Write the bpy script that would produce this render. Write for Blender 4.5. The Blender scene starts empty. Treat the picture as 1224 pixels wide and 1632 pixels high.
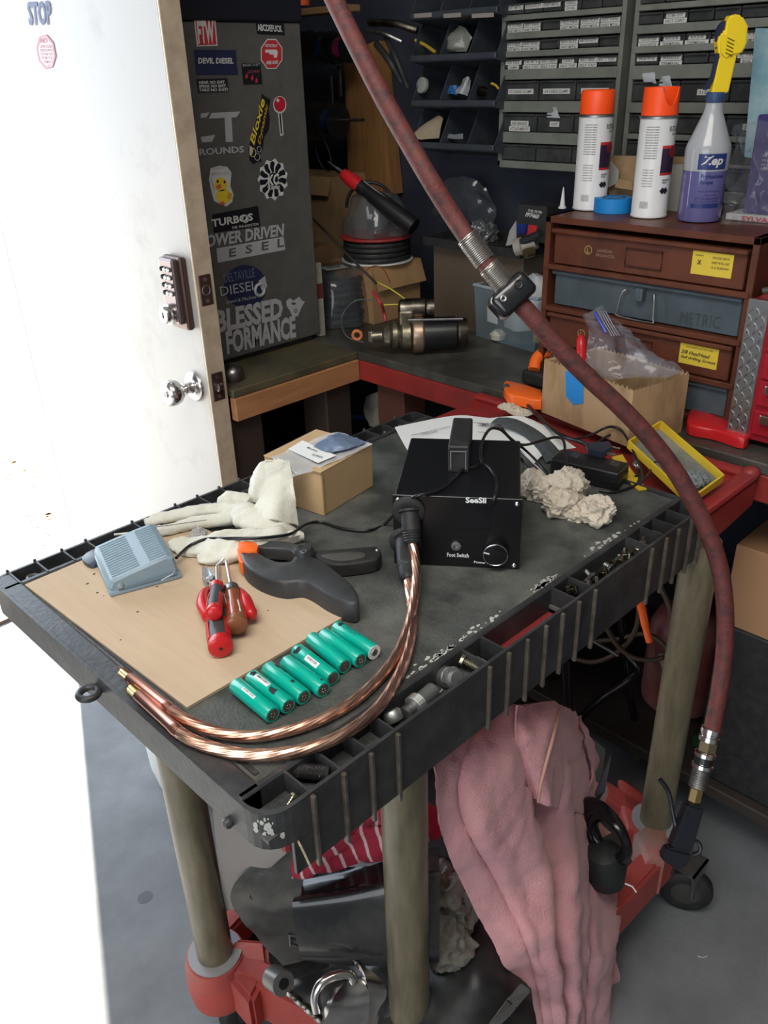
import bpy, bmesh, math, random
from mathutils import Vector, Matrix, noise
from mathutils.geometry import tessellate_polygon
random.seed(7)
S = bpy.context.scene
COL = S.collection

# ---------------------------------------------------------------- camera
F, PITCH, ROLL, YAW, CZ = 1340.0, math.radians(27.7), math.radians(-1.9), math.radians(46), 1.45
def room(d):       # camera frame (right, forward, up before yaw) -> room axes
    U = Vector((math.sin(YAW), math.cos(YAW), 0)); W = Vector((-math.cos(YAW), math.sin(YAW), 0))
    return Vector((d.dot(U), d.dot(W), d.z))
_f = Vector((0, math.cos(PITCH), -math.sin(PITCH))); _r = Vector((1, 0, 0)); _u = _r.cross(_f)
_R = math.cos(ROLL)*_r + math.sin(ROLL)*_u; _U = -math.sin(ROLL)*_r + math.cos(ROLL)*_u
FWD, RGT, UPV = room(_f), room(_R), room(_U)
cam = bpy.data.cameras.new('camera'); cam.sensor_fit = 'VERTICAL'; cam.sensor_height = 36; cam.sensor_width = 27
cam.lens = F/1632*36; cam.clip_start = .02
co = bpy.data.objects.new('camera', cam); COL.objects.link(co)
co.matrix_world = Matrix(((RGT.x, UPV.x, -FWD.x, 0), (RGT.y, UPV.y, -FWD.y, 0), (RGT.z, UPV.z, -FWD.z, CZ), (0, 0, 0, 1)))
S.camera = co
O = Vector((0, 0, CZ))
def ray(x, y): return FWD + RGT*((x-612)/F) - UPV*((y-816)/F)
def on(x, y, z):                      # point at height z
    d = ray(x, y); return O + d*((z-CZ)/d.z)
def onu(x, y, u):
    d = ray(x, y); return O + d*(u/d.x)
def onv(x, y, v):
    d = ray(x, y); return O + d*(v/d.y)
def atd(x, y, t): return O + ray(x, y)*t
def onp(x, y, p, n):
    d = ray(x, y); return O + d*((p-O).dot(n)/d.dot(n))

# ---------------------------------------------------------------- light
w = bpy.data.worlds.new('sky'); S.world = w; w.use_nodes = True
bg = w.node_tree.nodes['Background']; bg.inputs[0].default_value = (.74, .86, 1, 1); bg.inputs[1].default_value = 2.7
sun = bpy.data.lights.new('sun', 'SUN'); sun.energy = 11; sun.angle = .009; sun.color = (1, .93, .80)
so = bpy.data.objects.new('sun', sun); COL.objects.link(so)
sd = Vector((-.36, -.80, -.80)).normalized()
so.rotation_euler = sd.to_track_quat('-Z', 'Y').to_euler(); so.location = (3, 6, 5)
S.view_settings.view_transform = 'Standard'; S.view_settings.look = 'None'
S.view_settings.gamma = 1; S.view_settings.exposure = 1.3; S.view_settings.use_curve_mapping = False
def area(name, loc, d, sx, sy, e, colr):
    l = bpy.data.lights.new(name, 'AREA'); l.shape = 'RECTANGLE'; l.size = sx; l.size_y = sy; l.energy = e; l.color = colr
    o = bpy.data.objects.new(name, l); COL.objects.link(o); o.location = loc
    o.rotation_euler = Vector(d).to_track_quat('-Z', 'Y').to_euler(); return o
area('rear_fill_light', (-2.7, -.4, 1.5), (1, .1, -.15), 2.4, 2.0, 24, (.90, .95, 1))  # added fill in front of the closed rear wall, no door opening there
area('overhead_fill_light', (-.1, .3, 2.55), (.25, .2, -1), 1.4, .7, 11.5, (1, .95, .88))  # added overhead fill to brighten tray and interior, no fixture modelled

# ---------------------------------------------------------------- materials
_m = {}
def mat(name, c, rough=.5, metal=0, c2=None, ns=20, nlo=.4, nhi=.65, bump=0, bs=60, trans=0, ior=1.45, alpha=1, coat=0, wave=None, spec=None, sheen=0, detail=6):
    if name in _m: return _m[name]
    m = bpy.data.materials.new(name); m.use_nodes = True; N = m.node_tree.nodes; L = m.node_tree.links
    b = N['Principled BSDF']; b.inputs['Base Color'].default_value = (*c, 1); b.inputs['Roughness'].default_value = rough
    b.inputs['Metallic'].default_value = metal; b.inputs['Transmission Weight'].default_value = trans; b.inputs['IOR'].default_value = ior
    b.inputs['Alpha'].default_value = alpha; b.inputs['Coat Weight'].default_value = coat
    if spec is not None: b.inputs['Specular IOR Level'].default_value = spec
    if sheen: b.inputs['Sheen Weight'].default_value = sheen
    tc = N.new('ShaderNodeTexCoord')
    if c2 is not None:
        n = N.new('ShaderNodeTexNoise'); n.inputs['Scale'].default_value = ns; n.inputs['Detail'].default_value = detail; n.inputs['Roughness'].default_value = .65
        L.new(tc.outputs['Object'], n.inputs['Vector'])
        if wave:
            mp = N.new('ShaderNodeMapping'); mp.inputs['Scale'].default_value = wave
            L.new(tc.outputs['Object'], mp.inputs['Vector']); L.new(mp.outputs[0], n.inputs['Vector'])
        r = N.new('ShaderNodeValToRGB'); r.color_ramp.elements[0].position = nlo; r.color_ramp.elements[1].position = nhi
        r.color_ramp.elements[0].color = (*c, 1); r.color_ramp.elements[1].color = (*c2, 1)
        L.new(n.outputs['Fac'], r.inputs[0]); L.new(r.outputs[0], b.inputs['Base Color'])
    if bump:
        n2 = N.new('ShaderNodeTexNoise'); n2.inputs['Scale'].default_value = bs; n2.inputs['Detail'].default_value = 5
        L.new(tc.outputs['Object'], n2.inputs['Vector'])
        bp = N.new('ShaderNodeBump'); bp.inputs['Strength'].default_value = bump; bp.inputs['Distance'].default_value = .002
        L.new(n2.outputs['Fac'], bp.inputs['Height']); L.new(bp.outputs[0], b.inputs['Normal'])
    _m[name] = m; return m

# ---------------------------------------------------------------- object helpers
MW = {}
def tag(o, label=None, cat=None, group=None, kind=None):
    if label: o['label'] = label
    if cat: o['category'] = cat
    if group: o['group'] = group
    if kind: o['kind'] = kind
    return o
def thing(name, label, cat, loc=(0, 0, 0), rz=0, group=None):
    o = bpy.data.objects.new(name, None); COL.objects.link(o); o.empty_display_size = .02
    M = Matrix.Translation(Vector(loc)) @ Matrix.Rotation(rz, 4, 'Z'); o.matrix_world = M; MW[o] = M
    return tag(o, label, cat, group)
def basis(d):
    d = Vector(d).normalized(); a = Vector((0, 0, 1)) if abs(d.z) < .9 else Vector((1, 0, 0))
    x = a.cross(d).normalized(); return x, d.cross(x), d
def cr(pts, n):                        # Catmull-Rom through pts, n steps per span
    pts = [Vector(p) for p in pts]; out = []
    for i in range(len(pts)-1):
        p0 = pts[i-1] if i else pts[0]*2-pts[1]; p1 = pts[i]; p2 = pts[i+1]; p3 = pts[i+2] if i+2 < len(pts) else pts[-1]*2-pts[-2]
        for k in range(n):
            t = k/n; out.append(.5*((2*p1)+(p2-p0)*t+(2*p0-5*p1+4*p2-p3)*t*t+(3*p1-p0-3*p2+p3)*t**3))
    out.append(pts[-1]); return out
class MB:
    def __init__(s): s.v = []; s.f = []
    def add(s, vs, fs):
        b = len(s.v); s.v += [Vector(v) for v in vs]; s.f += [tuple(i+b for i in f) for f in fs]; return s
    def box(s, a, b, M=None):
        x0, y0, z0 = a; x1, y1, z1 = b
        vs = [Vector(p) for p in ((x0,y0,z0),(x1,y0,z0),(x1,y1,z0),(x0,y1,z0),(x0,y0,z1),(x1,y0,z1),(x1,y1,z1),(x0,y1,z1))]
        if M: vs = [M @ v for v in vs]
        return s.add(vs, [(0,3,2,1),(4,5,6,7),(0,1,5,4),(1,2,6,5),(2,3,7,6),(3,0,4,7)])
    def rbox(s, a, b, r=.002, seg=2, M=None):
        bm = bmesh.new(); bmesh.ops.create_cube(bm, size=1)
        for v in bm.verts: v.co = Vector([ (a[i]+b[i])/2 + v.co[i]*(b[i]-a[i]) for i in range(3)])
        bmesh.ops.bevel(bm, geom=bm.edges[:], offset=r, segments=seg, affect='EDGES', profile=.5)
        bm.verts.index_update(); vs = [(M @ v.co if M else v.co.copy()) for v in bm.verts]; fs = [tuple(x.index for x in f.verts) for f in bm.faces]
        bm.free(); return s.add(vs, fs)
    def tube(s, pts, r, n=10, cap=True, closed=False, rf=None, tw=None):
        pts = [Vector(p) for p in pts]; N = len(pts); rings = []
        x, y, d = basis(pts[1]-pts[0]); acc = 0
        for i, p in enumerate(pts):
            t = (pts[min(i+1, N-1)]-pts[max(i-1, 0)]).normalized()
            if closed: t = (pts[(i+1) % N]-pts[i-1]).normalized()
            x = (x - t*x.dot(t)).normalized(); y = t.cross(x)
            if i: acc += (p-pts[i-1]).length
            rr = r[i] if isinstance(r, (list, tuple)) else r
            ring = []
            for k in range(n):
                a = 2*math.pi*k/n; q = rr*(rf(a, acc) if rf else 1); ring.append(p + (x*math.cos(a)+y*math.sin(a))*q)
            rings.append(ring)
        vs = [v for g in rings for v in g]; fs = []
        for i in range(N if closed else N-1):
            j = (i+1) % N
            for k in range(n): fs.append((i*n+k, i*n+(k+1) % n, j*n+(k+1) % n, j*n+k))
        if cap and not closed: fs += [tuple(range(n-1, -1, -1)), tuple((N-1)*n+k for k in range(n))]
        return s.add(vs, fs)
    def cyl(s, a, b, r, r2=None, n=16): return s.tube([a, b], [r, r if r2 is None else r2], n)
    def lathe(s, prof, base, axis, n=24):        # prof: (radius, along)
        base = Vector(base); x, y, d = basis(axis); vs = []; fs = []
        for r, h in prof:
            for k in range(n):
                a = 2*math.pi*k/n; vs.append(base + d*h + (x*math.cos(a)+y*math.sin(a))*max(r, 1e-5))
        m = len(prof)
        for i in range(m-1):
            for k in range(n): fs.append((i*n+k, i*n+(k+1) % n, (i+1)*n+(k+1) % n, (i+1)*n+k))
        fs += [tuple(range(n-1, -1, -1)), tuple((m-1)*n+k for k in range(n))]
        return s.add(vs, fs)
    def torus(s, c, axis, R, r, n=24, m=8, a0=0, a1=2*math.pi):
        x, y, d = basis(axis); c = Vector(c); full = a1-a0 > 6.28
        pts = [c + (x*math.cos(a0+(a1-a0)*k/n)+y*math.sin(a0+(a1-a0)*k/n))*R for k in range(n if full else n+1)]
        return s.tube(pts, r, m, closed=full)
    def poly(s, pts, off):                        # planar outline extruded by vector off
        pts = [Vector(p) for p in pts]; n = len(pts); off = Vector(off)
        tri = tessellate_polygon([pts]); vs = pts + [p+off for p in pts]
        fs = [tuple(t) for t in tri] + [tuple(i+n for i in reversed(t)) for t in tri] + [(i, (i+1) % n, (i+1) % n + n, i+n) for i in range(n)]
        return s.add(vs, fs)
    def grid(s, g, th=0):                         # g rows of points; th thickness along normals
        R, C = len(g), len(g[0]); vs = [Vector(p) for r in g for p in r]
        q = lambda i, j: i*C+j
        fs = [(q(i, j), q(i, j+1), q(i+1, j+1), q(i+1, j)) for i in range(R-1) for j in range(C-1)]
        if th:
            nn = []
            for i in range(R):
                for j in range(C):
                    a = vs[q(min(i+1, R-1), j)]-vs[q(max(i-1, 0), j)]; b = vs[q(i, min(j+1, C-1))]-vs[q(i, max(j-1, 0))]
                    k = a.cross(b); nn.append(k.normalized() if k.length > 1e-12 else Vector((0, 0, 1)))
            m = len(vs); vs += [v+n_*th for v, n_ in zip(vs, nn)]
            fs += [tuple(reversed([x+m for x in f])) for f in fs]
            bd = [q(0, j) for j in range(C)] + [q(i, C-1) for i in range(1, R)] + [q(R-1, j) for j in range(C-2, -1, -1)] + [q(i, 0) for i in range(R-2, 0, -1)]
            for a, b in zip(bd, bd[1:]+bd[:1]): fs.append((b, a, a+m, b+m))
        return s.add(vs, fs)
    def build(s, name, m, parent=None, smooth=False, bev=0, loc=None, fix=True, **kw):
        M = MW[parent] if parent is not None else Matrix.Translation(Vector(loc) if loc is not None else Vector())
        I = M.inverted(); me = bpy.data.meshes.new(name)
        me.from_pydata([tuple(I @ v) for v in s.v], [], s.f)
        if fix or bev:
            bm = bmesh.new(); bm.from_mesh(me)
            if fix: bmesh.ops.recalc_face_normals(bm, faces=bm.faces)
            if bev:
                es = [e for e in bm.edges if len(e.link_faces) == 2 and e.calc_face_angle(0) > .6]
                bmesh.ops.bevel(bm, geom=es, offset=bev, segments=2, affect='EDGES', clamp_overlap=True)
            bm.to_mesh(me); bm.free()
        if m: me.materials.append(m)
        if smooth:
            me.polygons.foreach_set('use_smooth', [True]*len(me.polygons))
            me.set_sharp_from_angle(angle=math.radians(45 if smooth is True else smooth))
        o = bpy.data.objects.new(name, me); COL.objects.link(o); MW[o] = M
        if parent is not None: o.parent = parent; o.matrix_parent_inverse = Matrix()
        else: o.matrix_world = M
        for k, v in kw.items(): o[{'cat': 'category'}.get(k, k)] = v
        return o
def single(mb, name, m, label, cat, group=None, loc=None, **kw):    # a thing that is one mesh
    if loc is None:
        z = min(v.z for v in mb.v); c = sum(mb.v, Vector())/len(mb.v); loc = (c.x, c.y, z)
    return tag(mb.build(name, m, None, loc=loc, **kw), label, cat, group)
def sub_parent(o): return o
def _fixsub():
    pass
def dup(root, M, label=None, group=None):         # copy a thing with its parts and their sub-parts
    r = root.copy(); COL.objects.link(r); r.matrix_world = M; MW[r] = M
    if label: r['label'] = label
    if group: r['group'] = group
    for ch in [o for o in KIDS(root)]:
        c = ch.copy(); COL.objects.link(c); c.parent = r; MW[c] = M
        for g in KIDS(ch):
            d = g.copy(); COL.objects.link(d); d.parent = c; MW[d] = M
    return r
def KIDS(o): return [x for x in COL.objects if x.parent == o]
def smoothgrid(rows, n=6):
    rows = [cr(r, n) for r in rows]; cols = [cr(c, n) for c in zip(*rows)]
    return [list(r) for r in zip(*cols)]
def rumple(g, amp, sc, seed=0, fold=None):
    R, C = len(g), len(g[0]); out = []
    for i in range(R):
        row = []
        for j in range(C):
            a = g[min(i+1, R-1)][j]-g[max(i-1, 0)][j]; b = g[i][min(j+1, C-1)]-g[i][max(j-1, 0)]; k = a.cross(b)
            k = k.normalized() if k.length > 1e-12 else Vector((0, 0, 1)); p = g[i][j]
            h = noise.fractal(p*sc+Vector((seed*3.1, seed, 0)), .8, 2.1, 4)*amp
            if fold: h += fold(i/(R-1), j/(C-1), p)
            row.append(p+k*h)
        out.append(row)
    return out
# text on a surface: P0 bottom-left, P1 bottom-right, P2 top-left of the word's box
def textmesh(body, bold=0, shear=0):
    cu = bpy.data.curves.new('t', 'FONT'); cu.body = body; cu.offset = bold; cu.shear = shear; cu.resolution_u = 2
    cu.space_line = .85
    ob = bpy.data.objects.new('t', cu); COL.objects.link(ob); bpy.context.view_layer.update()
    me = bpy.data.meshes.new_from_object(ob.evaluated_get(bpy.context.evaluated_depsgraph_get()))
    vs = [v.co.copy() for v in me.vertices]; fs = [tuple(p.vertices) for p in me.polygons]
    bpy.data.objects.remove(ob); bpy.data.curves.remove(cu); bpy.data.meshes.remove(me); return vs, fs
_tc = {}
def text(mb, body, P0, P1, P2, bold=.01, shear=0, lift=.0012):
    k = (body, bold, shear)
    if k not in _tc: _tc[k] = textmesh(*k)
    vs, fs = _tc[k]
    if not vs: return mb
    x0, x1 = min(v.x for v in vs), max(v.x for v in vs); y0, y1 = min(v.y for v in vs), max(v.y for v in vs)
    P0, P1, P2 = map(Vector, (P0, P1, P2)); A = P1-P0; B = P2-P0; n = A.cross(B).normalized()
    if n.dot(O-P0) < 0: n = -n
    return mb.add([P0 + A*((v.x-x0)/(x1-x0)) + B*((v.y-y0)/(y1-y0)) + n*lift for v in vs], fs)
# ---------------------------------------------------------------- material set
concrete = mat('concrete', (.15, .157, .165), .75, 0, (.23, .24, .25), 5, .35, .7, .25, 90)
concrete_out = mat('concrete_outside', (.55, .53, .49), .9, 0, (.62, .60, .56), 3, bump=.2, bs=60)
blackplastic = mat('black_moulded_plastic', (.030, .031, .033), .42, 0, (.062, .063, .065), 26, .42, .72, .25, 160)
deckmat = mat('dusty_black_deck', (.045, .050, .048), .5, 0, (.17, .175, .16), 11, .40, .74, .6, 260, detail=12)
blk = mat('satin_black', (.012, .012, .013), .35)
blkrub = mat('black_rubber', (.016, .016, .017), .55, 0, (.03, .03, .03), 50, bump=.15, bs=200)
blkgl = mat('gloss_black', (.008, .008, .010), .18)
redcart = mat('faded_red_paint', (.34, .028, .026), .45, 0, (.22, .035, .035), 14, .4, .7, .2, 90)
redplast = mat('red_moulded_plastic', (.44, .068, .052), .45, 0, (.30, .062, .055), 12, .4, .7, .2, 90)
redgl = mat('glossy_red_plastic', (.55, .018, .022), .25, 0)
polemat = mat('weathered_tan_pole', (.11, .092, .055), .32, 0, (.20, .17, .11), 9, .35, .7, .2, 70, wave=(6, 6, 1.2))
steel = mat('bright_steel', (.62, .62, .62), .22, 1)
dsteel = mat('dull_steel', (.30, .30, .30), .42, 1, (.45, .45, .44), 40)
greasy = mat('greasy_metal', (.10, .085, .07), .35, 1, (.25, .22, .18), 40)
brass = mat('brass', (.75, .55, .25), .28, 1)
copper = mat('bare_copper', (.86, .47, .34), .30, 1, (.98, .62, .46), 60, spec=.5)
cupen = mat('brushed_copper_rod', (.70, .33, .24), .32, 1)
cream = mat('cream_cotton', (.70, .70, .60), .9, 0, (.60, .59, .50), 12, .45, .75, .4, 300)
card = mat('brown_cardboard', (.50, .335, .175), .8, 0, (.44, .29, .145), 8, bump=.1, bs=40)
cardlt = mat('light_corrugated_board', (.62, .45, .28), .85, 0, (.54, .38, .22), 6, .4, .7)
cardred = mat('orange_brown_cardboard', (.34, .19, .095), .85, 0, (.26, .14, .07), 8, bump=.1, bs=40)
white = mat('white_paper', (.82, .83, .82), .8)
offwhite = mat('white_plastic', (.72, .72, .70), .4)
ink = mat('black_ink', (.015, .015, .018), .6)
teal = mat('teal_shrink_wrap', (.0, .42, .315), .28, 0, coat=.3)
orange = mat('orange_plastic', (.95, .16, .02), .35)
hosemat = mat('red_rubber_hose', (.125, .029, .026), .62, 0, (.045, .022, .022), 70, .45, .66, .4, 260, detail=9)
clear = mat('clear_bag_plastic', (.95, .97, 1), .08, trans=1, ior=1.25, alpha=.32)
wallblue = mat('dark_blue_painted_wall', (.022, .027, .045), .75, 0, (.032, .037, .055), 4)
wallwhite = mat('painted_wall', (.45, .45, .43), .8)
wood = mat('bare_pine_board', (.42, .20, .085), .6, 0, (.30, .135, .055), 6, .35, .7, .15, 60, wave=(1.2, 8, 14))
woodpost = mat('yellow_pine_post', (.34, .17, .06), .6, 0, (.22, .10, .035), 6, .35, .7, wave=(14, 10, 1))
benchtop = mat('oily_bench_top', (.042, .040, .034), .4, 0, (.10, .10, .085), 10, .45, .75, .3, 90)

def struct(mb, name, m, label=None, parent=None, **kw):
    o = mb.build(name, m, parent, **kw)
    if parent is None: o['kind'] = 'structure'
    if label: o['label'] = label
    return o
# ---------------------------------------------------------------- room
UW, VW = 1.85, 2.35                                   # right wall, left wall
struct(MB().box((-3, -3, -.1), (UW, VW, 0)), 'floor', concrete, 'bluish grey worn concrete floor')
struct(MB().box((-7, VW, -.12), (9, 14, -.015)), 'ground', concrete_out, 'sunlit pale concrete outside the open door')
struct(MB().box((-.06, VW-.02, -.02), (.88, VW+.12, .012)), 'trim_1', mat('brown_sill', (.16, .10, .08), .5), 'brown metal door sill')
struct(MB().box((.906, VW, 0), (.93, VW+.105, 2.05)), 'trim_2', mat('cream_jamb', (.55, .52, .47), .5), 'cream painted hinge jamb of the open doorway')
struct(MB().box((.93, VW, 0), (UW+.1, VW+.1, 2.7)).box((-3, VW, 0), (-.06, VW+.1, 2.7)).box((-.06, VW, 2.06), (.93, VW+.1, 2.7)), 'wall_left', wallblue, 'dark wall beside the open door')
struct(MB().box((UW, -3, 0), (UW+.1, VW, 2.7)), 'wall_right', wallblue, 'dark blue wall behind the parts drawers')
struct(MB().box((-3, -3.1, 0), (UW+.1, -3, 2.7)), 'wall_near', wallwhite)
struct(MB().box((-3.1, -3.1, 0), (-3, VW+.1, 2.7)), 'wall_rear', wallwhite)
struct(MB().box((-3.1, -3.1, 2.7), (UW+.1, VW+.1, 2.8)), 'ceiling', wallwhite)

# ---------------------------------------------------------------- door, open inward
doorw = mat('white_painted_door', (.42, .395, .37), .42, 0, (.32, .285, .25), 7, .56, .80)
dooredge = mat('scuffed_beige_door_edge', (.46, .37, .27), .5, 0, (.33, .25, .18), 20, .4, .7, .1, 60)
DU, DV0, DV1 = .905, 1.447, 2.345
bronze = mat('aged_bronze', (.10, .06, .05), .35, .7); nickel = mat('satin_nickel', (.66, .64, .62), .22, 1)
door = struct(MB().rbox((DU, DV0+.003, .012), (DU+.045, DV1, 2.04), .002, 1), 'door_1', doorw, 'white steel entry door standing open, keypad lock and knob on it')
struct(MB().box((DU+.002, DV0, .014), (DU+.043, DV0+.004, 2.038)), 'edge_cap', dooredge, 'scuffed beige latch edge of the door', door)
struct(MB().box((DU+.0005, DV0+.001, .014), (DU+.004, DV0+.012, 2.038)), 'edge_lip', mat('cream_lip', (.74, .66, .50), .4), None, door)
for za, zb in ((1.045, 1.105), (.845, .905)):
    p = struct(MB().rbox((DU+.008, DV0-.002, za), (DU+.036, DV0+.001, zb), .001, 1), 'latch_plate', bronze, None, door)
    for zz in (za+.009, zb-.009): struct(MB().cyl((DU+.022, DV0-.001, zz), (DU+.022, DV0-.0035, zz), .0042, n=12), 'screw', dsteel, None, p)
    if za < 1: struct(MB().rbox((DU+.014, DV0-.012, (za+zb)/2-.009), (DU+.030, DV0, (za+zb)/2+.009), .004, 2), 'latch_bolt', nickel, None, p)
    else: struct(MB().torus((DU+.022, DV0-.002, (za+zb)/2), (0, 1, 0), .009, .0012), 'bolt_ring', dsteel, None, p)
# keypad deadbolt
kv, kz = onu(290, 465, DU)[1], onu(290, 465, DU)[2]
kp = struct(MB().rbox((DU-.016, kv-.033, kz-.072), (DU, kv+.033, kz+.072), .006, 3), 'keypad', bronze, 'oil rubbed bronze keypad with black buttons', door)
struct(MB().rbox((DU-.026, kv-.020, kz-.060), (DU-.012, kv+.031, kz+.069), .005, 3), 'keypad_face', mat('dark_bronze_face', (.16, .12, .12), .25, .6), None, kp)
for i in range(3):
    for j in range(4):
        y = kv+.018-i*.013; z = kz+.048-j*.0155
        struct(MB().lathe([(.0, 0), (.0048, .0005), (.0048, .004), (.003, .006), (0, .0065)], (DU-.026, y, z), (-1, 0, 0), 12), 'button', blkgl if i == 0 else steel, None, kp)
struct(MB().lathe([(.021, 0), (.020, .012), (.017, .014), (.017, .022), (.015, .024), (0, .024)], (DU-.022, kv+.008, kz-.040), (-1, 0, 0), 28), 'key_cylinder', nickel, None, kp, smooth=True)
struct(MB().box((DU-.0475, kv+.0070, kz-.046), (DU-.0455, kv+.0090, kz-.034)), 'keyhole', blk, None, kp)
# knob
nv, nz = onu(312, 615, DU)[1], onu(312, 615, DU)[2]
kb = struct(MB().lathe([(.033, 0), (.033, .004), (.029, .009), (.014, .012), (.011, .018), (.011, .030), (.016, .036), (.024, .045), (.0275, .056), (.026, .068), (.020, .073), (.012, .072), (0, .072)], (DU, nv, nz), (-1, 0, 0), 36), 'door_knob', nickel, 'satin nickel door knob with keyhole', door, smooth=True)
struct(MB().lathe([(.008, 0), (.007, .004), (0, .004)], (DU-.071, nv, nz), (-1, 0, 0), 20), 'knob_core', nickel, None, kb)
struct(MB().box((DU-.0758, nv-.001, nz-.004), (DU-.0748, nv+.001, nz+.004)), 'keyhole', blk, None, kb)
struct(MB().lathe([(.030, 0), (.028, .008), (.012, .012), (.011, .026), (.020, .034), (.026, .046), (.026, .056), (.020, .068), (0, .072)], (DU+.045, nv, nz), (1, 0, 0), 30), 'inside_knob', mat('dark_nickel', (.25, .22, .22), .3, 1), None, door, smooth=True)
# lettering on the door
DP = lambda x, y: onu(x, y, DU-.0006)
struct(text(MB(), 'STOP', DP(47, 41), DP(84, 40), DP(43, 3), .035), 'lettering', mat('navy_print', (.03, .045, .14), .5), 'dark blue STOP lettering', door, fix=False)
pinkp = mat('faded_red_print', (.42, .055, .09), .5)
cx, cy = 74, 83; c0 = DP(cx, cy); e1 = DP(cx+14, cy-4)-c0; e2 = Vector((0, 0, (DP(cx, cy-27)-c0).z))
def octo(s, w=0, lift=.001):
    n = Vector((-lift, 0, 0)); o = [];
    for k in range(8):
        a = math.pi/8+k*math.pi/4; o.append(c0+n+e1*math.cos(a)*s*1.06+e2*math.sin(a)*s*1.06)
    return o
def ring(mb, s0, s1):
    a, b = octo(s0), octo(s1); return mb.add(a+b, [(k, (k+1) % 8, (k+1) % 8+8, k+8) for k in range(8)])
struct(MB().poly(octo(1.0, 0, .0004), Vector((-.0003, 0, 0))), 'sticker', mat('door_sticker_white', (.47, .43, .43), .4), 'pale octagonal sticker with red print', door)
for k in ((1.0, .93), (.87, .83)): struct(ring(MB(), *k), 'print_border', pinkp, None, door, fix=False)
mb = MB()
text(mb, 'NO', DP(65, 69), DP(76, 69), DP(65, 61), .03)
for k, tx in enumerate(['SENIOR CITIZEN', 'DISCOUNTS', 'YOUVE HAD TWICE', 'THE TIME TO GET', 'THE MONEY']):
    yy = 76+k*6.2; wv = (9, 10, 10, 9, 6)[k]; text(mb, tx, DP(74+k*.6-wv, yy), DP(74+k*.6+wv, yy), DP(74+k*.6-wv, yy-4.4), .01)
struct(mb, 'lettering', pinkp, 'faded red NO ... DISCOUNTS octagon print', door, fix=False)

# ---------------------------------------------------------------- red service cart
cart = thing('service_cart', 'red service cart with tan round legs and casters, black tray lying on it', 'cart', (.5, .5, 0))
ct = MB().rbox((1.104, .487, .80), (1.312, 1.06, .835), .008, 2).rbox((.33, .50, .752), (1.31, 1.04, .781), .006, 2)
ct.build('top_shelf', redcart, cart, label='red upper shelf edge with scraped paint')
ra = Vector((1.08, .470, .70)); mb = MB()
mb.poly([(1.06, .466, .835), (1.312, .466, .835), (1.312, .466, .785), (1.09, .466, .765), (1.06, .466, .785)], (0, .022, 0)); mb.build('shelf_apron', redcart, cart, bev=.004)
MB().rbox((1.10, .463, .834), (1.314, .492, .848), .006, 2).rbox((1.292, .463, .834), (1.316, 1.06, .848), .006, 2).build('raised_lip', redcart, cart)
MB().lathe([(.014, 0), (.0145, .010), (.009, .016), (0, .017)], (1.304, .477, .838), (0, 0, 1), 18).build('corner_cap', redcart, cart, smooth=True)
legs = [(.395, .835), (.512, .512), (1.122, .462), (1.14, .98)]
for i, (x, y) in enumerate(legs):
    MB().cyl((x, y, .17), (x, y, .80), .0285, n=32).build('leg', polemat, cart, smooth=True)
    ft = MB().lathe([(.048, -.075), (.052, -.04), (.050, .0), (.046, .018), (.035, .020)], (x, y, .18), (0, 0, 1), 28).build('leg_socket', redplast, cart, smooth=True)
    MB().lathe([(.043, 0), (.043, .003)], (x, y, .199), (0, 0, 1), 24).build('socket_ring', mat('grey_ring', (.30, .30, .31), .5), ft)
    a = Vector((x+(.03, .03, .026, .03)[i], y-(.015, .015, .068, .015)[i], .05))
    cs = MB().poly([a+Vector(p) for p in ((-.03, -.022, .07), (.03, -.022, .07), (.012, -.022, -.01), (-.012, -.022, -.01))], (0, .004, 0)).poly([a+Vector(p) for p in ((-.03, .018, .07), (.03, .018, .07), (.012, .018, -.01), (-.012, .018, -.01))], (0, .004, 0)).box(a+Vector((-.03, -.022, .066)), a+Vector((.03, .022, .07))).build('caster', dsteel, cart)
    MB().lathe([(.030, -.015), (.045, -.013), (.050, -.007), (.050, .007), (.045, .013), (.030, .015)], a, ((0, 1, 0), (0, 1, 0), (.9, .45, 0), (0, 1, 0))[i], 32).build('wheel', blkrub, cs, smooth=True)
    MB().lathe([(.008, -.019), (.031, -.014), (.031, .014), (.008, .019)], a, ((0, 1, 0), (0, 1, 0), (.9, .45, 0), (0, 1, 0))[i], 24).build('wheel_hub', mat('grey_hub', (.05, .048, .045), .5), cs, smooth=True)
# base rails and lower shelf
def rail(a, b, w, z0, z1):
    a, b = Vector(a), Vector(b); d = (b-a).normalized(); n = Vector((-d.y, d.x, 0))*w/2
    return MB().poly([a+n, b+n, b-n, a-n], (0, 0, z1-z0))
def rz(x, y, z): return Vector((x, y, z))
rail(rz(.415, .80, .10), rz(.502, .53, .10), .040, .10, .195).build('base_rail', redplast, cart, bev=.006)
rail(rz(.55, .445, .11), rz(1.10, .425, .11), .040, .10, .185).build('base_rail', redplast, cart, bev=.006)
rail(rz(.43, .87, .11), rz(1.12, 1.0, .11), .040, .10, .185).build('base_rail', redplast, cart, bev=.006)
rail(rz(1.13, .49, .11), rz(1.15, .96, .11), .040, .10, .185).build('base_rail', redplast, cart, bev=.006)
MB().poly([on(358, 1512, .20), on(372, 1492, .215), on(425, 1496, .215), on(430, 1540, .19), on(400, 1600, .19), on(366, 1560, .19)], (0, 0, -.09)).build('corner_gusset', redplast, cart, bev=.008)
MB().rbox((.44, .46, .10), (1.12, .96, .135), .006, 2).build('bottom_shelf', mat('dark_shelf', (.025, .022, .022), .6), cart)

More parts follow.
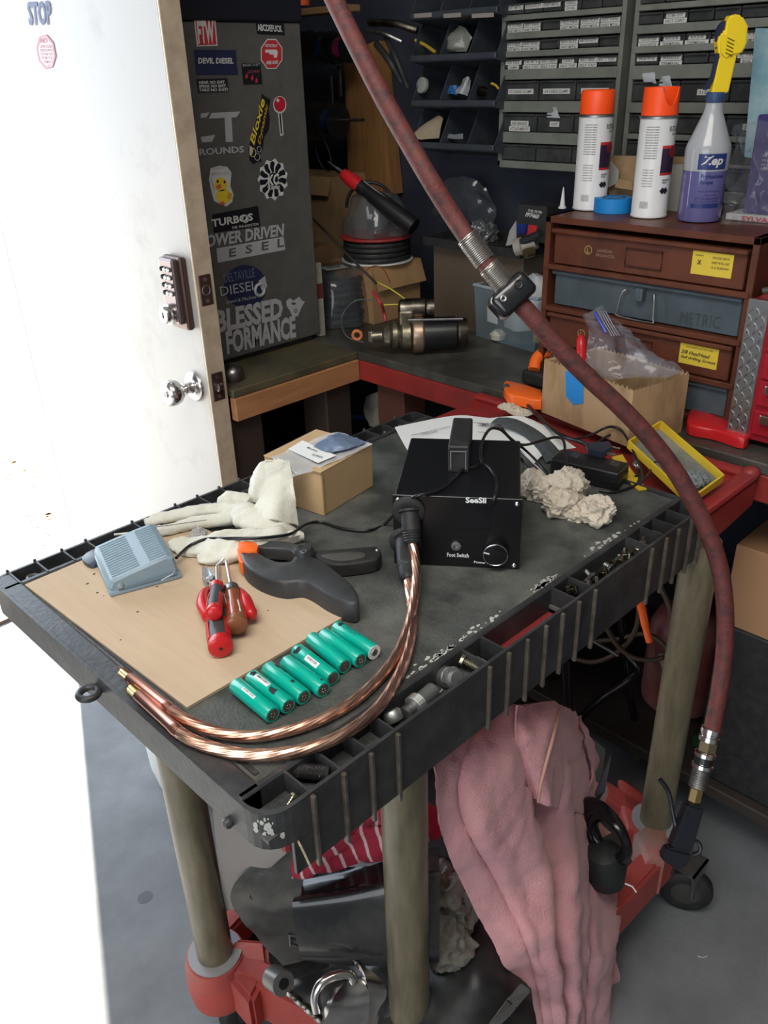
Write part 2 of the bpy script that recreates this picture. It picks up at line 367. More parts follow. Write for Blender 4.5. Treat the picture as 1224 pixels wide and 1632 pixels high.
# ---------------------------------------------------------------- black tray on the cart
U0, U1, V0, V1, ZR = .282, 1.100, .455, 1.048, .870
tray = thing('workbench_tray', 'scuffed black moulded tray with small compartments along its edges, lying on the red cart', 'tray', ((U0+U1)/2, (V0+V1)/2, .785))
DI0, DI1 = .500, 1.008                                # deck between inner walls
MB().rbox((U0+.012, DI0, .848), (U1-.006, DI1, .866), .002, 1).build('deck', deckmat, tray)
# narrow lips: two ledges and two end strips
MB().rbox((U0+.004, DI0-.006, .832), (U1-.004, DI0+.003, ZR), .002, 1).build('inner_wall', blackplastic, tray)
MB().rbox((U0+.004, DI1-.003, .832), (U1-.004, DI1+.006, ZR), .002, 1).build('inner_wall', blackplastic, tray)
MB().rbox((U0+.002, DI0-.006, .832), (U0+.028, V1-.004, ZR), .003, 2).build('end_lip', blackplastic, tray)
MB().rbox((U0+.032, DI0+.012, .8655), (U0+.038, DI1-.012, .8675), .0008, 1).build('deck_groove', blackplastic, tray)
# outer skirt with rounded near corner
def rc(cx, cy, r, a0, a1, n=6): return [Vector((cx+r*math.cos(a0+(a1-a0)*k/n), cy+r*math.sin(a0+(a1-a0)*k/n), 0)) for k in range(n+1)]
o = rc(U0+.03, V0+.03, .03, math.pi, 1.5*math.pi); o += rc(U1-.012, V0+.012, .012, 1.5*math.pi, 2*math.pi, 3)
o += rc(U1-.012, V1-.012, .012, 0, .5*math.pi, 3); o += rc(U0+.02, V1-.02, .02, .5*math.pi, math.pi, 4)
ctr = Vector(((U0+U1)/2, (V0+V1)/2, 0)); n = len(o)
def inset(p, t): return Vector((min(max(p.x, U0), U1)+(t if p.x < ctr.x else -t), p.y+(t if p.y < ctr.y else -t), 0))
ii = [inset(p, .0042) for p in o]
zb = [.783 if not (p.x < U0+.03 and p.y > V0+.03) else .818 for p in o]
zb = [.826 for p in o]
vs = [p+Vector((0, 0, ZR)) for p in o] + [p+Vector((0, 0, ZR)) for p in ii] + [p+Vector((0, 0, z)) for p, z in zip(o, zb)] + [p+Vector((0, 0, z)) for p, z in zip(ii, zb)]
fs = []
for k in range(n):
    j = (k+1) % n
    fs += [(k, j, j+n, k+n), (k, k+2*n, j+2*n, j), (k+n, j+n, j+3*n, k+3*n), (k+2*n, k+3*n, j+3*n, j+2*n)]
MB().add(vs, fs).build('skirt', blackplastic, tray)
MB().box((U0+.0285, V0-.0002, .783), (U1-.008, V0+.0040, .8275)).build('skirt', blackplastic, tray); MB().box((U0+.03, V1-.004, .783), (U1-.008, V1, .8275)).build('skirt', blackplastic, tray); MB().box((U1-.0042, V0+.01, .783), (U1, V1-.01, .8275)).build('skirt', blackplastic, tray)
# compartment floors, leaving the open slot where the red shelf shows
for a, b, v0, v1 in ((U0+.004, .620, V0+.003, DI0), (.762, U1-.004, V0+.003, DI0), (U0+.004, U1-.004, DI1, V1-.003)):
    MB().box((a, v0, .840 if v0 < .6 else .835), (b, v1, .845)).build('compartment_floor', deckmat, tray)
MB().box((.66, .458, .826), (.762, .500, .8348)).build('slot_liner', redcart, tray, label='strip of red seen in the open slot')
nd = [.336, .374, .41, .447, .592, .626, .766, .802, .941, .98, 1.014, 1.052]
ribs = [.336, .374, .41, .447, .592, .626, .661, .697, .731, .766, .802, .941, .98, 1.014, 1.052, 1.085]
for x in nd: MB().box((x-.0012, V0+.002, .842), (x+.0012, DI0, ZR-.001)).build('divider', blackplastic, tray)
ribm = mat('worn_brown_rib_edge', (.065, .055, .045), .45, 0, (.12, .10, .08), 60)
for x in ribs: MB().rbox((x-.0022, V0-.0045, .776), (x+.0022, V0+.001, ZR-.003), .0008, 1).build('rib', ribm, tray)
for x in [.308, .346, .385, .421, .495, .569, .609, .65, .69, .73, .77, .81, .85, .89, .93, .97, 1.01, 1.05]:
    MB().box((x-.0012, DI1, .842), (x+.0012, V1-.002, ZR+.001)).build('divider', blackplastic, tray)
    MB().rbox((x-.002, V1-.001, .79), (x+.002, V1+.003, ZR+.003), .0008, 1).build('rib', blackplastic, tray)
tr = on(146, 1105, .850); MB().torus((U0-.012, tr.y, .852), (0, 0, 1), .0105, .0042, 24, 10).build('tie_ring', blackplastic, tray, smooth=True)
pk = on(379, 1283, .835); MB().lathe([(0, 0), (.005, .001), (.006, .004), (.004, .008), (0, .009)], (U0+.001, V0+.058, .832), (-1, 0, 0), 14).build('peg', blackplastic, tray, smooth=True)
# chipped pale paint flecks along the near ledge
fl = mat('pale_dried_paint', (.50, .50, .46), .7); mb = MB(); random.seed(3)
for cx_, cy_, w_, n_ in ((790, 890, .012, 12), (700, 1000, .02, 16), (735, 960, .01, 6), (830, 912, .02, 14), (925, 850, .02, 14), (850, 930, .012, 9), (980, 835, .02, 8), (690, 1030, .03, 14), (660, 1055, .03, 10)):
    p = on(cx_, cy_, .8665)
    for _ in range(n_):
        q = Vector((p.x+random.gauss(0, w_), DI0+.006+abs(random.gauss(0, .004)), .8662)); r = random.uniform(.0010, .0045)
        mb.poly([q+Vector((r*random.uniform(.6, 1.6)*math.cos(a), r*random.uniform(.4, 1)*math.sin(a), 0)) for a in (0, 1.1, 2, 3.2, 4.1, 5.3)], (0, 0, .0004))
mb.build('paint_fleck', fl, tray, kind='stuff')
mb = MB(); random.seed(9)
for k in range(26):
    a = math.pi*1.25+random.gauss(0, .16); z = .862+random.uniform(-.022, .006); c = Vector((U0+.03+.0302*math.cos(a), V0+.03+.0302*math.sin(a), z)); tg = Vector((-math.sin(a), math.cos(a), 0)); r = random.uniform(.0008, .003)
    mb.poly([c+tg*r*math.cos(q)*random.uniform(.5, 1.2)+Vector((0, 0, r*math.sin(q)*1.4)) for q in (0, 1.1, 2.1, 3.2, 4.2, 5.3)], Vector((math.cos(a), math.sin(a), 0))*.0004)
mb.build('paint_fleck', fl, tray, kind='stuff')
# ================================================================ things on the tray
ZT = .866
def frame(o, rz): return Matrix.Translation(Vector(o)) @ Matrix.Rotation(rz, 4, 'Z')
# cardboard sheet
sm = MB(); A = [Vector((.310, 1.000, ZT+.0006)), Vector((.322, .638, ZT+.0006)), Vector((.566, .639, ZT+.0006)), Vector((.556, 1.004, ZT+.0006))]
sm.poly(A, (0, 0, .0036))
sheetm = mat('corrugated_sheet', (.60, .46, .32), .85, 0, (.54, .41, .28), 8, .35, .75, .25, 60, wave=(12, 1, 1))
single(sm, 'cardboard_sheet', sheetm, 'flat sheet of light corrugated cardboard lying under the tools', 'cardboard')
ZC = ZT+.0044
mb = MB(); random.seed(5)
for x, y in ((150, 915), (180, 940), (165, 950), (190, 930), (155, 945), (220, 975), (192, 1020), (427, 973), (250, 935), (140, 930)):
    p = on(x, y, ZC-.0002); r = random.uniform(.001, .0026)
    mb.poly([p+Vector((r*random.uniform(.5, 1.5)*math.cos(a), r*random.uniform(.4, 1)*math.sin(a), 0)) for a in (0, 1, 2.1, 3.1, 4.2, 5.2)], (0, 0, .0003))
single(mb, 'debris_crumbs', mat('rust_crumb', (.10, .05, .03), .8), 'small rusty crumbs scattered on the cardboard sheet', 'debris', kind='stuff')

# ---- batteries
bt = thing('battery', 'leftmost green cylindrical battery, small white sticker strip along its side', 'battery', (0, 0, 0), 0, 'green battery cells in a slanting row')
R_, L_ = .0091, .066
MB().lathe([(.0062, 0), (R_-.0006, .0), (R_, .0008), (R_, L_-.0008), (R_-.0006, L_), (.0062, L_)], (0, 0, R_), (1, 0, 0), 32).build('sleeve', teal, bt, smooth=True)
MB().lathe([(0, 0), (.0066, -.0002)], (L_+.0003, 0, R_), (1, 0, 0), 24).build('terminal', mat('discharged_terminal', (.13, .10, .085), .45, .6, (.20, .16, .13), 300), bt)
MB().lathe([(0, 0), (.0066, -.0002)], (-.0003, 0, R_), (-1, 0, 0), 24).build('terminal', dsteel, bt)
mb = MB()
for a, b in ((.0018, .001), (-.0012, .0022), (.0022, -.0018), (-.002, -.001), (0, -.0028)): mb.lathe([(0, 0), (.00045, 0), (.0003, .0003)], (L_+.0002, a, R_+b), (1, 0, 0), 6)
mb.build('weld_spots', steel, bt)
caps = [(435, 1140), (460, 1126), (484.6, 1111.7), (515.7, 1100), (531, 1081.5), (550, 1062.6), (574.8, 1053), (596.6, 1040)]
backs = [(367, 1085), (392.7, 1073), (417, 1058), (448, 1049.6), (465, 1031), (483, 1007), (510, 1008), (529, 996)]
blab = ['leftmost green cylindrical battery, narrow white barcode strip on its side', 'second green battery from the left, white barcode sticker and dark torn patches', 'third green battery from the left, dark scuffs beside the torn one', 'fourth green battery from the left, plain wrap with a pip at its near end', 'fifth green battery from the left, white barcode label near its middle', 'sixth green battery from the left, set back and plain green', 'seventh green battery from the left, plain, beside the white-ended one', 'rightmost green battery with a white ring round its end and faint print']
bats = [bt]+[dup(bt, Matrix.Identity(4)) for _ in range(7)]
for o, c_, b_, lb in zip(bats, caps, backs, blab):
    a = on(*b_, ZT+R_); b = on(*c_, ZT+R_); d = (b-a).normalized(); p = b-d*L_
    # axis along d, roll kept upright
    M = Matrix.Translation(Vector((p.x, p.y, ZT+.0004 if p.y < .628 or True else ZC))) @ Matrix.Rotation(math.atan2(d.y, d.x), 4, 'Z')
    o.matrix_world = M; MW[o] = M; o['label'] = lb
    for ch in KIDS(o): MW[ch] = M
def wrapstrip(M, x0, x1, a0, a1, m, name, par, r=R_+.00025, txt=None):
    mb = MB(); g = []
    for i in range(9):
        x = x0+(x1-x0)*i/8; g.append([M @ Vector((x, -r*math.sin(a0+(a1-a0)*k/6), R_+r*math.cos(a0+(a1-a0)*k/6))) for k in range(7)])
    o = mb.grid(g).build(name, m, par)
    if txt:
        t = MB(); random.seed(len(name)+int(x0*1e4))
        x = x0+.002
        while x < x1-.002:
            w_ = random.choice((.0002, .0004, .0006)); am = a0+(a1-a0)*.15; an = a0+(a1-a0)*.6
            t.add([M @ Vector((xx, -(r+.0002)*math.sin(aa), R_+(r+.0002)*math.cos(aa))) for xx, aa in ((x, am), (x+w_, am), (x+w_, an), (x, an))], [(0, 1, 2, 3)]); x += w_+random.choice((.0003, .0005, .0008))
        t.build('barcode', ink, par, fix=False)
    return o
wrapstrip(MW[bats[0]], .018, .040, .15, .55, white, 'label_strip', bats[0], txt=1)
wrapstrip(MW[bats[1]], .010, .034, -.25, .4, white, 'label_strip', bats[1], txt=1)
wrapstrip(MW[bats[4]], .024, .046, .2, .95, white, 'label_strip', bats[4], txt=1)
def scuff(bi, x, a, w_, h_, seed, m=ink):
    random.seed(seed); M = MW[bats[bi]]; r = R_+.0003; mb = MB(); pts = []
    for k in range(12):
        t = 2*math.pi*k/12; q = random.uniform(.6, 1.25); xx = x+w_*q*math.cos(t); aa = a+h_*q*math.sin(t)
        pts.append(M @ Vector((xx, -r*math.sin(aa), R_+r*math.cos(aa))))
    c = M @ Vector((x, -(r+.0002)*math.sin(a), R_+(r+.0002)*math.cos(a)))
    mb.add([c]+pts, [(0, k+1, (k+1) % 12+1) for k in range(12)]).build('scuff', m, bats[bi], fix=False)
scuff(1, .043, .25, .006, .45, 1); scuff(1, .006, .1, .003, .4, 2); scuff(2, .012, -.6, .006, .2, 3); scuff(2, .024, -.75, .005, .2, 4); scuff(2, .046, -.1, .003, .2, 5)
scuff(4, .008, .5, .003, .6, 6); scuff(4, .006, .9, .002, .3, 16); scuff(3, .060, -.3, .002, .2, 7); scuff(7, .008, .0, .003, .45, 8); scuff(7, .05, -.8, .002, .2, 9)
M = MW[bats[7]]; MB().lathe([(.0060, 0), (.0088, 0), (.0088, .0006), (.0060, .0006)], M @ Vector((L_-.0001, 0, R_)), M.to_3x3() @ Vector((1, 0, 0)), 28).build('insulator_ring', offwhite, bats[7])
MB().lathe([(0, 0), (.0045, 0), (.004, .0008)], M @ Vector((L_+.0002, 0, R_)), M.to_3x3() @ Vector((1, 0, 0)), 20).build('terminal_button', dsteel, bats[7])
t = MB()
for k, s in enumerate(('LI-ION', 'MH12210')):
    r = R_+.0006; a = .15-k*.35
    P = lambda x, aa: M @ Vector((x, -r*math.sin(aa), R_+r*math.cos(aa)))
    text(t, s, P(.014+k*.004, a+.14), P(.036+k*.004, a+.14), P(.014+k*.004, a-.14), .01, lift=.0001)
t.build('print', mat('grey_green_print', (.02, .20, .16), .6), bats[7], fix=False)

# ---- copper cables and pens
def rope(mb, pts, r, n=44, k=11, tw=260):
    return mb.tube(cr(pts, 12), r, n, rf=lambda a, s: 1-.11*abs(math.sin(k*(a+s*tw/k)*.5)))
z1 = ZT+.0075
def cable(label, base, cab, plug, pen, lb2):
    t = thing('welding_lead', label, 'cable', base)
    rope(MB(), cab, .0063).build('cable', copper, t, smooth=60)
    a, b = plug; d = (b-a)
    pl = MB().lathe([(.016, 0), (.016, .003), (.0125, .004), (.0125, d.length*.62)] + [(q, d.length*(.62+.38*i/10)) for i, q in enumerate((.0125, .0115, .0125, .0112, .012, .0108, .0115, .0102, .0108, .0095, .0085))], a, d, 28).build('plug', blkrub, t, smooth=True)
    tip, kn, e = pen; dd = (e-kn).normalized()
    MB().lathe([(.0, 0), (.0009, .001), (.0014, (kn-tip).length)], tip, kn-tip, 12).build('electrode_tip', copper, t)
    mb = MB(); mb.tube([kn+dd*(.0009*i) for i in range(16)], [.0045 if i % 2 else .0052 for i in range(16)], 18).build('knurled_collet', brass, t)
    L = (e-kn).length
    MB().lathe([(.0035, .012), (.0060, .014), (.0060, L-.012), (.0064, L-.011), (.0064, L-.004), (.0058, L)], kn, dd, 24).build('pen_body', cupen, t, smooth=True)
    return t
wp, wn = Vector((.679, .685, ZT)), Vector((-.797, -.603, 0)).normalized()
pA = [on(188, 1062, .884), on(195, 1071, .882), on(272, 1132, .880)]
pB = [on(202, 1086, .884), on(209, 1097, .882), on(285, 1167, .880)]
g1 = onp(653, 812, wp, wn); g1b = on(657, 866, .912)
c1 = [g1b*.85+g1*.15, g1b, on(661, 888, .900), on(663, 925, .886), on(659, 962, .878), on(649, 1005, z1), on(630, 1047, z1), on(603, 1082, z1), on(560, 1120, z1), on(510, 1147, z1), on(460, 1164, z1), on(410, 1173, z1), on(365, 1171, z1), on(325, 1161, .876), on(293, 1146, .879), pA[2]]
g2 = onp(645, 858, wp, wn); g2b = on(650, 925, .882)
c2 = [g2b*.85+g2*.15, g2b, on(654, 955, z1), on(657, 990, z1), on(651, 1035, z1), on(632, 1083, z1), on(603, 1127, z1), on(562, 1161, z1+.002), on(510, 1187, z1+.003), on(450, 1201, z1+.003), on(390, 1203, z1+.002), on(338, 1192, .877), on(305, 1179, .879), pB[2]]
cable('upper bare copper rope lead with pen electrode, curving beside the batteries', c1[8], c1, (g1, g1b), pA, '')
cable('outer bare copper rope lead with pen electrode, nearest the tray edge', c2[8], c2, (g2, g2b), pB, '')

# ---- spot welder box
WD = thing('spot_welder', 'black metal spot welder box with top handle and dial, copper leads plugged in', 'welder', (.679, .685, ZT), math.radians(-52.9))
MW_ = MW[WD]; W_, D_, H_ = .163, .190, .103
bx = lambda a, b, r=.001: MB().rbox(a, b, r, 1, M=MW_)
bx((.0015, .002, .0015), (W_-.0015, D_, H_-.001), .0015).build('housing', mat('powder_black', (.006, .0065, .008), .38, bump=.1, bs=500), WD)
bx((-.001, -.0015, .0), (W_+.001, .002, H_), .0006).build('front_panel', mat('panel_black', (.006, .006, .007), .3), WD)
for x, z in ((.006, .006), (W_-.006, .006), (.006, H_-.007), (W_-.006, H_-.007)):
    MB().lathe([(.0032, 0), (.0034, .0008), (.0024, .002), (.0008, .0024), (0, .0016)], MW_ @ Vector((x, -.0015, z)), MW_.to_3x3() @ Vector((0, -1, 0)), 14).build('screw', steel, WD, smooth=True)
FP = lambda x, y: onp(x, y, MW_ @ Vector((0, -.0016, 0)), wn)
wprint = mat('white_panel_print', (.78, .80, .82), .5)
t = MB(); text(t, 'SeeSii', FP(742, 801), FP(775, 801.5), FP(742, 791.5), .035); text(t, 'Foot Switch', FP(712.5, 886.5), FP(747, 888), FP(712.5, 880), .02)
text(t, 'Power Regu', FP(755.5, 897.5), FP(790, 900.5), FP(755.5, 893), .025)
t.build('lettering', wprint, WD, fix=False)
dp = FP(790, 877); M3 = MW_.to_3x3()
dk = MB().lathe([(.0165, 0), (.0165, .008), (.0155, .0125), (.0125, .0135), (0, .0135)], dp, M3 @ Vector((0, -1, 0)), 36).build('dial', blkgl, WD, smooth=30)
MB().torus(dp+M3 @ Vector((0, -.0128, 0)), M3 @ Vector((0, -1, 0)), .0155, .0007, 40, 6).build('dial_rim', steel, dk)
q = dp+M3 @ Vector((0, -.0137, 0)); ex, ez = M3 @ Vector((-1, 0, .25)).normalized(), M3 @ Vector((.25, 0, 1)).normalized()
MB().poly([q+ex*.008+ez*.0008, q+ex*.0155+ez*.0008, q+ex*.0155-ez*.0008, q+ex*.008-ez*.0008], M3 @ Vector((0, -.0005, 0))).build('pointer', wprint, dk)
a, b, c_, d_ = FP(730, 841), FP(781, 843), FP(782, 806), FP(731, 805)
MB().poly([a, b, c_, d_], wn*.001).build('display_window', blkgl, WD, label='unlit glossy display window')
MB().lathe([(.0065, 0), (.0065, .003), (.003, .0032), (.003, .001)], FP(727, 869), M3 @ Vector((0, -1, 0)), 18).build('foot_switch_jack', dsteel, WD)
for p in (FP(651, 813), FP(646, 862)): MB().lathe([(.021, 0), (.021, .003), (.018, .005), (.012, .005)], p, wn, 28).build('socket', blkrub, WD, smooth=True)
# handle
hx = .0785
hb = MW_.inverted() @ on(735, 752, ZT+H_)
hm = MB(); y0 = max(hb.y, .02)
hm.rbox((hx-.014, y0, H_-.001), (hx+.014, y0+.006, H_+.034), .001, 1, M=MW_).rbox((hx-.014, y0, H_+.030), (hx+.014, y0+.105, H_+.037), .002, 1, M=MW_).rbox((hx-.014, y0+.099, H_-.001), (hx+.014, y0+.105, H_+.034), .001, 1, M=MW_)
hm.build('handle', blkrub, WD)
MB().tube([MW_ @ Vector(p) for p in ((hx-.010, y0-.001, H_+.004), (hx-.010, y0-.001, H_+.030), (hx+.010, y0-.001, H_+.030), (hx+.010, y0-.001, H_+.004))], .0012, 6).build('handle_trim', mat('grey_trim', (.16, .16, .17), .4), WD)

# ---- cardboard box with a document bag on top
BX = thing('cardboard_box', 'small plain brown cardboard box on the tray with a plastic bag on its lid', 'box', (.703, .857, ZT), math.radians(8.9))
M = MW[BX]
MB().rbox((0, 0, 0), (.123, .113, .071), .0012, 1, M=M).build('carton', mat('box_card', (.52, .35, .185), .8, 0, (.47, .31, .155), 6), BX)
MB().rbox((-.0005, -.0005, .0705), (.1235, .1135, .0725), .0008, 1, M=M).build('lid', mat('box_lid', (.56, .39, .215), .8, 0, (.52, .355, .19), 6), BX)
MB().box((-.0012, -.0012, .068), (.0, .05, .0718), M=M).box((.002, -.0015, .0), (.0032, -.0004, .068), M=M).build('flap_seam', mat('card_seam', (.30, .19, .09), .9), BX)
zt = ZT+.0735
bag = thing('document_bag', 'flat clear zip bag holding a white label, draped over the brown box', 'bag', on(520, 715, zt))
rows = [[on(432, 731, zt+.002), on(470, 710, zt+.001), on(535, 686, zt+.002)], [on(448, 742, zt+.002), on(490, 722, zt+.001), on(565, 696, zt+.001)], [on(470, 757, zt+.001), on(508, 737, zt+.002), on(594, 707, zt+.001)], [on(489, 768, zt-.012), on(512, 752, zt-.002), on(560, 728, zt+.001)]]
rows = [[on(433, 730, zt+.001), on(480, 708, zt+.003), on(536, 688, zt+.002)], [on(447, 745, zt+.0), on(500, 722, zt+.002), on(566, 698, zt+.003)], [on(466, 762, zt-.004), on(517, 742, zt+.001), on(594, 709, zt+.0015)]]
cb = mat('clear_bag_light', (.80, .85, .9), .15, trans=.0, alpha=.38, coat=.5)
MB().grid(rumple(smoothgrid(rows, 8), .003, 40, 2), .0004).build('film', cb, bag, smooth=True)
def strip(mb, a, b, w, up=.0006):
    d = (b-a).normalized(); n = Vector((-d.y, d.x, 0)).normalized()*w/2; return mb.poly([a+n, b+n, b-n, a-n], (0, 0, up))
mb = MB(); strip(mb, on(437, 732, zt+.003), on(468, 759, zt-.001), .0015); strip(mb, on(442, 730, zt+.003), on(474, 756, zt), .0015); mb.build('zip_seal', offwhite, bag)
lb = MB().poly([on(459, 716, zt+.004), on(482, 702, zt+.004), on(536, 726, zt+.004), on(507, 738, zt+.004)], (0, 0, .0004)).build('paper_slip', white, bag)
t = MB(); text(t, 'Mounting', on(488, 716, zt+.0047), on(504, 721.5, zt+.0047), on(492, 713, zt+.0047), .005); text(t, 'hardware', on(496, 726, zt+.0047), on(513, 731, zt+.0047), on(500, 723.5, zt+.0047), .005)
t.build('print', ink, bag, fix=False)
g = rumple(smoothgrid([[on(500, 712, zt+.005), on(520, 698, zt+.008), on(540, 690, zt+.004)], [on(515, 718, zt+.006), on(540, 708, zt+.012), on(565, 698, zt+.005)], [on(528, 722, zt+.004), on(560, 714, zt+.007), on(585, 706, zt+.003)]], 8), .003, 90, 5)
MB().grid(g, .001).build('folded_contents', mat('blue_grey_film', (.16, .22, .33), .3), bag, smooth=True)

# ---- foot pedal
FPd = thing('foot_pedal', 'grey blue plastic foot switch pedal with ribbed top, on the cardboard sheet', 'foot pedal', (.372, .887, ZC), math.radians(-17.5))
M = MW[FPd]; gp = mat('grey_blue_plastic', (.235, .325, .385), .38, 0, (.215, .30, .36), 30, bump=.08, bs=400)
gp2 = mat('grey_blue_dark', (.15, .215, .265), .45)
MB().rbox((-.001, -.001, 0), (.092, .108, .007), .0025, 2, M=M).build('base', gp, FPd, smooth=30)
mb = MB(); prof = [(.002, .006), (.000, .014), (.004, .022), (.030, .0275), (.056, .0325), (.078, .036), (.086, .033), (.088, .020), (.088, .006)]
n = len(prof); ys = (.001, .004, .102, .105)
for j, y in enumerate(ys):
    for x, z in prof:
        s = 0 if j in (1, 2) else .003
        mb.v.append(M @ Vector((x+(s if x < .02 else -s if x > .07 else 0), y, z-(s if z > .012 else 0))))
for j in range(3):
    for i in range(n-1): mb.f.append((j*n+i, j*n+i+1, (j+1)*n+i+1, (j+1)*n+i))
mb.f += [tuple(range(n)), tuple(3*n+i for i in range(n-1, -1, -1))]
mb.build('treadle', gp, FPd, smooth=25)
def topz(x):
    for (x0, z0), (x1, z1) in zip(prof[1:6], prof[2:7]):
        if x0 <= x <= x1: return z0+(z1-z0)*(x-x0)/(x1-x0)
    return .036
for xa, xb, k_ in ((.007, .043, 15), (.056, .078, 15)):
    for i in range(k_):
        y = .010+i*.0061; pts = [M @ Vector((xa+(xb-xa)*t/4, y, topz(xa+(xb-xa)*t/4)+.0003)) for t in range(5)]
        MB().tube(pts, .0011, 6).build('tread_rib', gp2 if i % 2 == 9 else gp, FPd, smooth=True)
for i in range(14):
    pass
mb = MB().poly([M @ Vector(p) for p in ((.010, -.0022, .0085), (.086, -.0022, .0085), (.086, -.0022, .012))], M.to_3x3() @ Vector((0, .002, 0))); mb.build('side_wedge', gp2, FPd)
MB().lathe([(.0042, 0), (.0042, .0015), (.0025, .003), (0, .003)], M @ Vector((.014, .0015, .012)), M.to_3x3() @ Vector((0, -1, 0)), 16).build('pivot_pin', gp, FPd, smooth=True)
MB().lathe([(.0022, 0), (.0022, .001), (0, .001)], M @ Vector((.014, -.0014, .012)), M.to_3x3() @ Vector((0, -1, 0)), 12).build('pivot_cap', steel, FPd)
MB().tube([on(x, y, z) for x, y, z in ((257, 925, .886), (266, 920, .892), (275, 915, .894), (278, 911, .894))], .0007, 6).build('scratch', mat('pale_scratch', (.5, .55, .58), .4), FPd)
# pedal cord over the gloves, up and over the welder, then down to the jack
cp = [on(281, 889, .884), on(290, 880, .882), on(305, 868, .882), on(330, 859, .888), on(365, 858, .898), on(405, 858, .900), on(440, 855, .896), on(465, 850, .890), on(487, 836, .876), on(510, 832, ZT+.003), on(545, 842, ZT+.003), on(585, 846, ZT+.003), on(612, 836, .868), on(632, 815, .905), on(648, 798, .955), on(668, 789, .973), on(700, 781, .9725), on(722, 764, .9725), on(737, 749, .973), on(757, 744, .973), on(768, 738, .975), on(782, 748, .974), on(791, 768, .972), on(789, 792, .972), on(780, 812, .950), on(768, 830, .93), on(750, 850, .905), on(733, 866, .895)]
cm = mat('cord_black', (.012, .012, .014), .3)
c_ = single(MB().tube(cr(cp, 8), .0022, 8), 'pedal_cord', cm, 'thin black cord running from the foot pedal over the welder', 'cord', smooth=True)

# ---- power cord loops behind, adapter, plug
AD = thing('power_adapter', 'black rectangular power adapter brick behind the crumpled paper', 'adapter', (1.037, .690, ZT), math.radians(-79)); M = MW[AD]
MB().rbox((0, 0, .001), (.112, .048, .031), .003, 3, M=M).build('case', blk, AD, smooth=30)
MB().rbox((-.0004, -.0004, .015), (.1124, .0484, .0158), .0003, 1, M=M).build('case_seam', blkgl, AD)
for k in range(4):
    for x in (.022, .088): MB().box((x+k*.0035, .026-k*.001, .0308), (x+k*.0035+.0012, .040-k*.001, .0315), M=M).build('vent', mat('mid_grey', (.12, .12, .12), .5), AD)
cords = [
 ('thick black mains cord ending in the two-prong plug on the adapter', 'power_cable', .0034, [on(838, 642, .872), on(850, 655, .875), on(866, 672, .880), on(885, 688, .890), on(905, 698, .897), on(925, 704, .900), on(938, 710, .902)]),
 ('thin black cord looping above the welder to the adapter', 'adapter_cord', .0023, [on(768, 738, .979), on(766, 720, .979), on(771, 698, .979), on(783, 683, .976), on(800, 686, .964), on(818, 703, .94), on(836, 709, .92), on(860, 703, .91), on(885, 697, .905), on(898, 702, .904), on(901, 725, .902), on(905, 745, .900), on(918, 755, .893)]),
 ('thin black cord hanging in a long loop right of the welder', 'adapter_cord', .0022, [on(800, 683, .95), on(812, 697, .93), on(838, 718, .90), on(860, 740, .885), on(874, 760, .88), on(875, 772, .878), on(866, 776, .878), on(852, 765, .88), on(838, 742, .885), on(828, 728, .90), on(815, 715, .93)]),
 ('black adapter output cord arching behind the adapter to the tray edge', 'output_cord', .0023, [on(912, 701, .872), on(940, 694, .876), on(960, 684, .885), on(975, 680, .890), on(990, 686, .890), on(1003, 705, .886), on(1013, 728, .880), on(1021, 745, .874), on(1022, 755, .870), on(1012, 760, .869)]),
 ('black cord lying along the tray in front of the adapter, curling up at right', 'output_cord', .0022, [on(955, 782, ZT+.003), on(978, 784, ZT+.003), on(1005, 777, ZT+.003), on(1025, 765, ZT+.003), on(1038, 748, .870), on(1042, 738, .872), on(1055, 738, .872)]),
 ('thin dark cord lying on the cart behind the adapter', 'output_cord', .0022, [on(952, 706, .868), on(970, 694, .870), on(985, 690, .872), on(1000, 692, .872), on(1025, 695, .872), on(1050, 702, .868)]),
]
for lb, nm, r, pts in cords: single(MB().tube(cr(pts, 8), r, 8), nm, cm, lb, 'cord', 'black cords around the adapter', smooth=True)
pg = thing('mains_plug', 'dark blue black two-prong mains plug resting on the adapter', 'plug', on(955, 715, .898)); dnv = mat('navy_black', (.018, .024, .045), .35)
a = on(936, 709, .904); b = on(972, 712, .904)
MB().poly([on(934, 705, .908), on(972, 702, .908), on(977, 712, .908), on(962, 722, .908), on(938, 716, .908)], (0, 0, -.011)).build('plug_body', dnv, pg, bev=.002)
for p0, p1 in (((974, 713), (987, 716)), ((963, 722), (981, 726))): strip(MB(), on(*p0, .903), on(*p1, .903), .006, .0016).build('prong', steel, pg)
# coiled connector bits at right of the cords
cn = thing('cord_connector', 'black inline connector with a metal ring at the tray corner', 'connector', on(1020, 755, ZT))
MB().tube(cr([on(1012, 735, .880), on(1018, 748, .872), on(1022, 762, ZT+.005), on(1018, 772, ZT+.004)], 4), .0045, 12).build('barrel', blkrub, cn, smooth=True)
MB().torus(on(1014, 742, .885), (.3, -.4, .6), .006, .0018).build('ring', dsteel, cn, smooth=True)

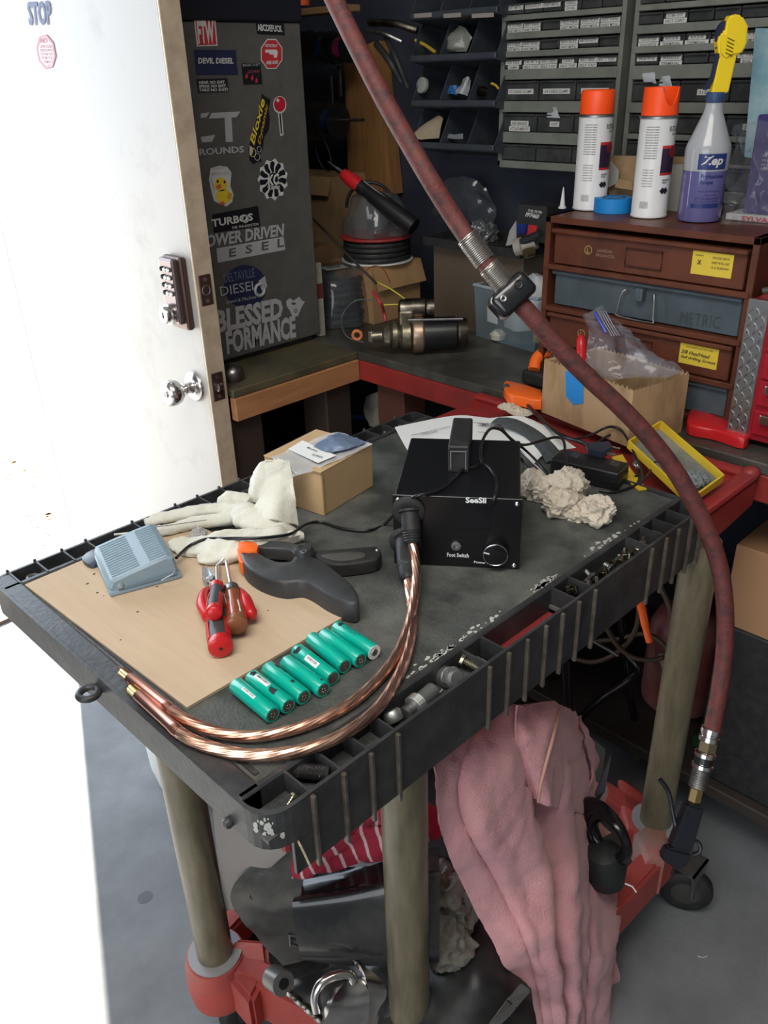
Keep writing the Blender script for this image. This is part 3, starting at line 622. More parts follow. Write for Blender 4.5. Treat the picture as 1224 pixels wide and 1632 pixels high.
# ---- braided strap beside the papers
mb = MB(); pts = cr([on(792, 672, .880), on(812, 674, .885), on(840, 688, .880), on(862, 706, .874), on(878, 725, .870), on(885, 738, .869)], 8)
g = []
for i, p in enumerate(pts):
    d = (pts[min(i+1, len(pts)-1)]-pts[max(i-1, 0)]).normalized(); s = Vector((-d.y, d.x, 0)).normalized()*.016
    g.append([p-s+Vector((0, 0, .001)), p-s*.5+Vector((0, 0, .004)), p+Vector((0, 0, .005)), p+s*.5+Vector((0, 0, .004)), p+s+Vector((0, 0, .001))])
single(MB().grid(g, .002), 'braided_strap', mat('grey_braid', (.055, .065, .07), .6, 0, (.10, .11, .11), 160, bump=.6, bs=900), 'dark grey braided sleeve curving beside the white papers', 'strap', smooth=True)

# ---- white papers behind the welder
def sheet(name, rows, label, grp='printed sheets behind the welder', am=.001):
    return single(MB().grid(rumple(smoothgrid(rows, 8), am, 12, 3), .0004), name, white, label, 'paper', grp, smooth=True)
zp = .872
pa = thing('printed_sheet', 'white printed sheet half under the black welder, left of its handle', 'paper', on(720, 680, zp-.001), 0, 'printed sheets behind the welder')
MB().grid(rumple(smoothgrid([[on(629, 681, zp), on(690, 668, zp+.003), on(735, 662, zp+.006), on(790, 668, zp+.004)], [on(642, 705, zp), on(700, 692, zp+.002), on(750, 685, zp+.004), on(800, 690, zp+.002)], [on(660, 735, zp-.002), on(712, 722, zp), on(760, 712, zp+.001), on(830, 712, zp)]], 8), .0008, 12, 3), .0004).build('sheet', white, pa, smooth=True)
t = MB(); text(t, 'COMMERCIAL INVOICE', on(762, 680, zp+.006), on(802, 683, zp+.006), on(763, 674, zp+.006), .01); text(t, 'SHIPPED DATE', on(672, 694, zp+.0045), on(697, 690, zp+.0045), on(671, 691, zp+.0045), .0)
text(t, 'Date of export', on(762, 691, zp+.006), on(776, 692, zp+.006), on(762, 688, zp+.006), .0)
t.build('print', mat('grey_print', (.10, .10, .11), .6), pa, fix=False)
mb = MB()
for (x0, y0), (x1, y1) in (((655, 694), (718, 679)), ((750, 673), (790, 677))): strip(mb, on(x0, y0, zp+.0055), on(x1, y1, zp+.007), .0013, .0003)
mb.build('ruled_line', mat('grey_rule', (.22, .23, .23), .6), pa)
sheet('blank_sheet', [[on(776, 667, .875), on(830, 664, .882), on(870, 680, .876)], [on(800, 684, .872), on(850, 682, .880), on(895, 698, .872)], [on(850, 740, .869), on(872, 722, .872), on(918, 714, .868)]], 'white curled sheet right of the welder handle')
sheet('blank_sheet', [[on(826, 716, .869), on(838, 727, .869)], [on(862, 748, .868), on(876, 764, .868)]], 'narrow white paper corner between welder and adapter')

# ---- crumpled brown paper
def crumple(name, blobs, m, label, cat, amp=.0055, sc=70, seed=1, grp=None, flo=None):
    flo = ZT if flo is None else flo
    mb = MB()
    for i, (c, r) in enumerate(blobs):
        bm = bmesh.new(); bmesh.ops.create_icosphere(bm, subdivisions=5, radius=1)
        for v in bm.verts:
            n_ = v.co.normalized(); q = n_*1.0
            p = Vector((n_.x*r[0], n_.y*r[1], n_.z*r[2])); s = Vector((seed*7+i*3.3, i*1.7, seed))
            h = 0; f = sc; a = amp
            for o_ in range(4):
                h += a*(1-2.6*abs(noise.noise((p+c)*f+s))); f *= 1.9; a *= .68; s = s*1.3
            p = p+n_*h+c
            if p.z < flo+.001: p.z = flo+.001+(.0004*n_.x)
            v.co = p
        bm.verts.index_update(); mb.add([v.co.copy() for v in bm.verts], [tuple(x.index for x in f_.verts) for f_ in bm.faces]); bm.free()
    return single(mb, name, m, label, cat, grp, smooth=60)
kraft = mat('crumpled_kraft', (.58, .51, .41), .75, 0, (.68, .61, .50), 20)
crumple('crumpled_paper', [(on(850, 775, .883), (.014, .020, .022)), (on(872, 782, .882), (.018, .020, .018))], kraft, 'crumpled beige paper wad touching the right side of the welder', 'paper', seed=2, grp='crumpled paper wads', amp=.004, sc=60)
crumple('crumpled_paper', [(on(905, 775, .895), (.022, .024, .022)), (on(898, 800, .882), (.030, .020, .017)), (on(925, 812, .874), (.026, .020, .010)), (on(952, 818, .880), (.018, .017, .019))], kraft, 'larger crumpled beige paper wad in the open, in front of the adapter', 'paper', seed=5, grp='crumpled paper wads', amp=.005, sc=55)
crumple('crumpled_paper', [(on(812, 655, .860), (.012, .02, .009)), (on(828, 664, .858), (.014, .02, .006))], kraft, 'small crumpled paper scrap behind the white sheets on the red shelf', 'paper', seed=9, grp='crumpled paper wads', amp=.004, sc=80)

# ---- hand tools on the cardboard
def driver(name, base, cap, nose, tip, r, label, m1, m2, shank=.0028, bend=None, clearh=False):
    t = thing(name, label, 'screwdriver', (cap.x, cap.y, base)); d = nose-cap; L = d.length
    MB().lathe([(0, -.001), (r*.7, -.001), (r*.97, .0015), (r, .005), (r, .009), (r*.94, .012)], cap, d, 28).build('end_cap', m2, t, smooth=True)
    MB().lathe([(r*.94, .011), (r*.98, L*.3), (r*.86, L*.55), (r*.74, L*.72), (r*.84, L*.86), (r*.80, L*.97), (r*.45, L)], cap, d, 28).build('handle', m1, t, smooth=True)
    if not clearh:
        x, y, dd = basis(d)
        for a0 in (.4, 2.5, 4.6):
            g = []
            for i in range(9):
                s = .012+(L*.55-.012)*i/8; rr = r*1.0
                g.append([cap+dd*s+(x*math.cos(a0+q)+y*math.sin(a0+q))*(rr+.0004-abs(i-4)*.0001) for q in (-.35, -.17, 0, .17, .35)])
            MB().grid(g, .0006).build('grip_panel', redgl, t, smooth=True)
        MB().lathe([(r*.84, L*.83), (r*.90, L*.87), (r*.86, L*.97), (r*.5, L*1.005)], cap, d, 24).build('nose', redgl, t, smooth=True)
    pts = [nose-d.normalized()*.004]+(bend or [])+[tip]
    MB().tube(pts, shank, 12).build('shank', steel, t, smooth=True)
    return t
gry = mat('charcoal_grip', (.055, .055, .062), .5)
bigd = driver('screwdriver', ZC, on(352, 1033, ZC+.0145), on(343, 968, ZC+.013), on(347, 900, ZC+.006), .0142, 'large red and charcoal screwdriver, its red end cap nearest the camera', gry, redgl)
t = MB(); c = on(352, 1036, ZC+.0145)
dd = (on(352, 1033, ZC+.0145)-on(343, 968, ZC+.013)).normalized(); x, y, _ = basis(dd); c0 = on(352, 1033, ZC+.0145)+dd*.0014
for a in (0, math.pi/2): MB().box((-.0022, -.0007, 0), (.0022, .0007, .0006), M=Matrix.Translation(c0) @ Matrix((x*math.cos(a)+y*math.sin(a), -x*math.sin(a)+y*math.cos(a), dd)).transposed().to_4x4()).build('cap_mark', blk, bigd)
driver('screwdriver', ZC, on(341, 979, ZC+.036), on(346, 932, ZC+.028), on(357, 890, ZC+.040), .0098, 'small red and charcoal pick driver with bent shank, lying on the large screwdriver', gry, redgl, .0012, [on(345, 903, ZC+.031), on(349, 898, ZC+.034)])
amber = mat('clear_amber_handle', (.50, .14, .06), .12, trans=.45, ior=1.45, coat=.5)
cd = driver('screwdriver', ZC, on(378, 998, ZC+.020), on(370, 945, ZC+.020), on(361, 896, ZC+.018), .0125, 'clear amber and red handled screwdriver beside the red pliers', amber, mat('amber_end', (.35, .13, .06), .2, trans=.3), .0024, None, True)
a, b = on(370, 946, ZC+.022), on(367, 934, ZC+.022)
MB().lathe([(.0095, 0), (.0105, .003), (.0085, .008), (.0098, .012), (.006, .018)], a, b-a, 24).build('ferrule', dsteel, cd, smooth=True)
x, y, dd = basis(on(370, 945, ZC+.020)-on(378, 998, ZC+.020)); c0 = on(378, 998, ZC+.020)
for k in range(6):
    a = k*math.pi/3; MB().tube([c0+dd*.014+(x*math.cos(a)+y*math.sin(a))*.0118, c0+dd*.040+(x*math.cos(a)+y*math.sin(a))*.0100], .0014, 6).build('handle_flute', redgl if k % 2 else mat('pale_flute', (.62, .62, .62), .2), cd, smooth=True)
# pliers
PL = thing('pliers', 'slip joint pliers with red dipped handles and open steel jaws', 'pliers', on(350, 940, ZC))
zz = ZC+.004
MB().poly([on(x, y, zz+.008) for x, y in ((322, 902), (327, 902), (333, 912), (338, 921), (352, 931), (360, 945), (352, 950), (338, 941), (328, 930), (322, 918))], (0, 0, -.008)).build('jaw', dsteel, PL, bev=.0012)
MB().poly([on(x, y, zz+.011) for x, y in ((329, 901), (336, 905), (343, 914), (350, 924), (349, 934), (340, 938), (332, 931), (337, 920), (332, 911))], (0, 0, -.008)).build('jaw', steel, PL, bev=.0012)
MB().lathe([(.006, 0), (.0055, .003), (.003, .0035), (0, .003)], on(336, 924, zz+.010), (0, 0, 1), 18).build('pivot', steel, PL, smooth=True)
hr = [.0035, .005, .006, .0065, .007, .0072, .0068, .004]
def handle(pts): 
    c = cr(pts, 4); r = [.0035+.0045*min(1, i/len(c)*2.2) for i in range(len(c))]; r[-1] = .004; r[-2] = .0065
    MB().tube(c, r, 14).build('handle', redgl, PL, smooth=True)
handle([on(370, 935, zz+.008), on(382, 944, zz+.011), on(391, 957, zz+.013), on(397, 972, zz+.012), on(404, 984, zz+.009)])
handle([on(332, 938, zz+.008), on(325, 946, zz+.010), on(323, 962, zz+.010), on(330, 978, zz+.009), on(336, 990, zz+.007)])

# ---- spring clamp
SC = thing('spring_clamp', 'large black plastic spring clamp with orange jaw pads lying open', 'clamp', on(480, 910, ZT))
cb_ = mat('clamp_black', (.040, .042, .045), .42, 0, (.055, .057, .06), 30, bump=.15, bs=200)
lo = [(383, 877), (400, 876), (420, 884), (440, 893), (462, 893), (470, 885), (490, 884), (515, 893), (535, 908), (556, 925), (568, 940), (572, 956), (562, 961), (545, 957), (520, 946), (498, 932), (480, 925), (455, 927), (430, 922), (405, 911), (388, 896)]
up = [(395, 864), (420, 861), (455, 862), (478, 867), (498, 870), (502, 878), (494, 886), (472, 884), (462, 876), (440, 873), (412, 872)]
def smoothpoly(p, z, n=3):
    q = [on(x, y, z) for x, y in p]; m = len(q); out = []
    for i in range(m):
        p0, p1, p2, p3 = q[i-1], q[i], q[(i+1) % m], q[(i+2) % m]
        for k in range(n):
            t = k/n; out.append(.5*((2*p1)+(p2-p0)*t+(2*p0-5*p1+4*p2-p3)*t*t+(3*p1-p0-3*p2+p3)*t**3))
    return out
def puff(mb, out, h, r):      # extruded outline with rounded top edge
    n = len(out); c = sum(out, Vector())/n; zt_ = out[0].z
    lay = [(0, h), (0, r), (r*.3, r*.35), (r, 0)]
    nrm = []
    ar = sum(out[i].x*out[(i+1) % n].y-out[(i+1) % n].x*out[i].y for i in range(n))
    for i in range(n):
        d = (out[(i+1) % n]-out[i-1]); d.z = 0; d.normalize(); nn = Vector((d.y, -d.x, 0))*(1 if ar > 0 else -1); nrm.append(nn)
    vs = []; 
    for ins, dz in lay: vs += [Vector((p.x, p.y, zt_-dz))-q*ins for p, q in zip(out, nrm)]
    fs = []
    for l in range(3): fs += [(l*n+i, l*n+(i+1) % n, (l+1)*n+(i+1) % n, (l+1)*n+i) for i in range(n)]
    tri = tessellate_polygon([vs[3*n:4*n]]); fs += [tuple(3*n+i for i in t_) for t_ in tri]
    tri = tessellate_polygon([vs[:n]]); fs += [tuple(i for i in reversed(t_)) for t_ in tri]
    return mb.add(vs, fs)
puff(MB(), smoothpoly(lo, ZT+.030), .028, .004).build('lower_jaw', cb_, SC, smooth=50)
puff(MB(), smoothpoly(up, ZT+.024), .018, .003).build('upper_jaw', cb_, SC, smooth=50)
puff(MB(), smoothpoly([(498, 878), (540, 874), (592, 870), (604, 873), (608, 881), (603, 889), (592, 893), (560, 898), (530, 899), (505, 890)], ZT+.020), .018, .003).build('handle', blkrub, SC, smooth=50)
puff(MB(), smoothpoly([(512, 884), (560, 879), (580, 881), (580, 887), (555, 892), (530, 892)], ZT+.0215), .004, .001).build('handle_recess', mat('recess_grey', (.07, .066, .058), .6), SC, smooth=50)
MB().lathe([(.0125, -.014), (.0125, .004), (.0105, .007), (.006, .0072), (.0055, .0055), (0, .0055)], on(484, 879, ZT+.032), (0, 0, 1), 28).build('pivot', cb_, SC, smooth=True)
MB().torus(on(484, 879, ZT+.0385), (0, 0, 1), .0035, .0008).build('pivot_ring', dsteel, SC)
mb = MB()
for k in range(13):
    p = on(415+k*4.6, 871.5+abs(k-6)*.1+k*.25, ZT+.022); mb.poly([p+Vector((-.0018, .0012, 0)), p+Vector((.0018, -.0002, 0)), p+Vector((-.0004, -.0035, 0))], (0, 0, -.012))
mb.build('teeth', blkrub, SC)
puff(MB(), smoothpoly([(381, 863), (408, 864), (409, 876), (383, 876)], ZT+.034, 2), .018, .001).build('jaw_pad', orange, SC, smooth=40)
puff(MB(), smoothpoly([(378, 874), (385, 876), (389, 896), (381, 893)], ZT+.028, 2), .018, .001).build('jaw_pad', orange, SC, smooth=40)
for p in (on(415, 912, ZT+.012), on(562, 950, ZT+.020), on(600, 875, ZT+.0215)): MB().lathe([(.0016, 0), (0, .001)], p+Vector((-.002, -.0025, 0)), (-.7, -.7, .3), 10).build('rivet', offwhite, SC)

# ---- work gloves
glm = mat('soiled_cream_cotton', (.74, .73, .64), .9, 0, (.55, .53, .46), 26, .52, .85, .5, 500, detail=8)
def sock(mb, pts, ws, hs, amp=.003, sc=45, seed=0, n=26, up=None):
    c = cr(pts, 7); N = len(c); W = cr([(a, b, 0) for a, b in zip(ws, hs)], 7); vs = []
    for i, p in enumerate(c):
        d = (c[min(i+1, N-1)]-c[max(i-1, 0)]).normalized(); s = d.cross(up or Vector((0, 0, 1))).normalized(); h_ = s.cross(d)
        for k in range(n):
            a = 2*math.pi*k/n; q = s*math.cos(a)*W[i].x+h_*math.sin(a)*W[i].y
            q = q*(1+0); e = noise.fractal((p+q)*sc+Vector((seed, seed*2, 0)), .9, 2.0, 3)*amp + abs(math.sin(i*.9+math.cos(a)*2.5+seed))*amp*.7
            v = p+q+q.normalized()*e
            if v.z < ZC+.0006 and p.z < .95: v.z = ZC+.0006
            vs.append(v)
    fs = [(i*n+k, i*n+(k+1) % n, (i+1)*n+(k+1) % n, (i+1)*n+k) for i in range(N-1) for k in range(n)]
    fs += [tuple(range(n-1, -1, -1)), tuple((N-1)*n+k for k in range(n))]
    return mb.add(vs, fs)
G1 = thing('work_glove', 'cream cotton work glove with its cuff standing up against the brown box', 'glove', on(430, 840, ZC), 0, 'cream cotton work gloves')
g = smoothgrid([[on(424, 734, .962), on(443, 733, .962), on(462, 735, .962)], [on(422, 738, .957), on(443, 737, .959), on(463, 740, .957)], [on(423, 765, .934), on(444, 760, .938), on(467, 764, .934)], [on(410, 800, .905), on(440, 790, .918), on(470, 795, .908)], [on(395, 832, .884), on(432, 828, .900), on(475, 838, .876)]], 8)
mb = MB().grid(rumple(g, .0035, 34, 3), .002)
g = smoothgrid([[on(405, 752, .928), on(418, 736, .955), on(430, 734, .958)], [on(398, 775, .905), on(410, 768, .925), on(426, 772, .922)], [on(394, 802, .880), on(405, 800, .89), on(422, 803, .895)]], 6)
mb.grid(rumple(g, .004, 45, 8), .002)
sock(mb, [on(460, 842, .880), on(425, 832, .886), on(395, 822, .886), on(368, 812, .884)], [.012, .026, .024, .014], [.006, .013, .013, .010], .005, 40, 1)
sock(mb, [on(400, 803, .890), on(370, 795, .892), on(352, 800, .884)], [.012, .013, .008], [.008, .010, .006], .003, 60, 2)
mb.build('glove_body', glm, G1, smooth=70)
for k, (pts, w_) in enumerate([([on(395, 812, .886), on(350, 812, .882), on(300, 818, .880), on(255, 826, .879), on(232, 834, .878)], .0085), ([on(395, 822, .882), on(345, 830, .878), on(300, 836, .877), on(262, 846, .876), on(235, 848, .875)], .0085)]):
    sock(MB(), pts, [w_*1.3, w_*1.25, w_*1.1, w_, w_*.5], [w_]*2+[w_*.9, w_*.8, w_*.5], .0025, 70, 4+k, 18).build('glove_finger', glm, G1, smooth=70)
strip(MB(), on(236, 842, .889), on(330, 829, .894), .0010, .0006).build('dark_seam', mat('dark_seam', (.08, .07, .07), .8), G1)
MB().tube(cr([on(235, 846, .879), on(212, 852, .874), on(205, 850, .873), on(182, 852, .872)], 4), .0016, 8).build('cuff_cord', glm, G1, smooth=True)
G2 = thing('work_glove', 'cream cotton work glove lying flat in front, crossed by the pedal cord', 'glove', on(420, 880, ZC), 0, 'cream cotton work gloves')
mb = MB()
g = smoothgrid([[on(270, 868, .873), on(300, 858, .880), on(360, 850, .886), on(430, 838, .888), on(474, 842, .876)], [on(275, 878, .874), on(315, 872, .884), on(365, 866, .892), on(430, 856, .892), on(480, 856, .874)], [on(300, 886, .872), on(330, 888, .880), on(372, 880, .886), on(420, 872, .884), on(460, 866, .872)], [on(318, 892, .871), on(345, 896, .872), on(375, 888, .873), on(410, 882, .873), on(440, 874, .871)]], 8)
mb.grid(rumple(g, .006, 38, 12, lambda i, j, p: .003*math.sin(j*16+i*5)), .002)
sock(mb, [on(318, 889, .877), on(350, 886, .880), on(385, 876, .884), on(420, 868, .882), on(445, 862, .878)], [.010, .014, .015, .012, .006], [.005, .008, .010, .008, .004], .003, 55, 7)
sock(mb, [on(440, 863, .877), on(465, 857, .877), on(482, 853, .877)], [.008, .010, .007], [.006, .008, .006], .002, 60, 9)
mb.build('glove_body', glm, G2, smooth=70)
MB().grid(rumple(smoothgrid([[on(440, 862, .888), on(462, 857, .889), on(478, 853, .886)], [on(440, 868, .884), on(462, 864, .885), on(476, 860, .884)]], 4), .001, 60, 1), .0006).build('grease_patch', mat('grease_patch', (.16, .14, .125), .8), G2, smooth=True)
crumple('grey_tissue', [(on(317, 853, .876), (.009, .011, .009)), (on(310, 860, .873), (.009, .009, .006))], mat('grey_tissue', (.42, .40, .40), .9), 'small grey wad of tissue beside the pedal cord under the gloves', 'tissue', amp=.002, sc=140, seed=4)
single(puff(MB(), smoothpoly([(130, 888), (146, 876), (158, 874), (178, 880), (165, 890), (150, 900), (138, 898)], ZC+.006, 2), .005, .0008), 'plastic_flap', mat('dark_blue_grey_flap', (.05, .06, .085), .35), 'dark glossy flap of plastic sticking out behind the foot pedal', 'plastic', smooth=40)

# ---- hardware in the compartments
def bolt(c, d, L, r, m, label, hexr=None, grp='loose hardware in the tray compartments', name='bolt'):
    c = Vector(c); d = Vector(d).normalized(); t = thing(name, label, 'hardware', c, 0, grp)
    if hexr: MB().lathe([(hexr*.92, 0), (hexr, .0006), (hexr, hexr*.62), (hexr*.92, hexr*.7)], c, d, 6).build('head', m, t)
    mb = MB(); k = max(6, int(L/.0012)); pts = [c+d*(L*i/k) for i in range(k+1)]
    mb.tube(pts, [r*(1 if i % 2 else .86) for i in range(k+1)], 12).build('thread', m, t)
    return t
brs = mat('zinc_yellow', (.55, .50, .36), .32, .9)
screw_ = bolt(on(469, 1266, .853), on(454, 1290, .849)-on(469, 1266, .853), .022, .0018, brs, 'small zinc wood screw in the corner compartment', .0038, name='wood_screw')
bolt(on(734, 1050, .862), on(756, 1062, .857)-on(734, 1050, .862), .024, .0034, brs, 'yellow zinc hex bolt lying highest in the long compartment', .0062)
# pipe fittings
def fitting(pts, rs, m, label, name='pipe_fitting', grp='loose hardware in the tray compartments', hexm=False):
    t = thing(name, label, 'hardware', pts[0], 0, grp)
    MB().lathe([(r, s*(pts[1]-pts[0]).length) for r, s in rs], pts[0], pts[1]-pts[0], 6 if hexm else 24).build('body', m, t, smooth=None if hexm else True); return t
galv = mat('grey_galvanised', (.36, .37, .36), .45, .85, (.46, .47, .46), 50)
f1 = fitting([on(630, 1150, .852), on(622, 1133, .861)], [(.0095, 0), (.0105, .2), (.0105, .8), (.009, 1), (.005, 1.02), (0, .9)], galv, 'grey pipe plug at the near end of the long compartment')
f2 = fitting([on(645, 1140, .855), on(660, 1125, .856)], [(.0085, 0), (.0085, .4), (.007, .45), (.008, .5), (.008, .8), (.006, 1)], dsteel, 'threaded coupling beside the grey pipe plug')
f3 = fitting([on(660, 1126, .856), on(690, 1100, .856)], [(.011, 0), (.011, .15), (.009, .17), (.009, 1), (.007, 1.02)], mat('dull_grey_tube', (.20, .205, .20), .5, .6), 'grey ribbed tube in the middle of the long compartment', 'ribbed_tube')
MB().tube([on(658+i*1.2, 1127-i*1.1, .8575) for i in range(8)], [.0118 if i % 2 else .0105 for i in range(8)], 20).build('rib', galv, f3)
f4 = fitting([on(706, 1078, .850), on(728, 1082, .862)], [(.0115, 0), (.0120, .1), (.0120, .5), (.0095, .55), (.0095, .9), (.008, 1)], galv, 'large hex pipe fitting near the bolt in the long compartment')
MB().lathe([(.0125, 0), (.0125, .008)], on(718, 1080, .857), on(728, 1082, .862)-on(706, 1078, .850), 6).build('hex_nut', galv, f4)
mb = MB(); pts = [on(688+i*2.4, 1115-i*2.2, .848+.0006*(i % 2)) for i in range(8)]
bolt(on(688, 1117, .850), on(708, 1097, .852)-on(688, 1117, .850), .020, .0022, dsteel, 'short dark screw lying beside the grey ribbed tube', .0036, name='machine_screw')
random.seed(11); gm = [greasy, mat('rusty_dark', (.07, .052, .04), .5, .7, (.14, .10, .07), 60), dsteel]
def junk(x0, y0, x1, y1, k, lab):
    for i in range(k):
        t = (i+.5)/k; x = x0+(x1-x0)*t+random.uniform(-3, 3); y = y0+(y1-y0)*t+random.uniform(-4, 4); a = random.uniform(0, 3.14)
        p = on(x, y, .853+random.uniform(0, .006)); p.y = min(max(p.y, V0+.012), DI0-.012)
        bolt(p, (math.cos(a), math.sin(a)*.5, random.uniform(-.1, .3)), random.uniform(.012, .022), random.uniform(.0025, .0042), random.choice(gm), lab[i % len(lab)], random.uniform(.005, .008), 'greasy bolts heaped in the far compartments')
junk(935, 932, 1030, 866, 15, ['greasy dark bolt in the heap filling the wide far compartment'])
junk(902, 938, 922, 940, 3, ['dull bolt in the small compartment beside the red slot'])
for x, y, z, lb in ((1052, 846, .849, 'pale steel washer in the third compartment from the far corner'), (1098, 811, .849, 'dark steel washer in the far corner compartment')):
    single(MB().torus(on(x, y, z), (0, 0, 1), .0095, .0022, 24, 6), 'washer', galv if x < 1090 else dsteel, lb, 'hardware', 'loose hardware in the tray compartments', smooth=True)
single(MB().poly([on(1020, 862, .850), on(1042, 864, .850), on(1026, 856, .850)], (0, 0, .0008)), 'paper_scrap', white, 'tiny white triangular scrap in a far compartment', 'scrap')
single(MB().lathe([(.004, 0), (.007, .001), (.007, .006), (.003, .007)], on(1066, 829, .849), (0, 0, 1), 10), 'wire_nut', redcart, 'small red nut in a far compartment', 'hardware')
for x, y, lb in ((8, 925, 'steel nut at the left end of the far compartments'), (38, 908, 'pipe nut, second from the left end of the far compartments'), (232, 828, 'cloth-like steel ring near the glove in the far compartments'), (500, 735, 'steel nut left of the brown box in the far compartments'), (615, 690, 'steel nut right of the brown box in the far compartments'), (640, 680, 'steel nut under the white sheet corner')):
    p = on(x, y, .855); p.y = 1.028
    single(MB().torus(p, (.3, -.2, 1), .0095, .0035, 6 if x % 2 else 20, 6), 'nut', galv, lb, 'hardware', 'nuts in the far edge compartments', smooth=None if x % 2 else True)
# ribbed black rubber sleeve in the second compartment
sl = thing('ribbed_sleeve', 'black ribbed rubber sleeve lying in the compartment near the front corner', 'rubber part', on(495, 1235, .846)); a, b = on(468, 1228, .857), on(525, 1232, .857)
MB().tube([a+(b-a)*i/20 for i in range(21)], [.0078 if i % 2 else .0070 for i in range(21)], 14).build('sleeve', blkrub, sl)
t = MB(); text(t, 'FINLAND', on(484, 1226, .8652), on(521, 1229, .8652), on(484, 1221, .8652), .01); t.build('raised_lettering', mat('raised_dark', (.06, .06, .062), .4), sl, fix=False)
for x in (475, 510): MB().lathe([(.0015, 0), (.001, .002), (0, .002)], on(x, 1238, .861), (-.5, -.7, .3), 8).build('stud', steel, sl)
# wood splinter hanging from the corner, orange tube
single(MB().tube([on(464, 1318, .79), onv(480, 1350, .44), onv(493, 1377, .44)], [.001, .0011, .0012], 6), 'wooden_splinter', mat('pale_wood', (.62, .50, .33), .6), 'thin pale wooden stick poking down below the near corner', 'stick')
# ================================================================ benches
ZB = .86
rb = thing('right_workbench', 'long oily workbench with a red painted front edge along the right wall', 'workbench', (1.6, .9, 0))
MB().rbox((1.318, -1.2, ZB-.02), (1.848, 2.345, ZB), .002, 1).build('bench_top', benchtop, rb)
MB().rbox((1.318, -1.2, .790), (1.345, 1.440, ZB-.0205), .003, 1).build('front_board', mat('dark_red_board', (.30, .028, .022), .5, 0, (.20, .02, .018), 12, bump=.15), rb, label='dark red painted front board')
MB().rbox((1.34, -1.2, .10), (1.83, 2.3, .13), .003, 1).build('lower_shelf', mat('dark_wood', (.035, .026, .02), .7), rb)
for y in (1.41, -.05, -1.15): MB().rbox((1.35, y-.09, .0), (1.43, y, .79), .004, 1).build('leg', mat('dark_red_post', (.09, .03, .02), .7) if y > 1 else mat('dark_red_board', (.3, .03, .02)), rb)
lbk = thing('left_workbench', 'workbench with a bare pine front board below the stickered cabinet', 'workbench', (1.1, 1.8, 0))
MB().rbox((.955, 1.437, ZB-.018), (1.3175, 2.345, ZB-.0005), .002, 1).build('bench_top', mat('oily_bench_top2', (.10, .085, .045), .5, 0, (.045, .042, .03), 12, bump=.3, bs=90), lbk)
MB().rbox((.955, 1.432, .790), (1.3175, 1.452, ZB-.0185), .002, 1).build('front_board', wood, lbk, label='bare orange pine front board')
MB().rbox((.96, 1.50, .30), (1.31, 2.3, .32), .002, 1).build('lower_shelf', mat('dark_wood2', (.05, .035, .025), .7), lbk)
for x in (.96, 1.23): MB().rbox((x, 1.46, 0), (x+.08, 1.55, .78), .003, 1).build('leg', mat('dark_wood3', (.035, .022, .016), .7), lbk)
# things under the benches
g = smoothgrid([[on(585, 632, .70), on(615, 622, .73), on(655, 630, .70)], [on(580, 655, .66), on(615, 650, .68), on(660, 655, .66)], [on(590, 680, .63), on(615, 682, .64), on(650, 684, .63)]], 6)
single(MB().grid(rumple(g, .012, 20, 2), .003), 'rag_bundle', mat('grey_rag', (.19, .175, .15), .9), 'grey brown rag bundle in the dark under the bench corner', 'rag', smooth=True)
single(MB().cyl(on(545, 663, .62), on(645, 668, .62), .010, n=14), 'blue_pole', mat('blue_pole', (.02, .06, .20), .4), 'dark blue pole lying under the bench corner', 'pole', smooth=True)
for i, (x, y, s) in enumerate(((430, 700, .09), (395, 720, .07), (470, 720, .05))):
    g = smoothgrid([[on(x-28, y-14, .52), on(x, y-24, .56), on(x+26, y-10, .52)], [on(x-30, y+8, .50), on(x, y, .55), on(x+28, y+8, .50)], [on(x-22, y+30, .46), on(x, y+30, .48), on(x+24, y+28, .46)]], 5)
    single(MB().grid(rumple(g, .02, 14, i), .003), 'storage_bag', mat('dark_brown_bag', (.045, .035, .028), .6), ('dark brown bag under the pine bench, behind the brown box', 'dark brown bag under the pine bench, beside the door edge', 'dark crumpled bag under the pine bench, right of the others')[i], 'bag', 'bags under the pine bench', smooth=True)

# ================================================================ sticker cabinet
SV = 1.590
sc = thing('sticker_cabinet', 'dark grey metal cabinet covered in workshop stickers, standing behind the door', 'cabinet', (1.14, 1.8, ZB))
cabm = mat('grey_brown_metal', (.105, .100, .092), .42, 0, (.085, .082, .076), 30, bump=.12, bs=500)
MB().rbox((.955, SV, ZB+.012), (1.336, 2.02, 1.545), .004, 2).build('body', cabm, sc)
MB().rbox((.950, SV-.006, 1.546), (1.338, 2.02, 1.66), .004, 2).build('lid', mat('black_lid', (.012, .013, .02), .35), sc, label='black lid')
MB().rbox((.965, SV+.01, ZB), (1.32, 2.0, ZB+.012), .002, 1).build('plinth', blkrub, sc)
LV = [0.0]
def SP(x, y, k=0): return onv(x, y, SV-.0012-k*.0005)
NV = Vector((0, .0004, 0))
s_w = mat('sticker_white', (.60, .60, .58), .4); s_k = mat('sticker_black', (.010, .011, .016), .35); s_r = mat('sticker_red', (.50, .03, .035), .4); s_g = mat('sticker_silver', (.40, .41, .42), .4); s_y = mat('sticker_yellow', (.75, .55, .04), .4); s_n = mat('sticker_navy', (.02, .024, .07), .35)
def st(pts, m, label=None, k=0, par=None, name='sticker'):
    o = MB().poly([SP(x, y, k) for x, y in pts], NV).build(name, m, par or sc)
    if label: o['label'] = label
    return o
def stx(body, a, b, c, m, par, k=1, bold=.02, shear=0):
    return text(MB(), body, SP(*a, k), SP(*b, k), SP(*c, k), bold, shear, .0003).build('lettering', m, par, fix=False)
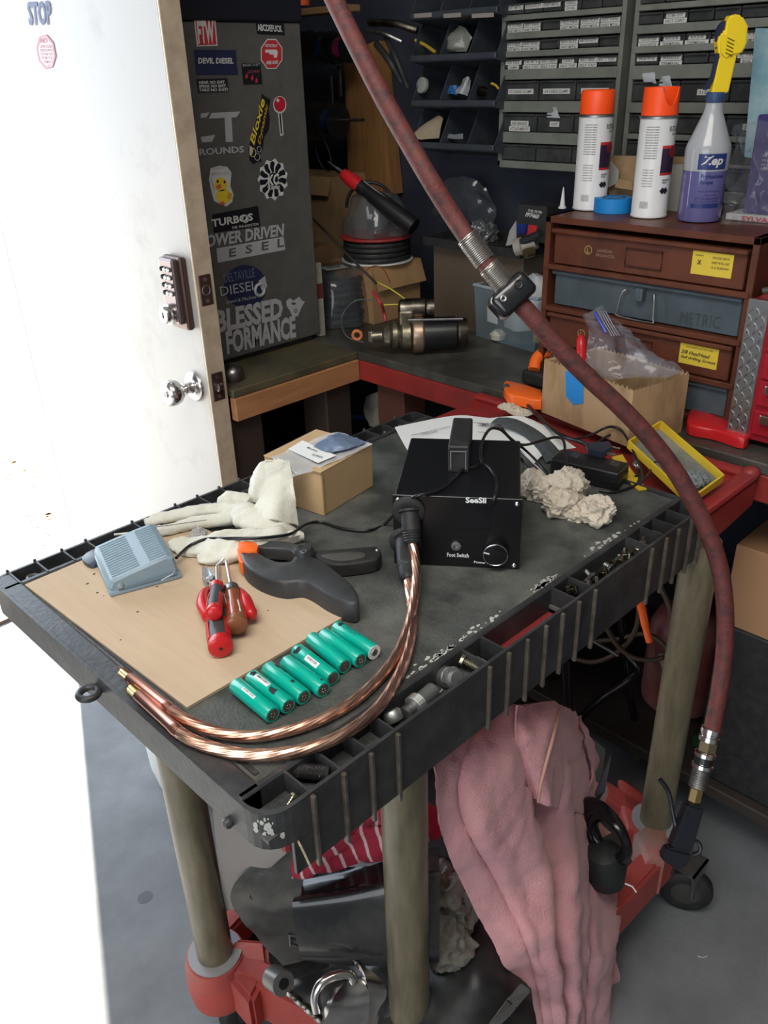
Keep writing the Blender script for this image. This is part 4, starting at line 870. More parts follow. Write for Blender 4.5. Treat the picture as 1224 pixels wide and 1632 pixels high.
a = st([(309, 29), (343, 28), (347, 73), (314, 74)], s_w, 'white and red square sticker reading FTW'); st([(311, 31), (341, 30), (345, 71), (316, 72)], s_r, None, 1, a, 'field'); stx('FTW', (316, 70), (342.5, 69), (313, 33), s_w, a, 2, .05)
a = st([(407, 34), (452, 36), (454, 56), (410, 54)], s_k, 'small black sticker with pale scratchy letters'); stx('ABCDEFUCK', (411, 49), (450.5, 51.5), (409, 38), s_w, a, 1, .03)
st([(309, 79), (376, 80), (379, 119), (313, 119)], s_n, 'navy sticker reading DEVIL DIESEL'); a = KIDS(sc)[-1]; stx('DEVIL DIESEL', (316, 101.5), (372, 101.5), (316, 92), s_w, a, 1, .035)
a = st([(313, 126), (362, 125), (365, 146), (316, 148)], s_k, 'small black three line sticker in white capitals')
for k, (s, y) in enumerate((('HEAR NO SHIT.', 134), ('SPEAK NO SHIT.', 140), ('TAKE NO SHIT!', 146))): stx(s, (317, y), (359+k*2, y-.8), (317, y-5), s_w, a, 1, .03)
a = st([(385, 101), (415, 100), (418, 134), (388, 135)], s_k, 'small dark square sticker with red marks'); stx('BASIC SHIT', (387, 106), (414, 105), (387, 102), s_g, a, 1, .0); stx('GETAWAY', (395, 117), (414, 116), (395, 112), mat('dim_red', (.35, .08, .10)), a, 1, .0)
for p in ((391, 121), (400, 124), (407, 128)): st([p, (p[0]+3, p[1]-5), (p[0]+4, p[1]+2), (p[0]+1, p[1]+5)], s_r, None, 2, a, 'mark')
o8 = lambda cx, cy, rx, ry, n=8, ph=math.pi/8: [(cx+rx*math.cos(ph+2*math.pi*i/n), cy+ry*math.sin(ph+2*math.pi*i/n)) for i in range(n)]
a = st(o8(433, 86, 18.5, 26), s_w, 'red octagonal warning sticker with a white pistol'); st(o8(433, 86, 17, 24), s_r, None, 1, a, 'field')
stx('PROTECTED BY', (423, 75), (442, 75.5), (423, 70), s_w, a, 2, .03); stx('ARMED GUARD', (424, 103), (443, 102), (424, 97), s_w, a, 2, .03)
st([(423, 79), (441, 79), (443, 84), (441, 92), (437, 92), (436, 87), (430, 87), (429, 84), (423, 84)], s_w, None, 2, a, 'pistol')
# CT rounds lettering
a = st([(320, 181), (334, 179), (329, 187), (320, 188)], s_g, 'large silver cut letters partly hidden by the door'); a2 = st([(320, 218), (343, 215), (338, 226), (322, 227)], s_g, None, 0, a, 'letter')
st([(337, 180), (383.5, 177.5), (377, 187), (369, 187.5), (371, 226), (360, 226), (358, 188), (333, 189)], s_g, None, 0, a, 'letter')
stx('ROUNDS', (318, 248), (389, 243), (317, 237), s_g, a, 0, .03)
# yellow graffiti sticker
a = st([(417, 149), (426, 156), (431, 158), (428, 175), (430, 190), (428, 208), (421, 218), (419, 236), (414, 246), (417, 258), (410, 257), (404, 262), (398, 256), (396, 240), (399, 225), (405, 205), (410, 185), (415, 170)], s_k, 'tall black and yellow graffiti lettering sticker')
stx('Bloxie', (405, 232), (423, 160), (397, 228), s_y, a, 1, .02, .3); stx('Dynamic', (416, 232), (429, 168), (410, 229), mat('sticker_gold', (.55, .32, .03)), a, 1, .015, .3)
for p, r in (((403, 243), 6), ((410, 250), 5), ((413, 238), 4)): MB().torus(SP(*p, 1), (0, 1, 0), r*.0014, .0006, 16, 5).build('gear_ring', s_g if r < 6 else s_y, a)
st([(398, 232), (404, 236), (402, 246), (398, 248)], s_g, None, 1, a, 'mark')
# lollipop
a = st(o8(446, 167, 10.5, 14, 20)+[], s_w, 'red lollipop sticker with white outline'); st([(443, 178), (449, 178), (452, 215), (447, 217)], s_w, None, 0, a, 'stick_outline'); st([(445, 181), (447.6, 181), (450, 213), (448, 214)], s_k, None, 1, a, 'stick')
st(o8(446, 166, 9, 12, 20), mat('candy_red', (.45, .015, .03), .3), None, 1, a, 'candy'); st(o8(443, 160, 2.2, 3, 10), s_w, None, 2, a, 'gleam')
# duck
a = st([(336, 268), (350, 264), (362, 266), (369, 275), (367, 296), (372, 310), (370, 322), (361, 329), (350, 325), (341, 320), (337, 305), (333, 286)], s_w, 'yellow rubber duck sticker holding a knife, white outline')
st(o8(352, 294, 10.5, 11, 20), s_y, None, 1, a, 'duck_head'); st(o8(357, 313, 13, 11, 20), s_y, None, 1, a, 'duck_body'); st([(344, 296), (352, 293), (353, 300), (346, 302)], mat('beak_orange', (.60, .14, .03)), None, 2, a, 'beak')
for p in ((347, 289), (358, 290)): st(o8(*p, 1.6, 2.4, 10), s_k, None, 3, a, 'eye')
st([(364, 306), (370, 309), (367, 318), (361, 316)], mat('sticker_gold', (.55, .32, .03)), None, 2, a, 'tail'); st([(349, 322), (357, 321), (359, 326), (351, 327)], mat('beak_orange', (.60, .14, .03)), None, 2, a, 'feet')
st([(335, 284), (337, 283), (343, 303), (341, 305)], s_g, None, 2, a, 'knife'); stx('DUCK OFF', (339, 271), (360, 269), (339, 266.5), s_g, a, 2, .02); stx('BEFORE COFFEE', (337, 279), (368, 277), (337, 274.5), s_g, a, 2, .0)
# turbine wheel sticker
c = (435, 286); a = st([(c[0]+ (24.5 if i % 2 else 21)*math.cos(i*math.pi/11), c[1]+(34 if i % 2 else 29)*math.sin(i*math.pi/11)) for i in range(22)], s_w, 'round turbine wheel sticker reading KC TURBOS')
for i in range(11):
    t0 = i*2*math.pi/11; f = lambda r, t: (c[0]+r*23*math.cos(t), c[1]+r*31*math.sin(t))
    st([f(.36, t0), f(.62, t0-.16), f(.90, t0-.05), f(.95, t0+.14), f(.86, t0+.30), f(.64, t0+.25), f(.40, t0+.34)], s_k, None, 1, a, 'blade')
st(o8(*c, 8, 11, 18), s_k, None, 2, a, 'hub'); stx('KC', (427, 297), (446, 294), (425, 279), s_w, a, 3, .04, .2); stx('TURBOS', (426, 303), (446, 301), (426, 297.5), s_w, a, 3, .03)
# turbos banner
a = st([(338, 342), (411, 328), (415, 360), (341, 371)], s_k, 'black banner sticker reading TURBOS'); stx('TURBOS', (340, 362), (405, 351), (336, 350), s_w, a, 1, .03, .2)
MB().torus(SP(391, 349, 3), (0, 1, 0), .0075, .0018, 18, 5).build('wheel_mark', s_g, a); stx('FUEL THE ADDICTION', (370, 365), (412, 359), (370, 361), s_w, a, 1, .01)
a = st([(345, 396), (452, 377), (455, 398), (347, 419)], s_g, 'silver bar reading ESEL under POWER DRIVEN lettering')
stx('POWER DRIVEN', (318, 397), (452, 375.5), (318, 376), s_g, a, 0, .035)
for ch, x in (('E', 365), ('S', 391), ('E', 417), ('L', 442)): stx(ch, (x, 410-(x-365)*.20), (x+11, 408-(x-365)*.20), (x, 396.5-(x-365)*.20), cabm, a, 1, .02)
# oval
a = st(o8(391, 456, 34, 34, 28), s_n, 'dark blue oval sticker with silver script and a turbo')
MB().torus(SP(414, 462, 1), (0, 1, 0), .013, .004, 20, 5).build('turbo_mark', s_g, a); st([(412, 448), (422, 440), (426, 456), (420, 470)], s_g, None, 1, a, 'turbo_scroll')
stx('DELTAVILLE', (358, 451), (407, 441), (355, 437), mat('dim_blue_print', (.14, .17, .27)), a, 1, .0, .1); stx('DIESEL', (352, 472), (410, 461), (350, 457), s_g, a, 2, .0); stx('Speed & Machine', (360, 486), (408, 477), (360, 479), s_g, a, 1, .0, .2)
a = stx('BLESSED', (345, 532), (451, 508), (343, 495), s_g, sc, 0, .045); a['label'] = 'silver BLESSED lettering'
a = text(MB(), 'FORMANCE', SP(362, 566), SP(472, 538), SP(359, 528), .045, 0, .0003).build('lettering', s_g, sc, fix=False); a['label'] = 'silver FORMANCE lettering'
a = st([(456, 480), (462, 475), (468, 479), (477, 473), (481, 479), (486, 481), (482, 487), (478, 496), (475, 504), (466, 505), (462, 495), (457, 488)], s_g, 'small silver engine with crossed pistons sticker'); MB().torus(SP(471, 495, 1), (0, 1, 0), .004, .0012, 14, 5).build('piston_ring', cabm, a)
st(o8(468, 484, 4, 2, 8), cabm, None, 1, a, 'mark')

# boards beside the cabinet
pb = thing('painted_board', 'narrow cream and dark red board standing right of the stickered cabinet', 'board', (1.36, 1.62, ZB))
MB().rbox((1.343, 1.60, ZB), (1.362, 1.75, 1.04), .002, 1).build('board', mat('cream_board', (.36, .33, .27), .7, 0, (.25, .23, .19), 30), pb)
MB().rbox((1.3425, 1.599, .955), (1.3625, 1.751, .992), .001, 1).build('red_band', mat('dark_red_band', (.12, .03, .025), .5), pb)

# ================================================================ wall parts drawers
grayf = mat('grey_green_steel', (.20, .21, .185), .45, .2, (.14, .15, .13), 14, .4, .7, .1, 60)
smoke = mat('smoky_drawer_plastic', (.030, .033, .034), .22, 0, (.055, .058, .056), 24, coat=.3)
lblm = mat('off_white_label', (.52, .52, .50), .6)
words = ['SHEET METAL', 'SHEET METAL', 'SELF TAP', 'SOCKETS', 'TERMINAL', '6X3/8', 'NOT CERT', 'LAMP', 'BOLT', 'CLUSTER']
def unit(label, u, v1, v0, rows, zbot, seed, wl, shear=0):
    """rows: list (z0, z1, n, [texts]) ; v1 is the far (left) side"""
    t = thing('parts_cabinet', label, 'drawer cabinet', (u+.07, (v0+v1)/2, zbot), 0, 'wall cabinets of small drawers')
    zt_ = rows[-1][1]+.02; D = .14
    MB().rbox((u, v0, zbot), (u+D, v0+.010, zt_), .001, 1).rbox((u, v1-.010, zbot), (u+D, v1, zt_), .001, 1).rbox((u+D-.004, v0, zbot), (u+D, v1, zt_), .001, 1).rbox((u, v0, zbot), (u+D, v1, zbot+.012), .001, 1).rbox((u, v0, zt_-.006), (u+D, v1, zt_), .001, 1).build('frame', grayf, t)
    random.seed(seed)
    pz = zbot
    for z0, z1, n, tx in rows:
        MB().rbox((u-.003, v0+.008, max(pz-.003, z0-.026)), (u+D-.01, v1-.008, z0-.0015), .001, 1).build('shelf_bar', grayf, t); pz = z1
        w_ = (v1-v0-.020)/n
        for i in range(n):
            a = v1-.010-w_*(i+1)+.0015; b = v1-.010-w_*i-.0015
            dr = MB().rbox((u+.002, a, z0), (u+.05, b, z1-.006), .0015, 1).rbox((u-.003, a+.002, z1-.010), (u+.003, b-.002, z1-.007), .0006, 1).build('drawer', smoke, t)
            s = tx[i] if i < len(tx) else ''
            if s:
                hh = (z1-z0); ln = s.split('|'); lh = .0085 if n > 4 else .0105
                yc = (a+b)/2+random.uniform(-.002, .002)
                for k, q in enumerate(ln):
                    zc = z0+hh*.62-k*(lh+.0008)-(.004 if n > 4 else .010); hw = min(w_*.46, .0036*len(q)*.62+.006) if n > 4 else min(w_*.36, .0034*len(q)*.62+.006)
                    L = MB().box((u+.0008, yc-hw, zc-lh/2), (u+.0021, yc+hw, zc+lh/2)).build('label_strip', lblm, dr)
                    text(MB(), q, (u+.0006, yc+min(hw*.88, .0022*len(q)+.002), zc-lh*.28), (u+.0006, yc-min(hw*.88, .0022*len(q)+.002), zc-lh*.28), (u+.0006, yc+min(hw*.88, .0022*len(q)+.002), zc+lh*.28), .01, 0, .0003).build('lettering', mat('label_ink', (.10, .10, .10), .7), dr, fix=False)
    return t
SM = '10X1|SHEET METAL'
uA = 1.705
def zz_(y, x=890): return onu(x, y, uA).z
yrows = [(259, 228), (211, 177), (160, 123), (107, 86), (77, 56), (46, 25), (17, -6)]
rws = []
txt = [['', '', ''], ['AIR BRAKE|ATTACHMENTS', 'UNF', ''], ['1/2 CABLE CLAMP', '3/4 CABLE CLAMP', '1 CABLE CLAMP'],
       ['10X HEX|LAMP', '10 X 1|SELF TAP', '10X1 HEX|SELF TAP', '12X1|SELF TAP', '8X1 HEX|SELF TAP', '8X 1 TEK'],
       ['10X1 HEX|SHEET METAL', '10X1 OVAL|SHEET METAL', '', '10X1 FLAT|SHEET METAL', '#6-32 NUT', ''],
       ['1 X 1/2 PAN|SHEET METAL', '8X1 PAN|SHEET METAL', '', '10X2 PAN|SHEET METAL', '10X3 FLAT|SHEET METAL', '10X1 OVAL|SHEET METAL'],
       ['SHEET METAL', '8X3/4 FLAT', 'SHEET METAL', '10X2|OVAL', '', '']]
for (yb, yt), tx in zip(yrows, txt): rws.append((zz_(yb), zz_(yt), 3 if yb > 110 else 6, tx))
vL = onu(797, 120, uA).y; vR = onu(988, 130, uA).y
unit('grey wall cabinet of small labelled drawers, left of the pair', uA, vL, vR, rws, zz_(270), 3, 0)
yr2 = [(300, 262), (258, 222), (214, 178), (162, 123), (101, 79), (69, 47), (34, 9), (0, -22)]
tx2 = [['', '', ''], ['', '', ''], ['', '', '2057A'], ['', '3156', ''], ['906/916', '9006/55|TERMINAL', '', '', 'IC TERM|BOLT', ''], ['CLUSTER|SOCKETS', '8X3/8|TERMINAL', '6X3/8|TERMINAL', '4X3/8|TERMINAL', '2X3/8|TERMINAL', '1X3/8|TERMINAL'],
       ['', '1/8-27|NOT CERT', '', '', '', '3/4 OD|CLAMP'], ['', '', '', '', '', '']]
vL2 = onu(1002, 120, uA).y; w1 = (vL-vR)
rw2 = [(onu(1100, yb, uA).z, onu(1100, yt, uA).z, 3 if yb > 110 else 6, t_) for (yb, yt), t_ in zip(yr2, tx2)]
unit('grey wall cabinet of small labelled drawers, right of the pair, behind the spray bottle', uA, vL2, vL2-w1*1.06, rw2, rw2[0][0]-.02, 4, 0)
# bits inside clear drawers
random.seed(8)
for i, (x, y) in enumerate(((838, 240), (900, 248), (880, 180), (1035, 125), (1060, 130), (1080, 210), (1100, 96))):
    g = smoothgrid([[onu(x-10, y-8, uA-.0015), onu(x+8, y-10, uA-.005)], [onu(x-9, y+7, uA-.0015), onu(x+12, y+8, uA-.002)]], 5)
    if i in (2, 3, 4): single(MB().grid(rumple(g, .004, 60, i), .0004), 'plastic_bag', cb, ('', '', 'clear plastic poking out of a lower drawer of the left cabinet', 'clear plastic bag poking out over the 3156 drawer row, left', 'clear plastic bag corner beside the other over the 3156 row')[i], 'bag', smooth=True)

# ================================================================ open bins on the wall
binm = mat('dark_blue_grey_bin', (.035, .042, .052), .45, 0, (.05, .057, .066), 20)
bn = thing('bin_rack', 'dark hopper bin rack with three shelves of open compartments, left of the drawer cabinets', 'bin rack', (1.75, 1.6, 1.2))
BU = 1.67; bv = [onu(x, 150, BU).y for x in (656, 700, 745, 790)]
zr = [onu(725, y, BU).z for y in (233, 164, 90, 20)]
for k, z in enumerate(zr):
    MB().rbox((BU-.004, bv[3], z-.008), (BU+.006, bv[0], z+.006), .003, 2).build('front_lip', binm, bn)
    MB().poly([(BU, bv[0], z-.006), (BU+.15, bv[0], z-.030), (BU+.15, bv[3], z-.030), (BU, bv[3], z-.006)], (0, 0, -.003)).build('shelf', binm, bn)
    for y in bv: MB().poly([(BU, y, z), (BU+.05, y, z+.085), (BU+.15, y, z+.085), (BU+.15, y, z-.03), (BU, y, z-.006)], (0, .0025, 0)).build('divider', binm, bn)
MB().box((BU+.15, bv[3], zr[0]-.04), (BU+.155, bv[0], zr[3]+.1)).build('back_panel', binm, bn)
for (x0, x1) in ((660, 688), (707, 735), (752, 787)): 
    MB().poly([onu(x0, 29, BU-.0055), onu(x1, 27, BU-.0055), onu(x1, 20, BU-.0055), onu(x0, 22, BU-.0055)], (-.0005, 0, 0)).build('label_strip', mat('dim_label', (.26, .23, .21), .7), bn)
def blob(pts, r, name, m, label, cat, grp='odds and ends in the wall bins', **k): return single(MB().tube(cr(pts, 5), r, 8), name, m, label, cat, grp, smooth=True, **k)
U2 = BU+.035
blob([onu(662, 64, U2), onu(678, 72, U2), onu(694, 83, U2)], .004, 'yellow_cable', mat('dull_yellow', (.45, .30, .03), .5), 'dull yellow cable hanging out of the top left wall bin', 'cable')
blob([onu(783, 133, U2), onu(790, 136, U2), onu(795, 142, U2)], .003, 'yellow_wire', mat('dull_yellow', (.45, .30, .03), .5), 'yellow wire end in the middle row beside the drawer cabinet', 'cable')
def film(name, px, m, label, am=.01, u=U2): return single(MB().grid(rumple(smoothgrid([[onu(x, y, u+d) for x, y, d in r] for r in px], 5), am, 30, len(label)), .001), name, m, label, 'bag', 'odds and ends in the wall bins', smooth=True)
film('plastic_bag', [[(732, 40, .01), (742, 45, 0), (752, 60, .01)], [(705, 76, 0), (725, 72, -.01), (745, 78, 0)], [(706, 82, 0), (725, 83, -.005), (742, 84, 0)]], mat('dim_film', (.20, .20, .18), .25), 'crumpled dim clear bag in the top middle wall bin')
film('blue_packet', [[(712, 140, .01), (722, 136, 0), (732, 138, .01)], [(708, 152, 0), (720, 150, -.01), (728, 153, 0)]], mat('bin_blue', (.02, .10, .28), .4), 'bright blue packet in the middle wall bin', .006)
film('clear_packet', [[(738, 126, .01), (746, 122, 0), (750, 128, .01)], [(726, 152, 0), (735, 150, -.01), (745, 153, 0)]], mat('bin_silver', (.32, .33, .34), .25), 'silvery packet beside the blue packet in the wall bins', .008)
film('paper_flap', [[(690, 190, .01), (700, 185, .01), (706, 188, .01)], [(660, 212, -.02), (680, 208, -.01), (703, 205, 0)], [(656, 220, -.03), (675, 222, -.02), (700, 220, 0)]], mat('tan_flap', (.30, .24, .16), .7), 'tan envelope sticking out of the lowest left wall bin', .004)
film('bin_packet', [[(708, 212, .01), (722, 214, 0), (738, 213, .01)], [(708, 220, 0), (722, 221, -.01), (738, 221, 0)]], mat('pale_line', (.18, .20, .22), .4), 'flat grey packet in the lowest middle wall bin', .002)
c = onu(677, 137, U2); single(MB().lathe([(.012, 0), (.018, .004), (.018, .012), (.010, .014)], c, (-1, .1, .2), 20), 'round_fitting', mat('pale_grey_fitting', (.30, .32, .30), .35), 'pale round fitting in the middle left wall bin', 'fitting', 'odds and ends in the wall bins', smooth=True)
c = onu(775, 147, U2); single(MB().lathe([(.006, 0), (.011, .003), (.011, .02), (.004, .022)], c, (-1, .4, .2), 16), 'bulb_socket', greasy, 'dark metal socket in the middle right wall bin', 'fitting', 'odds and ends in the wall bins', smooth=True)

# ================================================================ wood post, shelf, spools in the corner
def onb(x, y): return onu(x, y, 1.80)
single(MB().poly([onu(548, 85, 1.80), onu(600, 65, 1.80), onu(625, 310, 1.80), onu(556, 310, 1.80)], (.045, 0, 0)), 'wooden_post', woodpost, 'broad yellow pine post on the wall behind the red hose', 'post')
single(MB().rbox((1.55, onu(575, 20, 1.60).y, onu(500, 26, 1.60).z), (1.60, 2.33, onu(500, 15, 1.60).z), .002, 1), 'wooden_shelf_edge', mat('shelf_wood', (.22, .13, .06), .7), 'narrow wooden shelf edge high behind the cabinet', 'shelf')
for i, (x, c_, lb) in enumerate(((478, (.50, .04, .04), 'red topped aerosol can, left on the high wooden shelf'), (492, (.80, .12, .04), 'orange topped aerosol can, right on the high wooden shelf'))):
    p = onu(x, 12, 1.60); single(MB().lathe([(.022, 0), (.024, .03), (.02, .06), (0, .06)], (1.575, p.y, p.z+.003), (0, 0, 1), 20), 'aerosol_can', mat('cap%d' % i, c_, .4), lb, 'aerosol can', 'aerosol cans on the high shelf', smooth=True)
def spool(y, cx, r, wcol, label, x0=0):
    t = thing('wire_spool', label, 'wire spool', (1.70, 0, 1.2), 0, 'wire spools on the wall rod'); p = onu(cx, y, 1.70)
    MB().lathe([(r, 0), (r, .003), (.01, .003)], p, (0, -1, 0), 28).build('flange', blk, t, smooth=30)
    MB().lathe([(r*.68, .003), (r*.70, .02), (r*.68, .042)], p, (0, -1, 0), 28).build('wire', wcol, t, smooth=30)
    MB().lathe([(.01, .042), (r, .042), (r, .045), (.01, .045)], p, (0, -1, 0), 28).build('flange', blk, t, smooth=30)
wb, wr, wn_ = mat('wire_blue', (.02, .13, .38), .4), mat('wire_maroon', (.34, .03, .11), .4), mat('wire_navy', (.015, .03, .11), .4)
spool(77, 478, .042, wb, 'bright blue wire spool on the upper rod'); spool(77, 512, .040, wn_, 'black wire spool on the upper rod'); spool(77, 538, .036, wr, 'dark red wire spool on the upper rod')
spool(193, 488, .050, blk, 'large black wire spool on the lower rod'); spool(193, 522, .045, wn_, 'navy wire spool on the lower rod')
for y, lb in ((77, 'thin metal rod carrying the upper spools'), (193, 'thin metal rod carrying the lower spools')):
    single(MB().cyl(onu(470, y, 1.70), onu(580, y-2, 1.70), .004, n=10), 'spool_rod', dsteel, lb, 'rod', smooth=True)
single(MB().torus(onu(515, 245, 1.72), (.9, -.3, .2), .05, .0015, 32, 6), 'wire_loop', mat('loop_grey', (.10, .10, .11), .5), 'thin loop of grey wire hanging below the lower spools', 'wire')
for x, y0, y1 in ((527, 120, 168), (541, 105, 155)): single(MB().rbox((1.72, onu(x, 140, 1.72).y-.006, onu(x, y1, 1.72).z), (1.726, onu(x, 140, 1.72).y+.006, onu(x, y0, 1.72).z), .002, 1), 'hanging_strap', blkrub, 'black strap hanging between the spool rods, %s' % ('left' if x < 530 else 'right'), 'strap')
# hanging dark tools above the post
random.seed(21)
for i, (x0, y0, x1, y1) in enumerate(((590, 36, 665, 48), (585, 50, 640, 66), (600, 70, 640, 130), (615, 60, 650, 140))):
    single(MB().tube(cr([onu(x0, y0, 1.62), onu((x0+x1)/2, (y0+y1)/2-4, 1.60), onu(x1, y1, 1.62)], 6), (.009, .005, .008, .006)[i], 10), 'hanging_tool', (greasy, dsteel, blkrub, blkrub)[i], ('greasy metal bar with a ribbed end hanging beside the bins', 'thin bright metal pick hanging under the greasy bar', 'black hanging cable loop left of the bins', 'black hanging hose right beside the bins')[i], 'tool', 'tools hanging beside the bins', smooth=True)

# ================================================================ clutter on the right bench
def cbox(name, px, h, m, label, z=ZB, th=None, cat='box', grp='cardboard boxes on the corner bench', flaps=None, lean=None):
    P = [on(x, y, z) for x, y in px]; P.append(P[0]+P[2]-P[1]) if len(P) == 3 else None
    t = thing(name, label, cat, P[1], 0, grp); mb = MB(); c = sum(P, Vector())/4; n = 4
    I = [p+(c-p).normalized()*.004 for p in P]; top = Vector((0, 0, h)); vs = P+[p+top for p in P]+[p+top for p in I]+[p+Vector((0, 0, .004)) for p in I]
    fs = [(3, 2, 1, 0)]+[(i, (i+1) % 4, (i+1) % 4+4, i+4) for i in range(4)]+[(i+4, (i+1) % 4+4, (i+1) % 4+8, i+8) for i in range(4)]+[(i+8, (i+1) % 4+8, (i+1) % 4+12, i+12) for i in range(4)]+[(12, 13, 14, 15)]
    mb.add(vs, fs).build('carton', m, t)
    for k, ang, ln in (flaps or []):
        a, b = P[k]+top, P[(k+1) % 4]+top; e = (b-a).normalized(); o_ = Vector((e.y, -e.x, 0)); 
        if o_.dot(a-c) < 0: o_ = -o_
        d = (o_*math.cos(ang)+Vector((0, 0, 1))*math.sin(ang))*ln
        MB().poly([a, b, b+d-e*.01, a+d+e*.01], o_.cross(e)*.003).build('flap', m, t)
    return t
def B(u, v, z=ZB): return Vector((u, v, z))
def wbox(name, c, sx, sy, h, rz_, m, label, grp='cardboard boxes on the corner bench', flaps=None, z=ZB, cat='box'):
    t = thing(name, label, cat, (c[0], c[1], z), rz_, grp); M = MW[t]; t_ = .004
    mb = MB().box((-sx/2, -sy/2, 0), (sx/2, sy/2, t_), M=M)
    for a, b in (((-sx/2, -sy/2), (sx/2, -sy/2+t_)), ((-sx/2, sy/2-t_), (sx/2, sy/2)), ((-sx/2, -sy/2+t_), (-sx/2+t_, sy/2-t_)), ((sx/2-t_, -sy/2+t_), (sx/2, sy/2-t_))): mb.box((*a, t_), (*b, h), M=M)
    mb.build('carton', m, t)
    for side, ang, ln in (flaps or []):
        ex, ey, nx, ny, wd = {'f': (-sx/2, 0, -1, 0, sy), 'b': (sx/2, 0, 1, 0, sy), 'l': (0, sy/2, 0, 1, sx), 'r': (0, -sy/2, 0, -1, sx)}[side]
        a = Vector((ex - (ny*wd/2), ey + nx*wd/2, h)); b = Vector((ex + (ny*wd/2), ey - nx*wd/2, h)); d = Vector((nx*math.cos(ang), ny*math.cos(ang), math.sin(ang)))*ln
        MB().poly([M @ a, M @ b, M @ (b+d), M @ (a+d)], (0, 0, .003) if abs(math.sin(ang)) < .7 else M.to_3x3() @ Vector((nx*.003, ny*.003, 0))).build('flap', m, t)
    return t
# tall carton in the corner: front panel px (507,292)-(605,400)
q = onu(555, 420, 1.62)
wbox('cardboard_carton', (1.72, 2.02), .14, .26, .33, .08, mat('carton_tan', (.40, .26, .13), .85, 0, (.34, .22, .11), 8), 'tall open tan carton in the corner behind the grease gun', flaps=[('f', -1.2, .05)])
wbox('cardboard_carton', (1.50, 1.88), .16, .15, .17, .12, cardred, 'orange brown open carton in front of the tall one', flaps=[('f', .15, .07), ('l', .4, .08)])
wbox('cardboard_carton', (1.60, 1.66), .17, .17, .145, -.05, mat('carton_mid', (.38, .22, .10), .85, 0, (.28, .17, .08), 8), 'brown carton under the red cable reel', flaps=[('r', -1.2, .06)])
# coil in clear bag
co_ = thing('cable_coil', 'coil of black cable in a shiny clear bag left of the starter motor', 'cable coil', (1.44, 1.72, ZB))
cc = Vector((1.475, 1.685, ZB))
for k in range(7): MB().torus(cc+Vector((.003*math.sin(k*2), .003*math.cos(k*3), .012+k*.017)), (0, 0, 1), .072-.004*(k % 3), .0085, 36, 8).build('cable_turn', blkrub, co_, smooth=True)
g = []
for i in range(9):
    r = (.095, .094, .090, .085, .075, .06, .045, .028, .010)[i]; z = (.005, .04, .075, .105, .128, .140, .146, .147, .146)[i]
    g.append([cc+Vector((r*math.cos(a)*(1+.05*math.sin(5*a)), r*math.sin(a)*(1+.04*math.cos(7*a)), z)) for a in [2*math.pi*k/40 for k in range(41)]])
MB().grid(rumple(g, .008, 30, 3), 0).build('bag', mat('dark_film', (.10, .11, .12), .08, alpha=.42, coat=1), co_, smooth=True)
o = MB().poly([cc+Vector((-.05, .0, .147)), cc+Vector((-.06, -.04, .146)), cc+Vector((-.005, -.06, .148)), cc+Vector((.005, -.025, .149))], (0, 0, .001)).build('label_strip', mat('dim_paper', (.30, .31, .32), .5), co_)
# loose wires
W = lambda pts, r, c_, lb: single(MB().tube(cr(pts, 8), r, 8), 'loose_wire', mat('wire_'+c_[0], c_[1], .4), lb, 'wire', 'loose wires above the starter motor', smooth=True)
W([on(600, 449, 1.0), on(625, 462, .99), on(648, 482, .97), on(612, 486, .97)], .0018, ('yellow', (.60, .48, .06)), 'yellow wire kinked above the starter motor')
W([on(594, 465, .98), on(606, 482, .96), on(612, 498, .93), on(614, 512, .91)], .0035, ('red2', (.40, .03, .04)), 'thick red wire dropping behind the starter motor')
W([on(575, 440, .99), on(592, 425, 1.02), on(610, 428, 1.01), on(622, 450, .97)], .0012, ('redthin', (.35, .06, .03)), 'thin red wire arching over the cable coil')
W([on(597, 478, .94), on(565, 480, .94), on(545, 505, .90), on(552, 535, .88), on(580, 546, .87)], .0016, ('grey', (.12, .12, .14)), 'thin grey wire looping over the front of the coil bag')
W([on(480, 330, 1.15), on(520, 370, 1.10), on(560, 412, 1.05), on(600, 452, 1.0)], .003, ('dark', (.03, .025, .022)), 'dark cord sloping down from the cabinet to the coil')
# starter motor
sm_ = thing('starter_motor', 'greasy starter motor with a black barrel lying on the bench edge', 'starter motor', on(660, 550, ZB))
a, b = on(612, 535, .905), on(735, 530, .905); d = (b-a); L = d.length; a.z = b.z = .905; d = b-a
oil = mat('oily_cast_alloy', (.16, .14, .10), .35, .85, (.30, .27, .20), 50, bump=.3, bs=120)
MB().lathe([(.012, -.03), (.013, -.005), (.024, .0), (.030, .012), (.026, .016), (.032, .020), (.032, .030), (.026, .034), (.034, .042), (.036, .06), (.030, .066)], a, d, 28).build('nose_casting', oil, sm_, smooth=30)
MB().lathe([(.040, .066), (.042, .070), (.042, .088), (.039, .092)], a, d, 30).build('collar', mat('tan_metal', (.34, .25, .18), .35, .7), sm_, smooth=30)
MB().lathe([(.038, .092), (.0385, .095), (.0385, .165), (.034, .170)], a, d, 30).build('barrel', blk, sm_, smooth=30)
MB().lathe([(.034, .170), (.036, .174), (.034, .192), (.010, .194)], a, d, 30).build('end_bell', greasy, sm_, smooth=30)
up = Vector((0, .015, .058)); a2 = a+d.normalized()*.045+up
MB().lathe([(.014, 0), (.021, .004), (.023, .02), (.023, .06), (.019, .064), (.021, .068), (.021, .082), (.006, .083)], a2, d, 26).build('solenoid', greasy, sm_, smooth=30)
MB().rbox((-.02, -.022, -.03), (.015, .022, .03), .006, 2, M=Matrix.Translation(a+d.normalized()*.062+Vector((0, .01, .03))) @ d.to_track_quat('X', 'Z').to_matrix().to_4x4()).build('bracket', oil, sm_)
